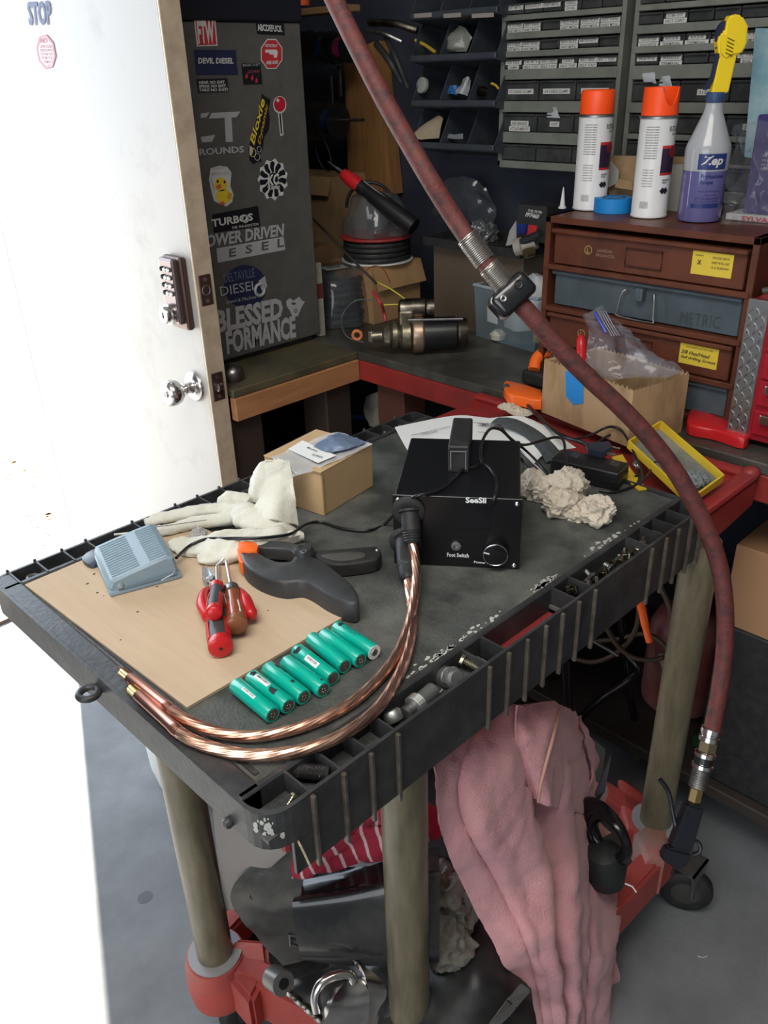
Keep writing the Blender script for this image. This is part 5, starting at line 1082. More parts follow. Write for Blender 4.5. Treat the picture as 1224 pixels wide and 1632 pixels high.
MB().tube([a+d.normalized()*.06+Vector((-.024, -.018, .042)), a+d.normalized()*.185+Vector((-.024, -.018, .040))], .003, 8).build('through_bolt', dsteel, sm_, smooth=True)
MB().rbox((-.006, -.010, -.012), (.006, .002, .012), .002, 1, M=Matrix.Translation(a-d.normalized()*.032)).build('terminal_lug', mat('pale_lug', (.42, .40, .38), .3, .8), sm_)
MB().torus(a-d.normalized()*.062+Vector((0, 0, .004)), (.6, .5, 0), .010, .004, 20, 8).build('cable_end', mat('orange_insul', (.55, .16, .05), .5), sm_, smooth=True)
# reel with bag
rl = thing('cable_reel', 'black cable reel with a red flange and clear bag on top, on a brown carton', 'cable reel', (1.59, 1.66, ZB+.146))
rc_ = Vector((1.595, 1.645, ZB+.1465))
MB().lathe([(.02, 0), (.095, 0), (.095, .003), (.02, .003)], rc_, (0, 0, 1), 40).build('flange', offwhite, rl)
for k in range(4): MB().torus(rc_+Vector((0, 0, .010+k*.0125)), (0, 0, 1), .084-.002*(k % 2), .0065, 40, 8).build('cable_turn', blkrub, rl, smooth=True)
MB().lathe([(.02, .058), (.094, .058), (.096, .061), (.094, .064), (.055, .066), (.02, .066)], rc_, (0, 0, 1), 40).build('flange', redcart, rl, smooth=30)
g = []
for i in range(9):
    r = (.080, .082, .080, .075, .068, .058, .042, .024, .006)[i]; z = (.067, .08, .10, .122, .140, .155, .165, .170, .172)[i]
    g.append([rc_+Vector((r*math.cos(a), r*math.sin(a), z)) for a in [2*math.pi*k/44 for k in range(45)]])
MB().grid(rumple(g, .014, 26, 6), 0).build('bag', mat('hazy_film', (.16, .17, .18), .08, alpha=.45, coat=1), rl, smooth=True)
# grease gun
gg = thing('grease_gun', 'red and black grease gun leaning from the carton to the reel', 'grease gun', (1.6, 1.75, 1.1))
A_ = onu(522, 258, 1.52); B_ = onu(660, 362, 1.58); ax = (B_-A_)
MB().lathe([(.003, 0), (.0045, .004), (.0045, .03), (.007, .032), (.007, .05), (.004, .052)], A_, ax, 14).build('nozzle', steel, gg, smooth=30)
MB().lathe([(.010, .05), (.013, .053), (.017, .075), (.018, .085), (.0165, .11)], A_, ax, 20).build('head', redgl, gg, smooth=30)
MB().lathe([(.0165, .108), (.017, .112), (.017, .125), (.015, .128), (.019, .16), (.022, .20), (.022, ax.length)], A_, ax, 20).build('barrel', blk, gg, smooth=30)
MB().cyl(A_+ax.normalized()*.125+Vector((0, 0, .02)), A_+ax.normalized()*.22+Vector((-.005, 0, .022)), .003, n=8).build('lever', dsteel, gg)
MB().torus(onu(590, 330, 1.60), (.7, .6, .1), .062, .0045, 30, 8, 0, 4.6).build('hose', blkrub, gg, smooth=True)
# tote
tt = thing('storage_tote', 'clear bluish plastic tote with a white bag inside, on the bench by the hose', 'tote', (1.6, 1.2, ZB))
tq = [on(759, 535, ZB), on(852, 562, ZB)]; q0, q1 = tq; e = (q1-q0); per = Vector((-e.y, e.x, 0)).normalized()
if per.x < 0: per = -per
totm = mat('smoky_tote', (.26, .36, .42), .12, alpha=.38, coat=.6)
hgt = .125; vs = [q0, q1, q1+per*.16, q0+per*.16]; c = sum(vs, Vector())/4
vs += [v+(v-c)*.06+Vector((0, 0, hgt)) for v in vs]
MB().add(vs, [(0, 1, 2, 3), (0, 1, 5, 4), (1, 2, 6, 5), (2, 3, 7, 6), (3, 0, 4, 7)]).build('tub', totm, tt)
MB().tube([v+Vector((0, 0, 0)) for v in vs[4:]], .004, 8, closed=True).build('rim', mat('tote_rim', (.30, .36, .40), .2), tt)
lp = MB().poly([onp(777, 512, q0-per*.0018, per), onp(793, 517, q0-per*.0018, per), onp(793, 483, q0-per*.003, per), onp(777, 480, q0-per*.003, per)], -per*.0008).build('sticker', mat('dim_white', (.45, .47, .48), .5), tt)
cc = c+Vector((0, 0, .03))
g = [[cc+Vector((r*math.cos(a)*.95, r*math.sin(a)*1.0, z)) for a in [2*math.pi*k/28 for k in range(29)]] for r, z in ((.060, 0), (.068, .03), (.066, .07), (.05, .105), (.03, .125), (.006, .13))]
single(MB().grid(rumple(g, .016, 24, 9), 0), 'white_bag', mat('white_film', (.55, .57, .58), .4), 'white plastic bag bulging out of the clear tote', 'bag', smooth=True)
for i, (dx, dy, c_, lb) in enumerate(((-.06, .05, (.5, .48, .40), 'pale lump at the bottom left of the tote'), (.02, -.065, (.45, .33, .06), 'yellow lump at the bottom right of the tote'))):
    single(MB().lathe([(.0, 0), (.018, .002), (.02, .014), (.010, .024), (0, .026)], c+Vector((dx*.6-.03, dy*.8, .002)), (0, 0, 1), 14), 'tote_contents', mat('lump%d' % i, c_, .6), lb, 'part', smooth=True)
# black pan, pipe tee, filter box
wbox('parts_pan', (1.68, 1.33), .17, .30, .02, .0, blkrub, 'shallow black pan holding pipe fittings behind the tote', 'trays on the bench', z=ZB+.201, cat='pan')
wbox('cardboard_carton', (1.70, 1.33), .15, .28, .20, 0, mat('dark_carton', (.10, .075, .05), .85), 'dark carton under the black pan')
T = lambda x, y: onu(x, y, 1.60)
pt = thing('pipe_tee', 'grey plastic pipe tee lying in the black pan', 'pipe fitting', T(838, 392))
MB().lathe([(.012, 0), (.020, 0), (.020, .016), (.015, .018), (.015, .05)], T(822, 395), T(855, 385)-T(822, 395)+Vector((.02, 0, 0)), 22).build('sleeve', mat('warm_grey_plastic', (.30, .27, .24), .4), pt, smooth=30)
MB().cyl(T(832, 386), T(862, 372), .009, n=14).build('branch', blkrub, pt, smooth=True)
MB().lathe([(.006, 0), (.011, 0), (.011, .02)], T(846, 402)-Vector((.02, 0, 0)), (1, -.3, .1), 18).build('brass_insert', mat('dull_brass', (.22, .17, .09), .35, .8), pt, smooth=30)
fb = thing('filter_box', 'black fuel filter box with white lettering and a red and blue band, on the bench', 'box', (1.72, 1.3, 1.02))
fq = lambda x, y, k=0: onu(x, y, 1.66-k*.0008)
MB().poly([fq(827, 325), fq(872, 330), fq(868, 388), fq(822, 380)], (.06, 0, 0)).build('carton', mat('filter_black', (.03, .03, .032), .5), fb)
MB().poly([fq(822, 356, 1), fq(842, 358, 1), fq(840, 374, 1), fq(819, 371, 1)], (.0006, 0, 0)).build('band', mat('filter_blue', (.02, .04, .22), .4), fb); MB().poly([fq(838, 357.5, 1), fq(856, 360, 1), fq(853, 376, 1), fq(836, 374, 1)], (.0006, 0, 0)).build('band', s_r, fb)
t = MB(); text(t, 'FF7460', fq(837, 345, 1), fq(858, 349, 1), fq(840, 338, 1), .04); text(t, 'FUEL FILTER', fq(842, 337, 1), fq(864, 341, 1), fq(843, 333, 1), .02); t.build('lettering', s_w, fb, fix=False)
single(MB().poly([T(812, 368), T(822, 352), T(822, 388), T(806, 392)], (.004, 0, 0)), 'leaflet', mat('dim_white2', (.30, .30, .29), .7), 'dim white leaflet leaning beside the filter box', 'paper')
crumple('silver_foil_bag', [(onu(768, 378, 1.70), (.04, .03, .035))], mat('silvery_film', (.09, .095, .10), .15, coat=.7), 'silvery plastic bundle right of the reel bag', 'bag', amp=.006, sc=60, seed=7, flo=ZB)
g = smoothgrid([[onu(700, 288, 1.78), onu(735, 284, 1.77), onu(775, 300, 1.78)], [onu(690, 325, 1.76), onu(735, 318, 1.74), onu(790, 335, 1.76)], [onu(700, 358, 1.76), onu(740, 352, 1.74), onu(780, 372, 1.76)]], 7)
single(MB().grid(rumple(g, .02, 16, 4), .0006), 'clear_sheet_bag', mat('dark_film2', (.08, .09, .10), .1, alpha=.4, coat=1), 'dark shiny plastic sheet propped on the wall behind the reel', 'bag', smooth=True)
# ================================================================ brown bolt-bin cabinet
bc = thing('bolt_bin_cabinet', 'rusty brown steel cabinet holding four bolt drawers, two brown and two blue grey', 'drawer cabinet', (1.55, .77, ZB))
brm = mat('brown_enamel', (.125, .036, .017), .42, 0, (.08, .025, .014), 16, bump=.12, bs=120); blm = mat('blue_grey_enamel', (.075, .098, .115), .42, 0, (.055, .072, .085), 14, bump=.15, bs=120)
BX0, BXV0, BXV1, BZ0, BZ1 = 1.405, .566, .982, ZB, 1.195
MB().rbox((BX0, BXV0, BZ0), (1.705, BXV0+.012, BZ1), .001, 1).rbox((BX0, BXV1-.012, BZ0), (1.705, BXV1, BZ1), .001, 1).rbox((BX0, BXV0, BZ1-.012), (1.705, BXV1, BZ1), .001, 1).rbox((BX0, BXV0, BZ0), (1.705, BXV1, BZ0+.012), .001, 1).rbox((1.70, BXV0, BZ0), (1.705, BXV1, BZ1), .001, 1).build('frame', brm, bc)
zs = [1.182, 1.103, 1.022, .945, .872]
cols = [brm, blm, brm, blm]
for i in range(4):
    z1, z0 = zs[i]-.006, zs[i+1]; m = cols[i]; f = BX0+(.002 if i % 2 == 0 else .012)
    dr = MB().rbox((f, BXV0+.018, z0+.006), (1.68, BXV1-.022, z1-.004), .0015, 1).rbox((f-.008, BXV0+.016, z1-.010), (f+.01, BXV1-.018, z1-.002), .002, 1).build('drawer', m, bc, label=('top brown drawer with a small yellow label', 'blue grey drawer with a wire handle', 'third drawer, brown, with a handwritten yellow label', 'lowest drawer, blue grey')[i])
    MB().rbox((BX0-.003, BXV0+.004, z0-.006), (BX0+.02, BXV1-.004, z0+.004), .0015, 1).build('drawer_rail', brm, bc)
    c = (BXV0+BXV1)/2-.005
    if i % 2 == 0:
        MB().tube([(f-.0015, c-.036, z0+.020), (f-.0015, c-.036, z1-.022), (f-.0015, c+.036, z1-.022), (f-.0015, c+.036, z0+.020)], .0018, 8, closed=True).build('handle_recess', mat('dark_brown', (.06, .02, .015), .4), dr, smooth=True)
        MB().torus((f-.0006, c+.115, (z0+z1)/2+.002), (1, 0, 0), .0075, .0012, 22, 6).build('round_emblem', mat('gold_print', (.32, .20, .08), .5), dr)
        text(MB(), 'L', (f, c+.1175, (z0+z1)/2-.003), (f, c+.1125, (z0+z1)/2-.003), (f, c+.1175, (z0+z1)/2+.007), .05).build('lettering', mat('gold_print', (.3, .2, .1)), dr, fix=False)
        if i == 0:
            t = MB(); text(t, 'LAWSON', (f, c+.096, (z0+z1)/2+.001), (f, c+.064, (z0+z1)/2+.001), (f, c+.096, (z0+z1)/2+.007), .02); text(t, 'PRODUCTS', (f, c+.097, (z0+z1)/2-.007), (f, c+.059, (z0+z1)/2-.007), (f, c+.097, (z0+z1)/2-.002), .02); t.build('lettering', mat('faint_print', (.25, .17, .12)), dr, fix=False)
        ya, yb = BXV0+.112, BXV0+.040
        lb = MB().rbox((f-.0012, yb, z0+.022), (f+.001, ya, z1-.012), .0005, 1).build('yellow_label', mat('yellow_card', (.68, .50, .05), .5), dr)
        t = MB(); X = f-.0012
        if i == 0:
            for k, s in enumerate(('1500 LINE 2500 PC', 'SHEET METAL ASST', 'A-3 SCREWS')): text(t, s, (X, yb+.036, z1-.022-k*.008), (X, yb+.005, z1-.022-k*.008), (X, yb+.036, z1-.018-k*.008), .0)
            text(t, 'Lawson', (X, ya-.006, z1-.020), (X, ya-.020, z1-.020), (X, ya-.006, z1-.016), 0); text(t, 'X', (X, ya-.010, z1-.034), (X, ya-.018, z1-.034), (X, ya-.010, z1-.026), .02)
        else:
            for k, (s, w_) in enumerate((('3/8 Hex/Head', .054), ('Self drilling Screws', .066))): text(t, s, (X, ya-.004, z1-.030-k*.010), (X, ya-.004-w_, z1-.031-k*.010), (X, ya-.004, z1-.023-k*.010), .01, .25)
            text(t, 'FOR ORDERS CALL TOLL FREE', (X, ya-.012, z1-.018), (X, yb+.010, z1-.018), (X, ya-.012, z1-.0155), 0)
        t.build('lettering', ink, dr, fix=False)
    elif i == 1:
        MB().rbox((f-.016, c-.008, z1-.034), (f, c+.008, z1-.010), .003, 2).build('latch', blm, dr)
        MB().tube(cr([(f-.004, c+.024, z1-.020), (f-.012, c+.033, z1-.020), (f-.014, c+.040, z0+.020), (f-.015, c+.036, z0+.010), (f-.015, c-.030, z0+.008), (f-.014, c-.034, z0+.016), (f-.012, c-.030, z1-.020), (f-.004, c-.022, z1-.022)], 4), .0016, 8).build('wire_handle', dsteel, dr, smooth=True)
        text(MB(), 'METRIC', (f, BXV0+.125, z0+.012), (f, BXV0+.050, z0+.014), (f, BXV0+.125, z0+.034), -.008).build('scrawl', mat('dark_marker', (.045, .06, .07), .5), dr, fix=False)

# ---- spray cans, tape, bottle, bag on top of the cabinet
ZK = 1.1955
orangecap = mat('fluorescent_orange', (1.0, .085, .01), .45)
canw = mat('can_white', (.74, .74, .74), .3)
def can(x, y, label, notch, a0):
    p = on(x, y, ZK); t = thing('spray_can', label, 'spray can', p, 0, 'white spray paint cans with orange caps')
    M = MW[t]; P = lambda v: M @ Vector(v)
    MB().lathe([(.029, 0), (.0325, .0015), (.033, .004), (.032, .006), (.032, .165), (.0325, .167)], P((0, 0, 0)), (0, 0, 1), 36).build('can_body', canw, t, smooth=30)
    MB().lathe([(.0335, .166), (.0335, .169), (.030, .172)], P((0, 0, 0)), (0, 0, 1), 36).build('top_rim', dsteel, t, smooth=30)
    if notch:
        n = 48; vs = []; va = math.atan2(-.69, -.72)+.35
        for k in range(n):
            a = 2*math.pi*k/n; dd = abs((a-va+math.pi) % (2*math.pi)-math.pi); h = .215 if dd > .55 else .215-.030*math.cos(dd/.55*math.pi/2)**.6
            vs.append((a, h))
        V = []
        for r, f in ((.0315, 0), (.0305, 1), (.0285, 1), (.0290, 0)):
            V += [P((r*math.cos(a), r*math.sin(a), .171 if f == 0 else h)) for a, h in vs]
        fs = [(l*n+k, l*n+(k+1) % n, (l+1)*n+(k+1) % n, (l+1)*n+k) for l in range(3) for k in range(n)]
        MB().add(V, fs).build('cap', orangecap, t, smooth=40)
        MB().lathe([(.004, .171), (.004, .212), (.0, .213)], P((0, 0, 0)), (0, 0, 1), 12).build('nozzle', mat('nozzle_grey', (.35, .30, .28), .4), t)
    else:
        MB().lathe([(.0315, .171), (.0318, .178), (.031, .208), (.028, .2115), (0, .2115)], P((0, 0, 0)), (0, 0, 1), 36).build('cap', orangecap, t, smooth=50)
    def patch(a, b, z0, z1, m, name, r=.0322):
        g = [[P((r*math.cos(a+(b-a)*k/10), r*math.sin(a+(b-a)*k/10), z)) for k in range(11)] for z in (z0, z1)]
        return MB().grid(g).build(name, m, t)
    c0 = math.atan2(-p.y, -p.x)+a0
    patch(c0+.25, c0+1.5, .076, .122, mat('label_dark', (.03, .015, .04), .4), 'label_panel'); patch(c0+.25, c0+1.5, .118, .123, s_r, 'label_band', .0323); patch(c0+.25, c0+1.5, .074, .078, s_r, 'label_band', .0323)
    MB().lathe([(.0, 0), (.009, 0), (.009, .0006)], P((.0324*math.cos(c0+.95), .0324*math.sin(c0+.95), .112)), P((math.cos(c0+.95), math.sin(c0+.95), 0))-P((0, 0, 0)), 20).build('label_roundel', mat('label_maroon', (.25, .02, .03), .4), t)
    tm = MB()
    def ct(s, a, b, z0, z1, bo=.01):
        vs, fs = textmesh(s, bo); x0, x1 = min(v.x for v in vs), max(v.x for v in vs); y0, y1 = min(v.y for v in vs), max(v.y for v in vs)
        tm.add([P((.0324*math.cos(a+(b-a)*(v.x-x0)/(x1-x0)), .0324*math.sin(a+(b-a)*(v.x-x0)/(x1-x0)), z0+(z1-z0)*(v.y-y0)/(y1-y0))) for v in vs], fs)
    ct('RUST-OLEUM', c0+.55, c0+1.6, .145, .154, .03); ct('INDUSTRIAL', c0+.75, c0+1.4, .139, .143); 
    ct('MARKING\nPAINT', c0+.45, c0+.95, .060, .068, .02)
    for k in range(13): ct('WARNING DANGER FLAMMABLE'[k % 5:], c0-.75, c0-.02, .152-k*.0042, .154-k*.0042)
    for k in range(7): ct('CONTENTS UNDER', c0-.72, c0-.1, .082-k*.0045, .084-k*.0045)
    for k in range(12): ct('|', c0-.68+k*.04, c0-.665+k*.04, .018, .030)
    tm.build('lettering', mat('can_print', (.12, .12, .13), .5), t, fix=False)
    for k in range(2):
        ang = c0+.52+k*.2; MB().lathe([(0, 0), (.006, 0), (.006, .0005)], P((.0322*math.cos(ang), .0322*math.sin(ang), .048)), P((math.cos(ang), math.sin(ang), 0))-P((0, 0, 0)), 4).build('square_mark', ink, t)
    return t
can(939, 333, 'white spray paint can with a plain orange cap, left of the blue tape', False, .12)
can(1033, 345, 'white spray paint can with a notched orange cap, between tape and spray bottle', True, .12)
p = on(976, 337, ZK); tp = thing('tape_roll', 'roll of bright blue masking tape lying flat between the spray cans', 'tape', p)
MB().lathe([(.021, .0), (.036, .0), (.036, .026), (.021, .026)], p, (0, 0, 1), 36).build('tape', mat('painter_blue', (.01, .23, .62), .55), tp, smooth=30)
MB().lathe([(.0205, .0), (.0215, -.0002), (.0215, .0268), (.0195, .0268), (.0195, .0)], p, (0, 0, 1), 36).build('core', mat('dark_core', (.06, .05, .04), .6), tp, smooth=30)
single(MB().lathe([(.008, 0), (.008, .003), (.0055, .004), (.001, .040), (0, .040)], on(896, 332, ZK), (0, 0, 1), 16), 'caulk_nozzle', mat('translucent_white', (.62, .62, .62), .35), 'small pointed white nozzle standing at the left end of the brown cabinet', 'nozzle', smooth=30)
# torn box behind the cans
tb = thing('torn_carton', 'torn brown carton with a white liner standing behind the spray cans', 'box', (1.62, .80, ZK))
MB().poly([onu(962, 262, 1.60), onu(975, 248, 1.60), onu(1095, 250, 1.60), onu(1098, 262, 1.60), onu(1090, 345, 1.60), onu(985, 330, 1.60), onu(965, 300, 1.60)], (.004, 0, 0)).build('carton_panel', mat('torn_card', (.40, .27, .14), .85, 0, (.30, .19, .10), 14), tb)
MB().poly([onu(958, 258, 1.585), onu(972, 256, 1.585), onu(986, 272, 1.585), onu(984, 292, 1.585), onu(966, 300, 1.585), onu(958, 296, 1.585)], (.003, 0, 0)).build('torn_liner', mat('dirty_white', (.42, .40, .37), .8), tb)
MB().poly([onu(1052, 262, 1.585), onu(1092, 262, 1.585), onu(1090, 348, 1.585), onu(1055, 345, 1.585)], (.003, 0, 0)).build('white_panel', mat('dirty_white', (.42, .40, .37), .8), tb)
MB().poly([onu(980, 299, 1.575), onu(986, 287, 1.59), onu(1008, 292, 1.59), onu(1008, 303, 1.575)], (0, 0, .003)).build('flap', mat('torn_card', (.40, .27, .14), .85), tb)
# spray bottle
p = on(1113, 351, ZK); sb = thing('spray_bottle', 'clear trigger spray bottle of purple liquid with a yellow head', 'spray bottle', p)
pet = mat('milky_pet', (.50, .52, .55), .2, alpha=.72, coat=.5); liq = mat('purple_liquid', (.13, .12, .30), .15, alpha=.9, coat=.6)
MB().lathe([(.030, .0), (.036, .002), (.037, .006), (.0375, .085)], p, (0, 0, 1), 40).build('liquid', liq, sb, smooth=40)
MB().lathe([(.0378, .085), (.038, .118), (.036, .126), (.030, .140), (.022, .160), (.0155, .176), (.0140, .190), (.0145, .192)], p, (0, 0, 1), 40).build('bottle', pet, sb, smooth=60)
MB().lathe([(.0148, .190), (.0155, .192), (.0155, .204), (.0135, .206)], p, (0, 0, 1), 24).build('collar', mat('collar_blue', (.03, .07, .16), .4), sb, smooth=30)
# head modelled in the plane facing the camera
ex = (RGT - Vector((0, 0, RGT.z))).normalized(); ez = Vector((0, 0, 1)); ey = ez.cross(ex)
k_ = .00122*1.05
H0 = p+ez*.204
def hp(pts, th): return [H0+ex*((x-1132)*k_)*.93+ez*((151-y)*k_*.98)-ey*th/2 for x, y in pts]
ylw = mat('bright_yellow', (.85, .62, .02), .4)
def hpoly(pts, th, name, m, bev=.002): return MB().poly(hp(pts, th), ey*th).build(name, m, sb, bev=bev)
hpoly([(1124, 151), (1127, 120), (1130, 98), (1152, 100), (1147, 151)], .018, 'neck', ylw)
hpoly([(1126, 106), (1122, 92), (1123, 82), (1130, 80), (1131, 64), (1138, 60), (1150, 62), (1160, 74), (1162, 96), (1156, 106), (1142, 108), (1136, 112)], .024, 'head', ylw, .004)
hpoly([(1131, 66), (1124, 70), (1120, 80), (1124, 100), (1131, 94)], .014, 'nozzle', mat('head_navy', (.02, .025, .06), .4))
hpoly([(1128, 98), (1124, 108), (1122, 130), (1113, 146), (1118, 147), (1127, 132), (1130, 110)], .010, 'trigger', mat('head_navy', (.02, .025, .06), .4), .001)
for i in range(5):
    hpoly([(1134, 86+i*4.2), (1144, 90+i*4.2), (1144, 91.3+i*4.2), (1134, 87.3+i*4.2)], .0255, 'vent_slot', mat('slot_brown', (.12, .09, .01), .5), 0)
def cyl_text(tm, c, R, a, b, z0, z1, s, bo=.01, sh=0):
    vs, fs = textmesh(s, bo, sh); x0, x1 = min(v.x for v in vs), max(v.x for v in vs); y0, y1 = min(v.y for v in vs), max(v.y for v in vs)
    tm.add([c+Vector((R*math.cos(a+(b-a)*(v.x-x0)/(x1-x0)), R*math.sin(a+(b-a)*(v.x-x0)/(x1-x0)), z0+(z1-z0)*(v.y-y0)/(y1-y0))) for v in vs], fs)
c0 = math.atan2(-p.y, -p.x); nvy = mat('label_navy', (.02, .035, .16), .4)
def cpatch(par, c, R, a, b, z0, z1, m, name): return MB().grid([[c+Vector((R*math.cos(a+(b-a)*k/12), R*math.sin(a+(b-a)*k/12), z)) for k in range(13)] for z in (z0, z1)]).build(name, m, par)
cpatch(sb, p, .0386, c0-.35, c0+.95, .088, .113, nvy, 'logo_panel')
tm = MB(); cyl_text(tm, p, .0390, c0-.22, c0+.75, .091, .110, 'Zep', .03, .25); tm.build('lettering', s_w, sb, fix=False)
cpatch(sb, p, .0381, c0-.45, c0+.85, .026, .033, nvy, 'label_band')
tm = MB()
for s, a, b, z0, z1, bo in (('Professional', -.15, .9, .074, .081, .02), ('Sprayer', -.15, .45, .063, .071, .03), ('MFR WARNING', -.2, .8, .052, .054, .01), ('SHAKE WELL', .1, .7, .046, .048, .01), ('NATURAL OIL & WATER', -.3, .8, .040, .043, .02), ('32 FL OZ (1 QT) 946 ML', -.35, .8, .035, .038, .02)): cyl_text(tm, p, .0382, c0+a, c0+b, z0, z1, s, bo)
tm.build('lettering', nvy, sb, fix=False)
# bag with purple box and light blue sheet at the right
q = on(1190, 352, ZK)
bgr = thing('bagged_lamp_box', 'purple box in a crinkled clear bag, right end of the brown cabinet top', 'bag', (q.x, q.y, ZK))
MB().rbox((-.03, -.115, .012), (.05, .0, .17), .002, 1, M=Matrix.Translation(q+Vector((.03, .010, 0)))).build('carton', mat('deep_purple', (.045, .030, .13), .4), bgr)
MB().rbox((-.032, -.115, .001), (.05, .024, .012), .001, 1, M=Matrix.Translation(q+Vector((.02, .010, 0)))).build('white_tray', mat('dim_white3', (.5, .49, .48), .6), bgr)
text(MB(), 'SYLVANIA', q+Vector((-.013, .004, .002)), q+Vector((-.013, -.07, .002)), q+Vector((-.013, .004, .010)), .03).build('lettering', s_r, bgr, fix=False)
t = MB()
for k in range(4): text(t, 'FOR AUTO INTERIOR', q+Vector((-.001, -.01, .105-k*.007)), q+Vector((-.001, -.05, .105-k*.007)), q+Vector((-.001, -.01, .109-k*.007)), .0)
t.build('lettering', mat('dim_print', (.35, .33, .42), .5), bgr, fix=False)
g = smoothgrid([[onu(1170, 200, 1.54), onu(1195, 195, 1.52), onu(1240, 190, 1.52)], [onu(1165, 250, 1.53), onu(1195, 245, 1.47), onu(1245, 240, 1.47)], [onu(1158, 310, 1.50), onu(1190, 305, 1.45), onu(1245, 300, 1.45)], [onu(1154, 358, 1.47), onu(1188, 358, 1.44), onu(1245, 362, 1.44)]], 8)
MB().grid(rumple(g, .014, 28, 5), 0).build('bag', mat('crinkle_film', (.20, .21, .23), .06, alpha=.22, coat=1), bgr, smooth=True)
single(MB().poly([onu(1204, 45, 1.62), onu(1250, 45, 1.62), onu(1250, 260, 1.60), onu(1186, 250, 1.60)], (.003, 0, 0)), 'light_blue_sheet', mat('pale_blue_sheet', (.16, .30, .36), .4, 0, (.35, .42, .42), 10), 'pale blue clouded sheet standing at the right edge before the drawers', 'sheet')

# ================================================================ red tool chest with diamond plate strip
tc_ = thing('tool_chest', 'red tool chest with bright drawer pulls and a diamond plate corner strip', 'tool chest', (1.45, .3, ZB))
redch = mat('chest_red', (.33, .012, .022), .3, 0, coat=.4)
MB().rbox((1.372, .02, ZB+.012), (1.68, .555, 1.105), .003, 2).build('body', redch, tc_)
MB().rbox((1.366, .519, ZB+.010), (1.375, .554, 1.108), .001, 1).build('plate_strip', mat('diamond_alloy', (.42, .42, .43), .35, .9), tc_)
mb = MB()
zq = ZB+.018; r_ = 0
while zq < 1.10:
    for cc_ in range(3):
        y = .5255+cc_*.0108; s = 1 if (r_+cc_) % 2 else -1; c = Vector((1.3655, y, zq)); d = Vector((0, s*.55, .83)); e = Vector((0, -.83*s, .55))
        mb.poly([c-d*.0055, c-e*.0016, c+d*.0055, c+e*.0016], (-.0012, 0, 0))
    zq += .0118; r_ += 1
mb.build('raised_lozenge', mat('bright_alloy', (.75, .75, .76), .25, 1), tc_, kind='stuff')
for k, z in enumerate((.915, .966, 1.012, 1.058)):
    d_ = MB().rbox((1.364, .03, z-.028), (1.374, .512, z+.014), .001, 1).build('drawer', redch, tc_)
    MB().rbox((1.352, .03, z-.004), (1.366, .498, z+.0115), .002, 2).build('drawer_pull', steel, d_)
single(MB().tube(cr([(1.43, .56, 1.107), (1.45, .50, 1.118), (1.43, .42, 1.11), (1.46, .33, 1.116)], 6), .006, 8), 'cable_scrap', mat('olive_cable', (.06, .07, .05), .5), 'dull green cable lying on top of the red tool chest', 'cable', smooth=True)

# ================================================================ open carton with blue tape, zip bag
ob = thing('open_carton', 'worn open cardboard carton with a strip of blue tape, behind the power cords', 'box', (1.29, .76, ZB))
Lc, Fc, Rc = Vector((1.273, .875, ZB+.001)), Vector((1.232, .665, ZB+.001)), Vector((1.352, .628, ZB+.001)); Bc = Lc+Rc-Fc; hh = .106
P = [Lc, Fc, Rc, Bc]; c = sum(P, Vector())/4; Tt = [p+Vector((0, 0, hh+dz)) for p, dz in zip(P, (-.002, -.004, .002, .0))]; I = [p+(c-p)*.035 for p in Tt]; Ib = [p+(c-p)*.035+Vector((0, 0, .004)) for p in P]
wmat = mat('worn_carton', (.44, .29, .155), .8, 0, (.25, .155, .075), 7, .45, .72, .15, 50, wave=(3, 3, 1))
MB().add(P+Tt+I+Ib, [(3, 2, 1, 0)]+[(i, (i+1) % 4, (i+1) % 4+4, i+4) for i in range(4)]+[(i+4, (i+1) % 4+4, (i+1) % 4+8, i+8) for i in range(4)]+[(i+8, (i+1) % 4+8, (i+1) % 4+12, i+12) for i in range(4)]+[(12, 13, 14, 15)]).build('carton', wmat, ob)
nF = Vector((Lc.y-Fc.y, -(Lc.x-Fc.x), 0)).normalized(); nF = -nF if nF.dot(O-Lc) < 0 else nF
tpx = [(901, 591), (930, 597), (929, 643), (914, 645), (902, 632)]
MB().poly([onp(x, y, Fc+nF*.0012, nF) for x, y in tpx], -nF*.0008).build('blue_tape', mat('painter_blue', (.01, .23, .62)), ob)
mb = MB()
for a, b in ((Tt[0], Tt[1]), (Tt[1], Tt[2]), (Tt[2], Tt[3])):
    n = 22 if (a-b).length > .15 else 14
    for k in range(n):
        p = a+(b-a)*((k+.5)/n); s = (b-a)/n*.30; mb.add([p-s, p+s, p+s*.6+Vector((0, 0, .004+.002*math.sin(k*2.3))), p-s*.8+Vector((0, 0, .003))], [(0, 1, 2, 3)])
mb.build('torn_edge', mat('torn_edge', (.30, .20, .10), .9), ob, kind='stuff')
zb_ = thing('zip_bag', 'large clear zip bag with a blue seal sticking up out of the open carton', 'bag', (1.29, .76, ZB+.06))
zf = mat('clear_zip_film', (.36, .38, .46), .08, alpha=.26, coat=1)
g = smoothgrid([[atd(934, 498, 1.50), atd(950, 493, 1.52), atd(962, 490, 1.54)], [atd(936, 540, 1.49), atd(968, 530, 1.50), atd(990, 530, 1.53)], [atd(934, 580, 1.50), atd(975, 570, 1.47), atd(1030, 560, 1.50)], [atd(945, 605, 1.50), atd(985, 605, 1.46), atd(1092, 598, 1.47)]], 9)
MB().grid(rumple(g, .012, 26, 3), 0).build('film', zf, zb_, smooth=True)
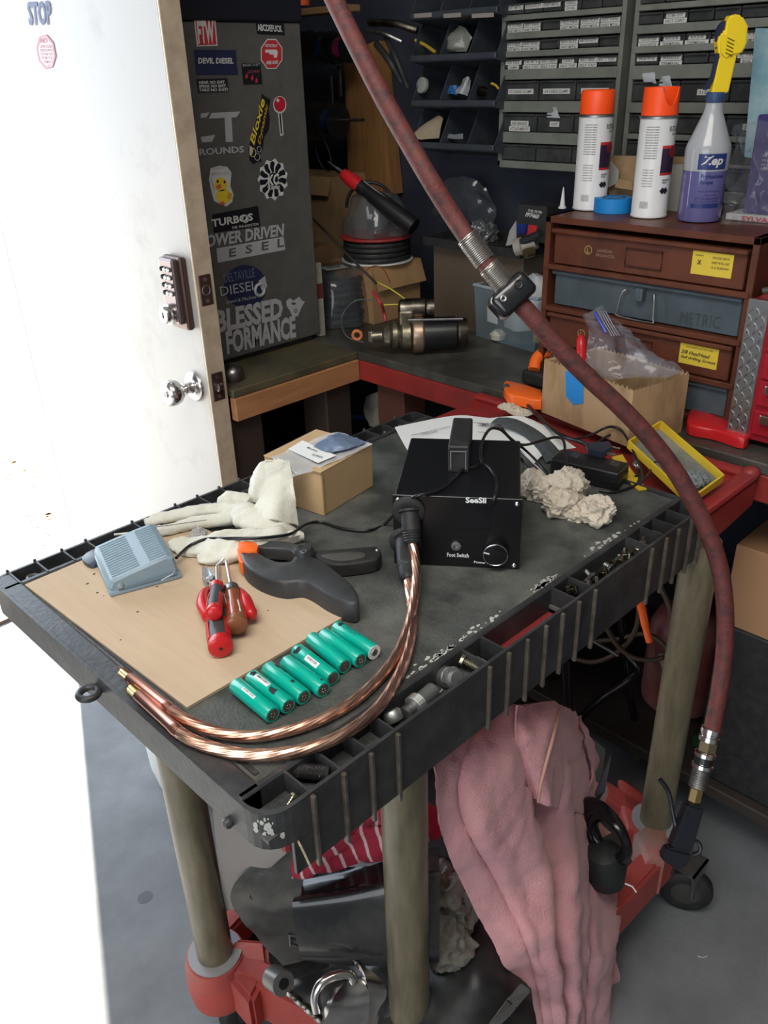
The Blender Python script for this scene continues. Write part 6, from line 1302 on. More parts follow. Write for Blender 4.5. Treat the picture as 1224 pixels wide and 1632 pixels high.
g = smoothgrid([[atd(962, 490, 1.55), atd(970, 500, 1.56), atd(980, 515, 1.56)], [atd(985, 520, 1.53), atd(1010, 540, 1.52), atd(1030, 560, 1.53)], [atd(1000, 560, 1.49), atd(1050, 572, 1.47), atd(1095, 597, 1.48)], [atd(990, 600, 1.47), atd(1040, 600, 1.46), atd(1090, 600, 1.48)]], 9)
MB().grid(rumple(g, .012, 26, 8), 0).build('film', zf, zb_, smooth=True)
MB().tube([atd(948, 498, 1.495), atd(956, 512, 1.495), atd(966, 530, 1.49)], .0022, 6).build('zip_seal', mat('seal_blue', (.02, .07, .55), .3), zb_, smooth=True)
for k in range(4): MB().tube([atd(953+k*4, 496, 1.50), atd(962+k*4, 513, 1.50), atd(975+k*4, 535, 1.495)], .0006, 5).build('seal_ridge', mat('pale_seal', (.35, .38, .48), .3), zb_)
single(MB().lathe([(.009, 0), (.0105, .004), (.010, .045), (.0085, .060), (.004, .066), (0, .067)], atd(928, 590, 1.585), (atd(926, 535, 1.58)-atd(928, 590, 1.585)), 18), 'plastic_grip', redgl, 'red plastic grip standing behind the carton, left of the zip bag', 'grip', smooth=True)

# ---- orange clamp on the bench
oc = thing('ratchet_clamp', 'orange and black hand clamp on the bench left of the open carton', 'clamp', on(830, 625, ZB))
Q = lambda pts, z: [on(x, y, z) for x, y in pts]
puff(MB(), smoothpoly([(803, 609), (815, 607), (862, 621), (863, 637), (835, 633), (808, 625)], ZB+.028, 2), .020, .003).build('lever', orange, oc, smooth=40)
MB().lathe([(.0075, 0), (.0075, .010), (.004, .011), (0, .010)], on(806, 619, ZB+.022), (-.6, -.6, .5), 18).build('pivot', blkrub, oc, smooth=True)
c = on(880, 612, ZB+.045); d1 = (on(850, 575, ZB+.07)-c)
MB().tube(cr([on(851, 590, ZB+.035), on(855, 573, ZB+.052), on(868, 562, ZB+.062), on(885, 562, ZB+.062), on(900, 572, ZB+.052)], 5), .0125, 12).build('jaw', orange, oc, smooth=True)
MB().rbox((-.02, -.03, 0), (.02, .03, .030), .006, 2, M=Matrix.Translation(on(858, 612, ZB+.003))).build('body', blkrub, oc)
# ---- red utility knife, yellow tray, yellow strip, silicone smear
uk = thing('utility_knife', 'red plastic utility knife handle lying on the bench right of the carton', 'knife', on(1150, 678, ZB))
puff(MB(), smoothpoly([(1096, 660), (1106, 648), (1130, 648), (1170, 664), (1196, 678), (1194, 694), (1180, 697), (1140, 684), (1100, 676)], ZB+.022, 3), .020, .004).build('handle', redgl, uk, smooth=40)
puff(MB(), smoothpoly([(1116, 651), (1124, 650), (1156, 663), (1150, 666)], ZB+.0235, 2), .004, .001).build('label_strip', mat('knife_dark', (.10, .02, .02), .5), uk)
MB().rbox((-.008, -.012, -.006), (.008, .010, .008), .003, 2, M=Matrix.Translation(on(1196, 690, ZB+.010))).build('end_cap', blk, uk)
yt = thing('yellow_tray', 'shallow yellow rimmed tray with a grey floor, tilted at the corner of the red shelf', 'tray', on(1100, 750, .85))
A_, B_, C_ = on(1051, 682, .890), on(1150, 768, .862), on(1098, 806, .853); D_ = A_+C_-B_
nn = (A_-B_).cross(C_-B_).normalized(); nn = nn if nn.z > 0 else -nn
ym = mat('yellow_enamel', (.68, .46, .03), .4)
MB().poly([A_, B_, C_, D_], -nn*.001).build('floor', mat('grey_tray_floor', (.14, .15, .14), .6, 0, (.24, .24, .22), 20), yt)
for a, b in ((A_, B_), (B_, C_), (C_, D_), (D_, A_)): 
    e = (b-a).normalized(); i_ = nn.cross(e)*.0015
    MB().poly([a-i_, b-i_, b+i_, a+i_], nn*.014).build('rim', ym, yt)
cc = (B_+C_)/2+(D_-C_)*.18+nn*.006
crumple('grey_fluff', [(cc, (.022, .018, .008))], mat('grey_fluff', (.17, .19, .19), .9), 'grey fluff lump inside the yellow tray', 'debris', amp=.003, sc=120, seed=3, flo=.80)
single(MB().poly(Q([(975, 728), (992, 724), (1006, 748), (1031, 779), (1018, 781), (1000, 765)], ZT+.003), (0, 0, -.002)), 'yellow_strip', ym, 'flat yellow strip poking out behind the power adapter', 'strip')
mb = MB(); random.seed(4)
sm1 = mat('grey_silicone', (.40, .39, .38), .6)
MB().poly(Q([(1092, 720), (1104, 718), (1119, 728), (1144, 732), (1162, 748), (1144, 748), (1132, 744), (1134, 752), (1116, 744), (1106, 738), (1108, 746), (1094, 734)], .8362), (0, 0, .0006)).build('silicone_smear', sm1, cart)

# ================================================================ red air hose from the ceiling
ah = thing('air_hose', 'red rubber air hose hanging from above, passing in front of the tray', 'hose', atd(1150, 1100, 1.12))
hp_ = [(505, -60, .98), (540, 15, .98), (578, 92, .98), (612, 158, .985), (648, 222, .99), (684, 284, .99), (722, 345, 1.0), (760, 400, 1.0), (800, 452, 1.005), (845, 502, 1.01), (890, 553, 1.02), (938, 602, 1.03), (985, 645, 1.04), (1030, 692, 1.05), (1070, 742, 1.06), (1105, 800, 1.07), (1133, 860, 1.08), (1150, 920, 1.09), (1156, 985, 1.10), (1154, 1045, 1.11), (1146, 1105, 1.115), (1135, 1162, 1.12)]
hpts = cr([atd(x, y, t) for x, y, t in hp_], 6); MB().tube(hpts, .0112, 20).build('hose', hosemat, ah, smooth=True)
MB().tube(cr([hpts[0]+Vector((-.3, .1, 1.0)), hpts[0]+Vector((-.12, .05, .4)), hpts[0]], 5), .0112, 16).build('hose', hosemat, ah, smooth=True)
def coilwire(x0, y0, x1, y1, t0, t1, turns, r, wr):
    a, b = atd(x0, y0, t0), atd(x1, y1, t1); X, Y, D_ = basis(b-a); n = turns*14
    return MB().tube([a+(b-a)*(i/n)+(X*math.cos(i*2*math.pi/14)+Y*math.sin(i*2*math.pi/14))*r for i in range(n+1)], wr, 6)
cw = mat('coil_wire', (.42, .39, .36), .35, .9)
coilwire(744, 378, 773, 418, .9995, 1.002, 16, .0126, .0011).build('wire_wrap', cw, ah, smooth=True)
coilwire(778, 424, 806, 458, 1.003, 1.006, 15, .0126, .0011).build('wire_wrap', cw, ah, smooth=True)
# hose stop block
d_ = (atd(845, 502, 1.01)-atd(780, 430, 1.005)).normalized(); c = atd(815, 472, 1.005)
Z_ = d_; X_ = (Z_.cross(-FWD)).normalized(); Y_ = Z_.cross(X_); X2 = X_
e1_ = X_*.86-Z_*.0; Mx = Matrix((X_, Y_, Z_)).transposed().to_4x4(); Mx.translation = c
hs = MB().rbox((-.027, -.019, -.016), (.027, .019, .016), .008, 4, M=Mx).build('hose_stop', mat('glossy_stop_black', (.010, .011, .013), .25, coat=.5), ah, smooth=40)
for s, r in ((.010, .0045), (-.014, .003)): MB().torus(c+X_*s*-1-Y_*(.0188)*(1 if (Y_.dot(FWD) > 0) else -1)-Z_*.004, Y_, r, .0014, 18, 6).build('bolt_hole', dsteel if r < .004 else blk, hs)
# coupler and blow gun
K = lambda x, y, t: atd(x, y, t)
a, b = K(1134, 1160, 1.12), K(1106, 1276, 1.13)
cpl = thing('hose_coupler', 'brass and steel quick coupler at the end of the red hose', 'coupler', a)
dd = (b-a); L = dd.length
MB().lathe([(.0125, 0), (.0135, .001), (.0135, .007), (.012, .008), (.012, .011), (.0135, .012), (.0135, .018), (.011, .019)], a, dd, 28).build('ferrule', steel, cpl, smooth=30)
MB().lathe([(.0105, .018), (.0125, .019), (.0125, .032), (.010, .033)], a, dd, 6).build('hex', mat('warm_brass', (.72, .56, .34), .22, 1), cpl)
MB().lathe([(.011, .033), (.014, .035), (.014, .040), (.0115, .041), (.0115, .050), (.014, .051), (.014, .056), (.011, .057)], a, dd, 28).build('sleeve', steel, cpl, smooth=30)
MB().lathe([(.0115, .041), (.0120, .042), (.0120, .0495)], a, dd, 28).build('black_ring', blk, cpl)
mb = MB(); x, y, z = basis(dd); zz = z
mb.tube([a+zz*(.057+.0017*i) for i in range(17)], [.0125 if i % 2 else .0108 for i in range(17)], 22).build('knurled_collar', dsteel, cpl)
MB().lathe([(.008, .084), (.0088, .086), (.0088, L), (.006, L+.004)], a, dd, 6).build('plug', brass, cpl)
bgn = thing('blow_gun', 'black ribbed air blow gun hanging from the red hose beside the cart leg', 'air gun', K(1090, 1350, 1.14))
a, b = K(1104, 1280, 1.132), K(1084, 1352, 1.135); dd = b-a; L = dd.length
gl = mat('gun_black', (.010, .012, .018), .3)
Mg = (b-a).to_track_quat('Z', 'Y').to_matrix().to_4x4(); Mg.translation = a
X_ = RGT-dd.normalized()*RGT.dot(dd.normalized()); X_.normalize(); D_ = dd.normalized(); Y_ = D_.cross(X_)
MB().poly([a-X_*.010-Y_*.011, a+X_*.013-Y_*.011, b+X_*.013-Y_*.011, b-X_*.016-Y_*.011], Y_*.022).build('grip', gl, bgn, bev=.003)
for k in range(9):
    p = a+D_*(.006+k*(L-.012)/9); MB().tube([p-X_*.012-Y_*.0118, p-X_*.001-Y_*.0122, p+X_*.011-Y_*.0118], .0009, 6).build('grip_rib', mat('rib_sheen', (.05, .06, .075), .25), bgn, smooth=True)
MB().poly([b+X_*.013-Y_*.010, b-X_*.020-Y_*.010, b-X_*.024+D_*.018-Y_*.010, b+X_*.004+D_*.028-Y_*.010, b+X_*.014+D_*.012-Y_*.010], Y_*.020).build('body', gl, bgn, bev=.003)
MB().tube(cr([K(1052, 1242, 1.14), K(1065, 1262, 1.14), K(1072, 1292, 1.14), K(1078, 1325, 1.137), K(1080, 1342, 1.135)], 5), .0032, 8).build('trigger_lever', gl, bgn, smooth=True)
MB().torus(K(1104, 1350, 1.135), (FWD+RGT*.3), .010, .0028, 20, 8, 0, 4.6).build('hanging_hook', gl, bgn, smooth=True)
# tan cable tie wire on the wheel
# ================================================================ pink towel
pinkt = mat('pink_terry', (.70, .345, .36), .95, 0, (.54, .25, .28), 8, .35, .7, .9, 420, sheen=.25, detail=9)
tw = thing('pink_towel', 'large soiled pink terry towel hanging out from under the tray over the cart base', 'towel', (.72, .45, .3))
T_ = lambda *a: [onv(x, y, v) for x, y, v in a]
rows = [T_((690, 1190, .525), (755, 1152, .535), (828, 1122, .525), (886, 1124, .53), (930, 1145, .55)),
 T_((692, 1240, .505), (760, 1208, .495), (828, 1185, .49), (886, 1185, .50), (936, 1200, .54)),
 T_((700, 1310, .50), (765, 1285, .475), (835, 1268, .47), (896, 1268, .48), (948, 1270, .52)),
 T_((722, 1380, .49), (785, 1362, .46), (848, 1350, .45), (906, 1342, .455), (958, 1345, .49)),
 T_((760, 1455, .475), (815, 1435, .445), (876, 1422, .428), (928, 1415, .425), (982, 1420, .440)),
 T_((806, 1535, .44), (852, 1515, .405), (902, 1505, .392), (948, 1500, .390), (993, 1505, .402)),
 T_((850, 1618, .41), (888, 1605, .39), (924, 1598, .38), (958, 1594, .380), (985, 1598, .395)),
 T_((878, 1700, .395), (905, 1695, .38), (930, 1688, .375), (950, 1680, .375), (965, 1672, .39))]
g = smoothgrid(rows, 14)
def fold(i, j, p):
    s = j*15+i*5.5+math.sin(i*6+j*3)*1.6
    return -(.021*(1-abs(math.sin(s*.62)))**2.2 + .0035*math.sin(s*1.9+1))*min(1, i*3+.35)
MB().grid(rumple(g, .008, 13, 2, fold), .004).build('drape', pinkt, tw, smooth=80)
rows = [T_((822, 1124, .515), (850, 1119, .505), (888, 1121, .51), (925, 1135, .53)),
 T_((820, 1170, .49), (850, 1165, .475), (885, 1165, .48), (932, 1175, .52)),
 T_((826, 1225, .48), (852, 1220, .462), (885, 1222, .468), (938, 1222, .51)),
 T_((846, 1275, .475), (865, 1280, .455), (890, 1287, .46), (945, 1300, .50))]
g = smoothgrid(rows, 10)
MB().grid(rumple(g, .006, 16, 7, lambda i, j, p: -.010*abs(math.sin(j*5+i))), .004).build('folded_flap', pinkt, tw, smooth=80)
MB().tube(cr(T_((893, 1128, .498), (884, 1165, .465), (872, 1210, .452), (862, 1250, .448), (858, 1278, .45)), 6), .0022, 8).build('hem', mat('hem_tan', (.50, .27, .22), .9), tw, smooth=True)
g = smoothgrid([T_((925, 1140, .54), (942, 1190, .55), (950, 1225, .55)), T_((940, 1225, .53), (958, 1240, .54), (965, 1262, .55)), T_((930, 1290, .50), (945, 1290, .52), (955, 1300, .53))], 8)
MB().grid(rumple(g, .008, 25, 4), .004).build('folded_corner', pinkt, tw, smooth=80)
g = smoothgrid([T_((925, 1300, .49), (938, 1305, .50)), T_((935, 1325, .48), (960, 1318, .49)), T_((945, 1340, .48), (972, 1328, .48))], 6)
MB().grid(rumple(g, .004, 50, 4), .002).build('frayed_end', mat('frayed_peach', (.62, .33, .27), .95), tw, smooth=80)

# ================================================================ parts heaped on the cart base
A3 = lambda *a: [atd(x, y, t) for x, y, t in a]
def skin(name, rows, m, label, cat, amp=.0, sc=20, n=8, th=.003, seed=1, grp=None, fold=None, sm=True):
    return single(MB().grid(rumple(smoothgrid([A3(*r) for r in rows], n), amp, sc, seed, fold), th), name, m, label, cat, grp, smooth=sm)
skin('grey_board', [[(338, 1262, 1.16), (400, 1262, 1.16), (470, 1335, 1.12)], [(345, 1330, 1.22), (410, 1340, 1.2), (465, 1350, 1.17)], [(360, 1450, 1.32), (380, 1440, 1.30), (405, 1400, 1.26)]], mat('grey_brown_board', (.26, .235, .22), .6), 'plain grey brown board leaning behind the left cart leg', 'board', th=.004)
dark = mat('dusty_black_metal', (.035, .034, .032), .38, .35, (.10, .095, .088), 7, .42, .75, .3, 70)
fp = thing('splash_shield', 'dusty black sheet metal shield with square bolt holes, leaning behind the left leg', 'car part', atd(440, 1500, 1.25))
g = smoothgrid([A3((455, 1336, 1.22), (500, 1340, 1.19), (560, 1370, 1.17)), A3((372, 1415, 1.25), (440, 1430, 1.22), (500, 1440, 1.19)), A3((400, 1480, 1.28), (450, 1470, 1.25), (520, 1480, 1.22)), A3((460, 1540, 1.30), (500, 1530, 1.28), (540, 1510, 1.25))], 8)
MB().grid(rumple(g, .006, 12, 3), .003).build('panel', dark, fp, smooth=True)
for x, y, t in ((405, 1425, 1.235), (470, 1500, 1.255)):
    MB().tube([atd(x-8, y-10, t), atd(x+5, y-8, t), atd(x+7, y+8, t), atd(x-6, y+6, t)], .0035, 6, closed=True).build('clip_nut', mat('clip_steel', (.12, .12, .12), .4, .7), fp)
bs_ = thing('bent_cover', 'glossy black folded sheet metal cover in front of the striped towel', 'car part', atd(540, 1450, 1.14))
rows = [[(488, 1392, 1.20), (560, 1375, 1.18), (640, 1362, 1.16), (700, 1352, 1.15)], [(486, 1403, 1.183), (560, 1388, 1.163), (640, 1374, 1.143), (700, 1362, 1.135)], [(482, 1415, 1.172), (560, 1400, 1.152), (640, 1386, 1.132), (700, 1372, 1.125)], [(480, 1430, 1.150), (560, 1416, 1.132), (640, 1400, 1.115), (700, 1388, 1.11)], [(467, 1438, 1.13), (560, 1426, 1.115), (640, 1408, 1.10), (700, 1398, 1.10)],
        [(471, 1475, 1.135), (560, 1470, 1.12), (640, 1465, 1.105), (700, 1460, 1.11)], [(480, 1520, 1.145), (550, 1520, 1.13), (630, 1515, 1.12), (700, 1510, 1.12)], [(490, 1528, 1.18), (550, 1535, 1.17), (630, 1535, 1.16), (700, 1530, 1.15)]]
MB().grid(smoothgrid([A3(*r) for r in rows], 4), .003).build('cover', mat('glossy_dusty_black', (.018, .019, .021), .25, .3, (.085, .078, .068), 5, .5, .8, .1, 60, coat=.3), bs_, smooth=50)
strp = bpy.data.materials.new('red_striped_cloth'); strp.use_nodes = True; N = strp.node_tree.nodes; L_ = strp.node_tree.links
tcn = N.new('ShaderNodeTexCoord'); mp = N.new('ShaderNodeMapping'); mp.inputs['Rotation'].default_value = (0, .3, .75); wv = N.new('ShaderNodeTexWave'); wv.inputs['Scale'].default_value = 15; wv.inputs['Distortion'].default_value = .6
rp = N.new('ShaderNodeValToRGB'); rp.color_ramp.elements[0].color = (.30, .012, .035, 1); rp.color_ramp.elements[0].position = .86; rp.color_ramp.elements[1].color = (.55, .40, .40, 1); rp.color_ramp.elements[1].position = .93
L_.new(tcn.outputs['Object'], mp.inputs[0]); L_.new(mp.outputs[0], wv.inputs['Vector']); L_.new(wv.outputs['Fac'], rp.inputs[0]); L_.new(rp.outputs[0], N['Principled BSDF'].inputs['Base Color']); N['Principled BSDF'].inputs['Roughness'].default_value = .9
skin('striped_towel', [[(520, 1330, 1.14), (575, 1285, 1.15), (640, 1270, 1.14), (690, 1290, 1.14)], [(490, 1365, 1.13), (560, 1330, 1.11), (640, 1310, 1.10), (700, 1330, 1.11)], [(465, 1372, 1.16), (510, 1360, 1.12), (560, 1350, 1.13), (640, 1345, 1.12)], [(468, 1395, 1.19), (490, 1392, 1.17), (560, 1378, 1.16), (640, 1365, 1.15)]], strp, 'dark red cloth with pale stripes bunched on the black cover', 'towel', amp=.012, sc=22, n=9, th=.003, sm=80)
# chrome latch
cl = thing('chrome_hitch', 'bright chrome hook shaped fitting at the bottom between the legs', 'car part', atd(560, 1580, 1.13))
chrm = mat('scuffed_chrome', (.55, .53, .52), .22, 1, (.40, .38, .36), 20)
MB().grid(smoothgrid([A3((562, 1530, 1.12), (572, 1530, 1.12)), A3((578, 1560, 1.11), (612, 1575, 1.13)), A3((585, 1590, 1.12), (600, 1605, 1.14)), A3((575, 1640, 1.14), (590, 1640, 1.16))], 6), .006).build('side_plate', chrm, cl, smooth=True)
MB().tube(cr(A3((506, 1612, 1.10), (503, 1590, 1.10), (512, 1568, 1.10), (530, 1556, 1.105), (552, 1553, 1.11), (562, 1560, 1.11), (560, 1574, 1.11)), 6), [.007]*37, 14).build('hook_bar', chrm, cl, smooth=True)
MB().grid(smoothgrid([A3((533, 1572, 1.10), (545, 1565, 1.11), (575, 1562, 1.12)), A3((518, 1605, 1.085), (550, 1600, 1.10), (585, 1590, 1.11)), A3((515, 1618, 1.10), (545, 1630, 1.11), (580, 1640, 1.12))], 6), .010).build('tongue', chrm, cl, smooth=True)
# bushing, chain, rods
bsh = thing('rubber_bushing', 'grey steel bushing on a rod beside the red base rail', 'car part', atd(445, 1562, 1.18))
MB().lathe([(.006, 0), (.0165, 0), (.017, .003), (.017, .030), (.012, .032)], atd(452, 1568, 1.15), (atd(425, 1550, 1.19)-atd(452, 1568, 1.15)), 24).build('sleeve', mat('dusty_steel', (.20, .195, .185), .4, .6), bsh, smooth=30)
MB().lathe([(0, -.001), (.0075, -.001), (.0075, .002)], atd(452, 1568, 1.15), (atd(425, 1550, 1.19)-atd(452, 1568, 1.15)), 18).build('bore', blk, bsh)
MB().tube(cr(A3((430, 1556, 1.20), (480, 1545, 1.22), (520, 1530, 1.24)), 5), .010, 10).build('arm', blkrub, bsh, smooth=True)
chn = thing('drive_chain', 'short greasy chain lying between the red rail and the chrome fitting', 'chain', atd(490, 1600, 1.14))
for k in range(9):
    p = atd(462+k*8, 1582+k*7, 1.16-k*.002); a_ = k % 2
    MB().torus(p, (1, .3*a_, .8), .008, .0032, 16, 8).build('link', greasy if a_ else dsteel, chn, smooth=True)
bk = thing('chrome_buckle', 'chrome rectangular bracket poking out left of the towel at the bottom edge', 'car part', atd(820, 1600, 1.2))
MB().poly(A3((830, 1566, 1.15), (846, 1578, 1.16), (812, 1620, 1.14), (790, 1640, 1.13), (778, 1632, 1.12), (808, 1592, 1.14)), (.006, .004, -.014)).build('bracket', chrm, bk, bev=.002)
MB().tube(A3((808, 1594, 1.138), (822, 1606, 1.148)), .0012, 6).build('slot_line', blk, bk)
# dark bulk parts
def lump(name, blobs, m, label, cat, amp, sc, seed, grp=None): return crumple(name, blobs, m, label, cat, amp, sc, seed, grp, flo=.14)
dkb = mat('dark_oily_part', (.018, .018, .019), .4, .2, (.04, .038, .036), 14)
g1_ = [[(640, 1500, 1.28), (700, 1520, 1.24), (760, 1480, 1.24), (830, 1500, 1.26)], [(620, 1560, 1.22), (700, 1560, 1.19), (770, 1550, 1.18), (840, 1580, 1.22)], [(600, 1640, 1.18), (700, 1640, 1.15), (780, 1650, 1.15), (850, 1660, 1.18)]]
skin('car_tyre_liner', g1_, dkb, 'large black curved plastic liner filling the bottom right of the cart base', 'car part', amp=.010, sc=9, n=8, th=.004)
skin('black_fender', [[(692, 1360, 1.36), (730, 1380, 1.34), (770, 1470, 1.33)], [(690, 1440, 1.34), (730, 1470, 1.32), (780, 1510, 1.31)], [(688, 1540, 1.34), (730, 1530, 1.30), (800, 1570, 1.30)]], mat('blue_black', (.008, .009, .016), .5), 'blue black panel standing behind the middle leg', 'car part', amp=.006, sc=12, th=.003)
lump('oily_rag', [(atd(712, 1440, 1.23), (.035, .03, .05)), (atd(705, 1490, 1.21), (.03, .03, .03))], mat('oily_grey_rag', (.13, .12, .10), .85, 0, (.2, .185, .16), 14), 'grey brown oily rag between the middle leg and the towel', 'rag', .012, 22, 5)
skin('dark_liner', [[(470, 1540, 1.30), (560, 1520, 1.26), (640, 1510, 1.24)], [(480, 1590, 1.26), (560, 1580, 1.22), (640, 1560, 1.2)], [(540, 1650, 1.22), (600, 1640, 1.19), (650, 1640, 1.17)]], dkb, 'black rubber part under the folded cover and chrome fitting', 'car part', amp=.01, sc=16)
# right of towel
for k in range(4): single(MB().torus(atd(960+k*4, 1325+k*3, 1.36-k*.008), RGT*.8+FWD*.6+Vector((0, 0, .3)), .050-.005*k, .0085, 30, 8), 'black_hose_loop', blkgl, ('outermost', 'second', 'third', 'innermost')[k]+' glossy black hose loop behind the towel by the red rail', 'hose', 'black hose loops on the cart base', smooth=True)
single(MB().lathe([(.015, 0), (.028, .01), (.034, .04), (.028, .07), (.010, .08)], atd(968, 1412, 1.37), (0, .2, 1), 20), 'grey_cylinder_part', mat('blue_grey_rubber', (.018, .022, .022), .5), 'dark grey rounded part beside the red rail right of the towel', 'car part', smooth=True)
single(MB().poly(A3((948, 1268, 1.36), (974, 1205, 1.34), (964, 1262, 1.35), (955, 1275, 1.36)), (.006, .004, 0)), 'steel_blade', mat('dark_blade', (.10, .12, .14), .3, .8), 'dark pointed steel blade sticking up behind the towel', 'car part')
single(MB().poly(A3((925, 1160, 1.52), (965, 1195, 1.5), (958, 1250, 1.46), (925, 1230, 1.48)), (.004, .004, 0)), 'green_grey_panel', mat('green_grey_plate', (.055, .07, .065), .4), 'dull green grey plate behind the pink towel', 'car part')
puff(MB(), [on(x, y, .195) for x, y in ((985, 1240), (1015, 1252), (1050, 1282), (1048, 1318), (1000, 1322), (990, 1290))], .07, .01).build('corner_gusset', redplast, cart, smooth=40)
puff(MB(), [on(x, y, .205) for x, y in ((1012, 1325), (1030, 1312), (1065, 1316), (1066, 1345), (1060, 1370), (1030, 1372))], .09, .01).build('corner_gusset', mat('dusty_red', (.30, .20, .17), .6, 0, (.45, .07, .055), 9), cart, smooth=40)
MB().tube(A3((996, 1408, 1.30), (1008, 1413, 1.298), (1014, 1422, 1.297)), .0012, 6).build('white_tie', offwhite, cart)

# ================================================================ beyond the cart, right: stool legs, cables, gas can, boxes
chl = mat('worn_chrome_black', (.05, .05, .055), .22, .8)
stl = thing('stool_frame', 'black chromed tubular stool frame in the dark behind the towel', 'stool', (1.35, .75, 0))
def V_(x, y, u): return onu(x, y, u)
MB().tube([V_(903, 1050, 1.22), V_(905, 1140, 1.22), V_(908, 1260, 1.22)], .010, 12).build('leg', chl, stl, smooth=True)
MB().tube([V_(988, 978, 1.42), V_(998, 1060, 1.42), V_(1010, 1140, 1.41), on(1018, 1205, .004)], .0085, 12).build('leg', chl, stl, smooth=True)
MB().tube(cr([V_(925, 1145, 1.30), V_(960, 1112, 1.33), V_(1000, 1085, 1.37), V_(1016, 1070, 1.38), V_(1014, 1060, 1.38), V_(1000, 1045, 1.38)], 5), .0085, 12).build('brace', chl, stl, smooth=True)
MB().tube([V_(942, 1020, 1.34), V_(985, 1045, 1.37)], .004, 8).build('rod', dsteel, stl, smooth=True)
MB().lathe([(.012, 0), (.013, .004), (.010, .012), (0, .013)], on(1018, 1208, .001), (0, 0, 1), 16).build('foot', dsteel, stl, smooth=True)
tan = mat('muddy_brown_cable', (.11, .075, .05), .6)
for i, (pts, lb) in enumerate((([(1052, 935), (1066, 965), (1070, 1000), (1066, 1040), (1058, 1075)], 'brown cable dropping from under the tray near the right leg'), ([(966, 1000), (985, 1030), (1010, 1048), (1040, 1052), (1058, 1048)], 'brown cable curving low under the tray to the red container'), ([(910, 1048), (940, 1055), (965, 1050), (990, 1035), (1010, 1010), (1018, 980), (1016, 955)], 'brown cable looping up behind the orange tube'), ([(944, 1022), (985, 1018), (1025, 1010), (1055, 1025), (1075, 1060), (1085, 1080)], 'brown cable running level under the tray to the right leg'))):
    single(MB().tube(cr([onu(x, y, 1.36+.02*i) for x, y in pts], 6), .0055, 8), 'brown_cable', tan, lb, 'cable', 'brown cables tangled under the bench edge', smooth=True)
single(MB().tube(cr([onu(1018, 950, 1.20), onu(1024, 975, 1.20), onu(1029, 1000, 1.195), onu(1035, 1024, 1.19)], 5), [.0075]*5+[.0072]*5+[.006]*6, 12), 'orange_tube', mat('fluorescent_tube', (1, .13, .01), .4), 'bright orange tube hanging below the tray', 'tube', smooth=True)
gc = thing('red_container', 'faded red round container standing under the bench behind the right leg', 'container', on(1075, 1130, .132))
p = on(1078, 1112, .132); MB().lathe([(.07, 0), (.08, .006), (.082, .02), (.082, .20), (.070, .23), (.035, .25), (.03, .27), (0, .27)], p, (0, 0, 1), 32).build('body', mat('faded_pink_red', (.22, .055, .05), .5, 0, (.30, .15, .14), 8), gc, smooth=True)
MB().poly([onp(x, y, p+Vector((-.062, -.056, 0)), Vector((-.74, -.67, 0))) for x, y in ((1048, 1042), (1056, 1040), (1066, 1066), (1080, 1080), (1074, 1082), (1056, 1070))], (-.001, -.001, 0)).build('label_scrap', mat('label_scrap', (.35, .30, .26), .7), gc)
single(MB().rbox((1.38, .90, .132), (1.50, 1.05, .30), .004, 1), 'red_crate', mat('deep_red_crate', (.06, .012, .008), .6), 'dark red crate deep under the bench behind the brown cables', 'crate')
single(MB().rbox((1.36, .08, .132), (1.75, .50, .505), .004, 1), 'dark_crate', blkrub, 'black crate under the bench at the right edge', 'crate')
cbn = [onu(1178, 845, 1.36), onu(1168, 960, 1.36), onu(1236, 990, 1.36), onu(1240, 868, 1.36)]
bz = .507; y1_ = cbn[0].y
single(MB().rbox((1.36, y1_-.26, bz), (1.60, y1_, bz+.17), .002, 1), 'shipping_carton', mat('plain_carton', (.36, .20, .10), .8), 'plain brown carton on a black crate under the bench at the right edge', 'box')
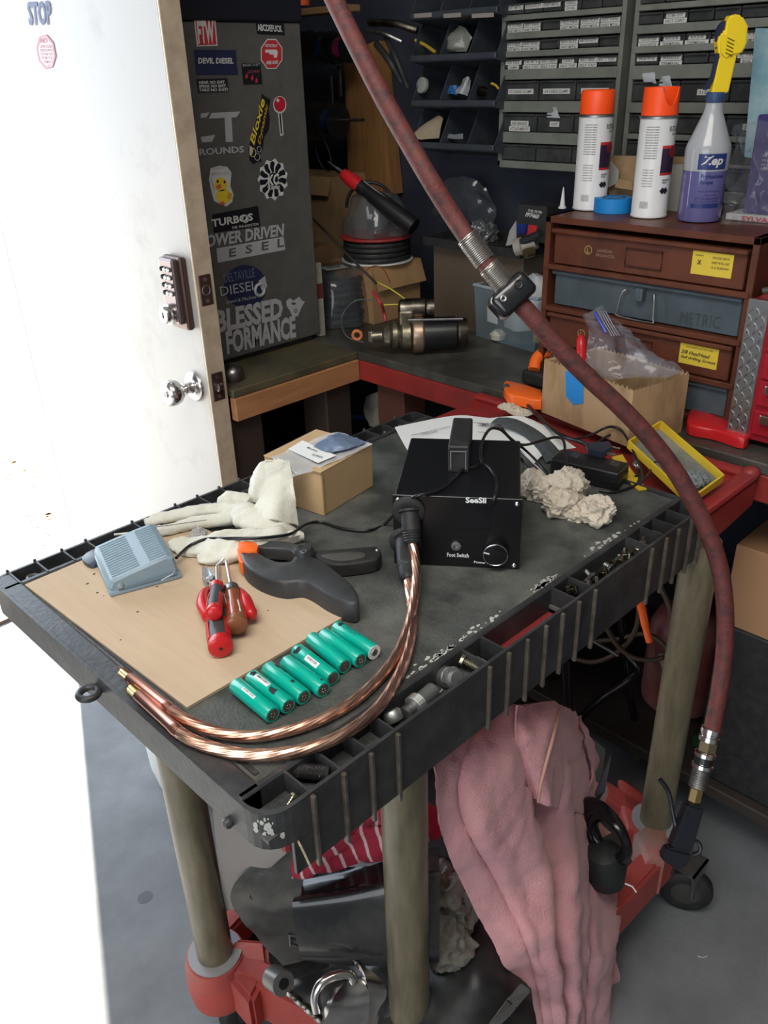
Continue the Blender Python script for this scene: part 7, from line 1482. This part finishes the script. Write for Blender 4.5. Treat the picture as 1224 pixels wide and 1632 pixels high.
p = onu(1155, 1010, 1.45); single(MB().lathe([(.012, 0), (.016, .004), (.016, .02), (0, .022)], Vector((1.43, p.y, .132)), (0, 0, 1), 14), 'green_bottle', mat('green_cap', (.01, .12, .03), .4), 'small green bottle in the dark under the bench', 'bottle', smooth=True)
single(MB().tube([on(1166, 1235, .13), on(1160, 1280, .02)], .0015, 6), 'wood_chip', mat('pale_wood', (.62, .5, .33)), 'thin pale stick leaning against the bench shelf on the floor', 'stick')
# white bucket beyond the left leg
p = on(318, 1225, 0); single(MB().lathe([(.09, 0), (.098, .004), (.105, .05), (.112, .22), (.116, .225), (.112, .228), (.106, .05), (0, .01)], p, (0, 0, 1), 36), 'white_bucket', offwhite, 'white plastic bucket on the floor behind the left cart leg', 'bucket', smooth=30)
# leaves and grit outside, spots on the floor
mb = MB(); random.seed(12)
lf = mat('dry_leaf', (.30, .15, .06), .8)
for k in range(46):
    x, y = random.choice(((20, 735), (45, 755), (30, 745), (75, 835), (95, 850))); x += random.gauss(0, 16); y += random.gauss(0, 12)
    if x > 90: continue
    p = on(x, y, -.014); r = random.uniform(.006, .022); a0 = random.uniform(0, 6)
    mb.poly([p+Vector((r*math.cos(a0+a)*random.uniform(.4, 1), r*math.sin(a0+a)*random.uniform(.4, 1), .001)) for a in (0, 1.2, 2.2, 3.3, 4.4, 5.4)], (0, 0, .001))
single(mb, 'dry_leaves', lf, 'dry brown leaves scattered on the sunny concrete outside', 'leaves', kind='stuff')
for x, y, r, lb in ((231, 1430, .014, 'round dark stain on the floor left of the cart leg'), (60, 1118, .003, 'tiny dark speck on the sunlit floor')):
    p = on(x, y, .0002); single(MB().poly([p+Vector((r*math.cos(a)*1.1, r*math.sin(a), 0)) for a in [k*.5236 for k in range(12)]], (0, 0, .0003)), 'floor_stain', mat('floor_stain', (.10, .10, .11), .6), lb, 'stain')
single(MB().tube([on(1112, 1524, .001), on(1120, 1526, .002), on(1127, 1524, .001)], .0007, 5), 'thread_scrap', offwhite, 'tiny white thread on the dark floor at the right', 'scrap')
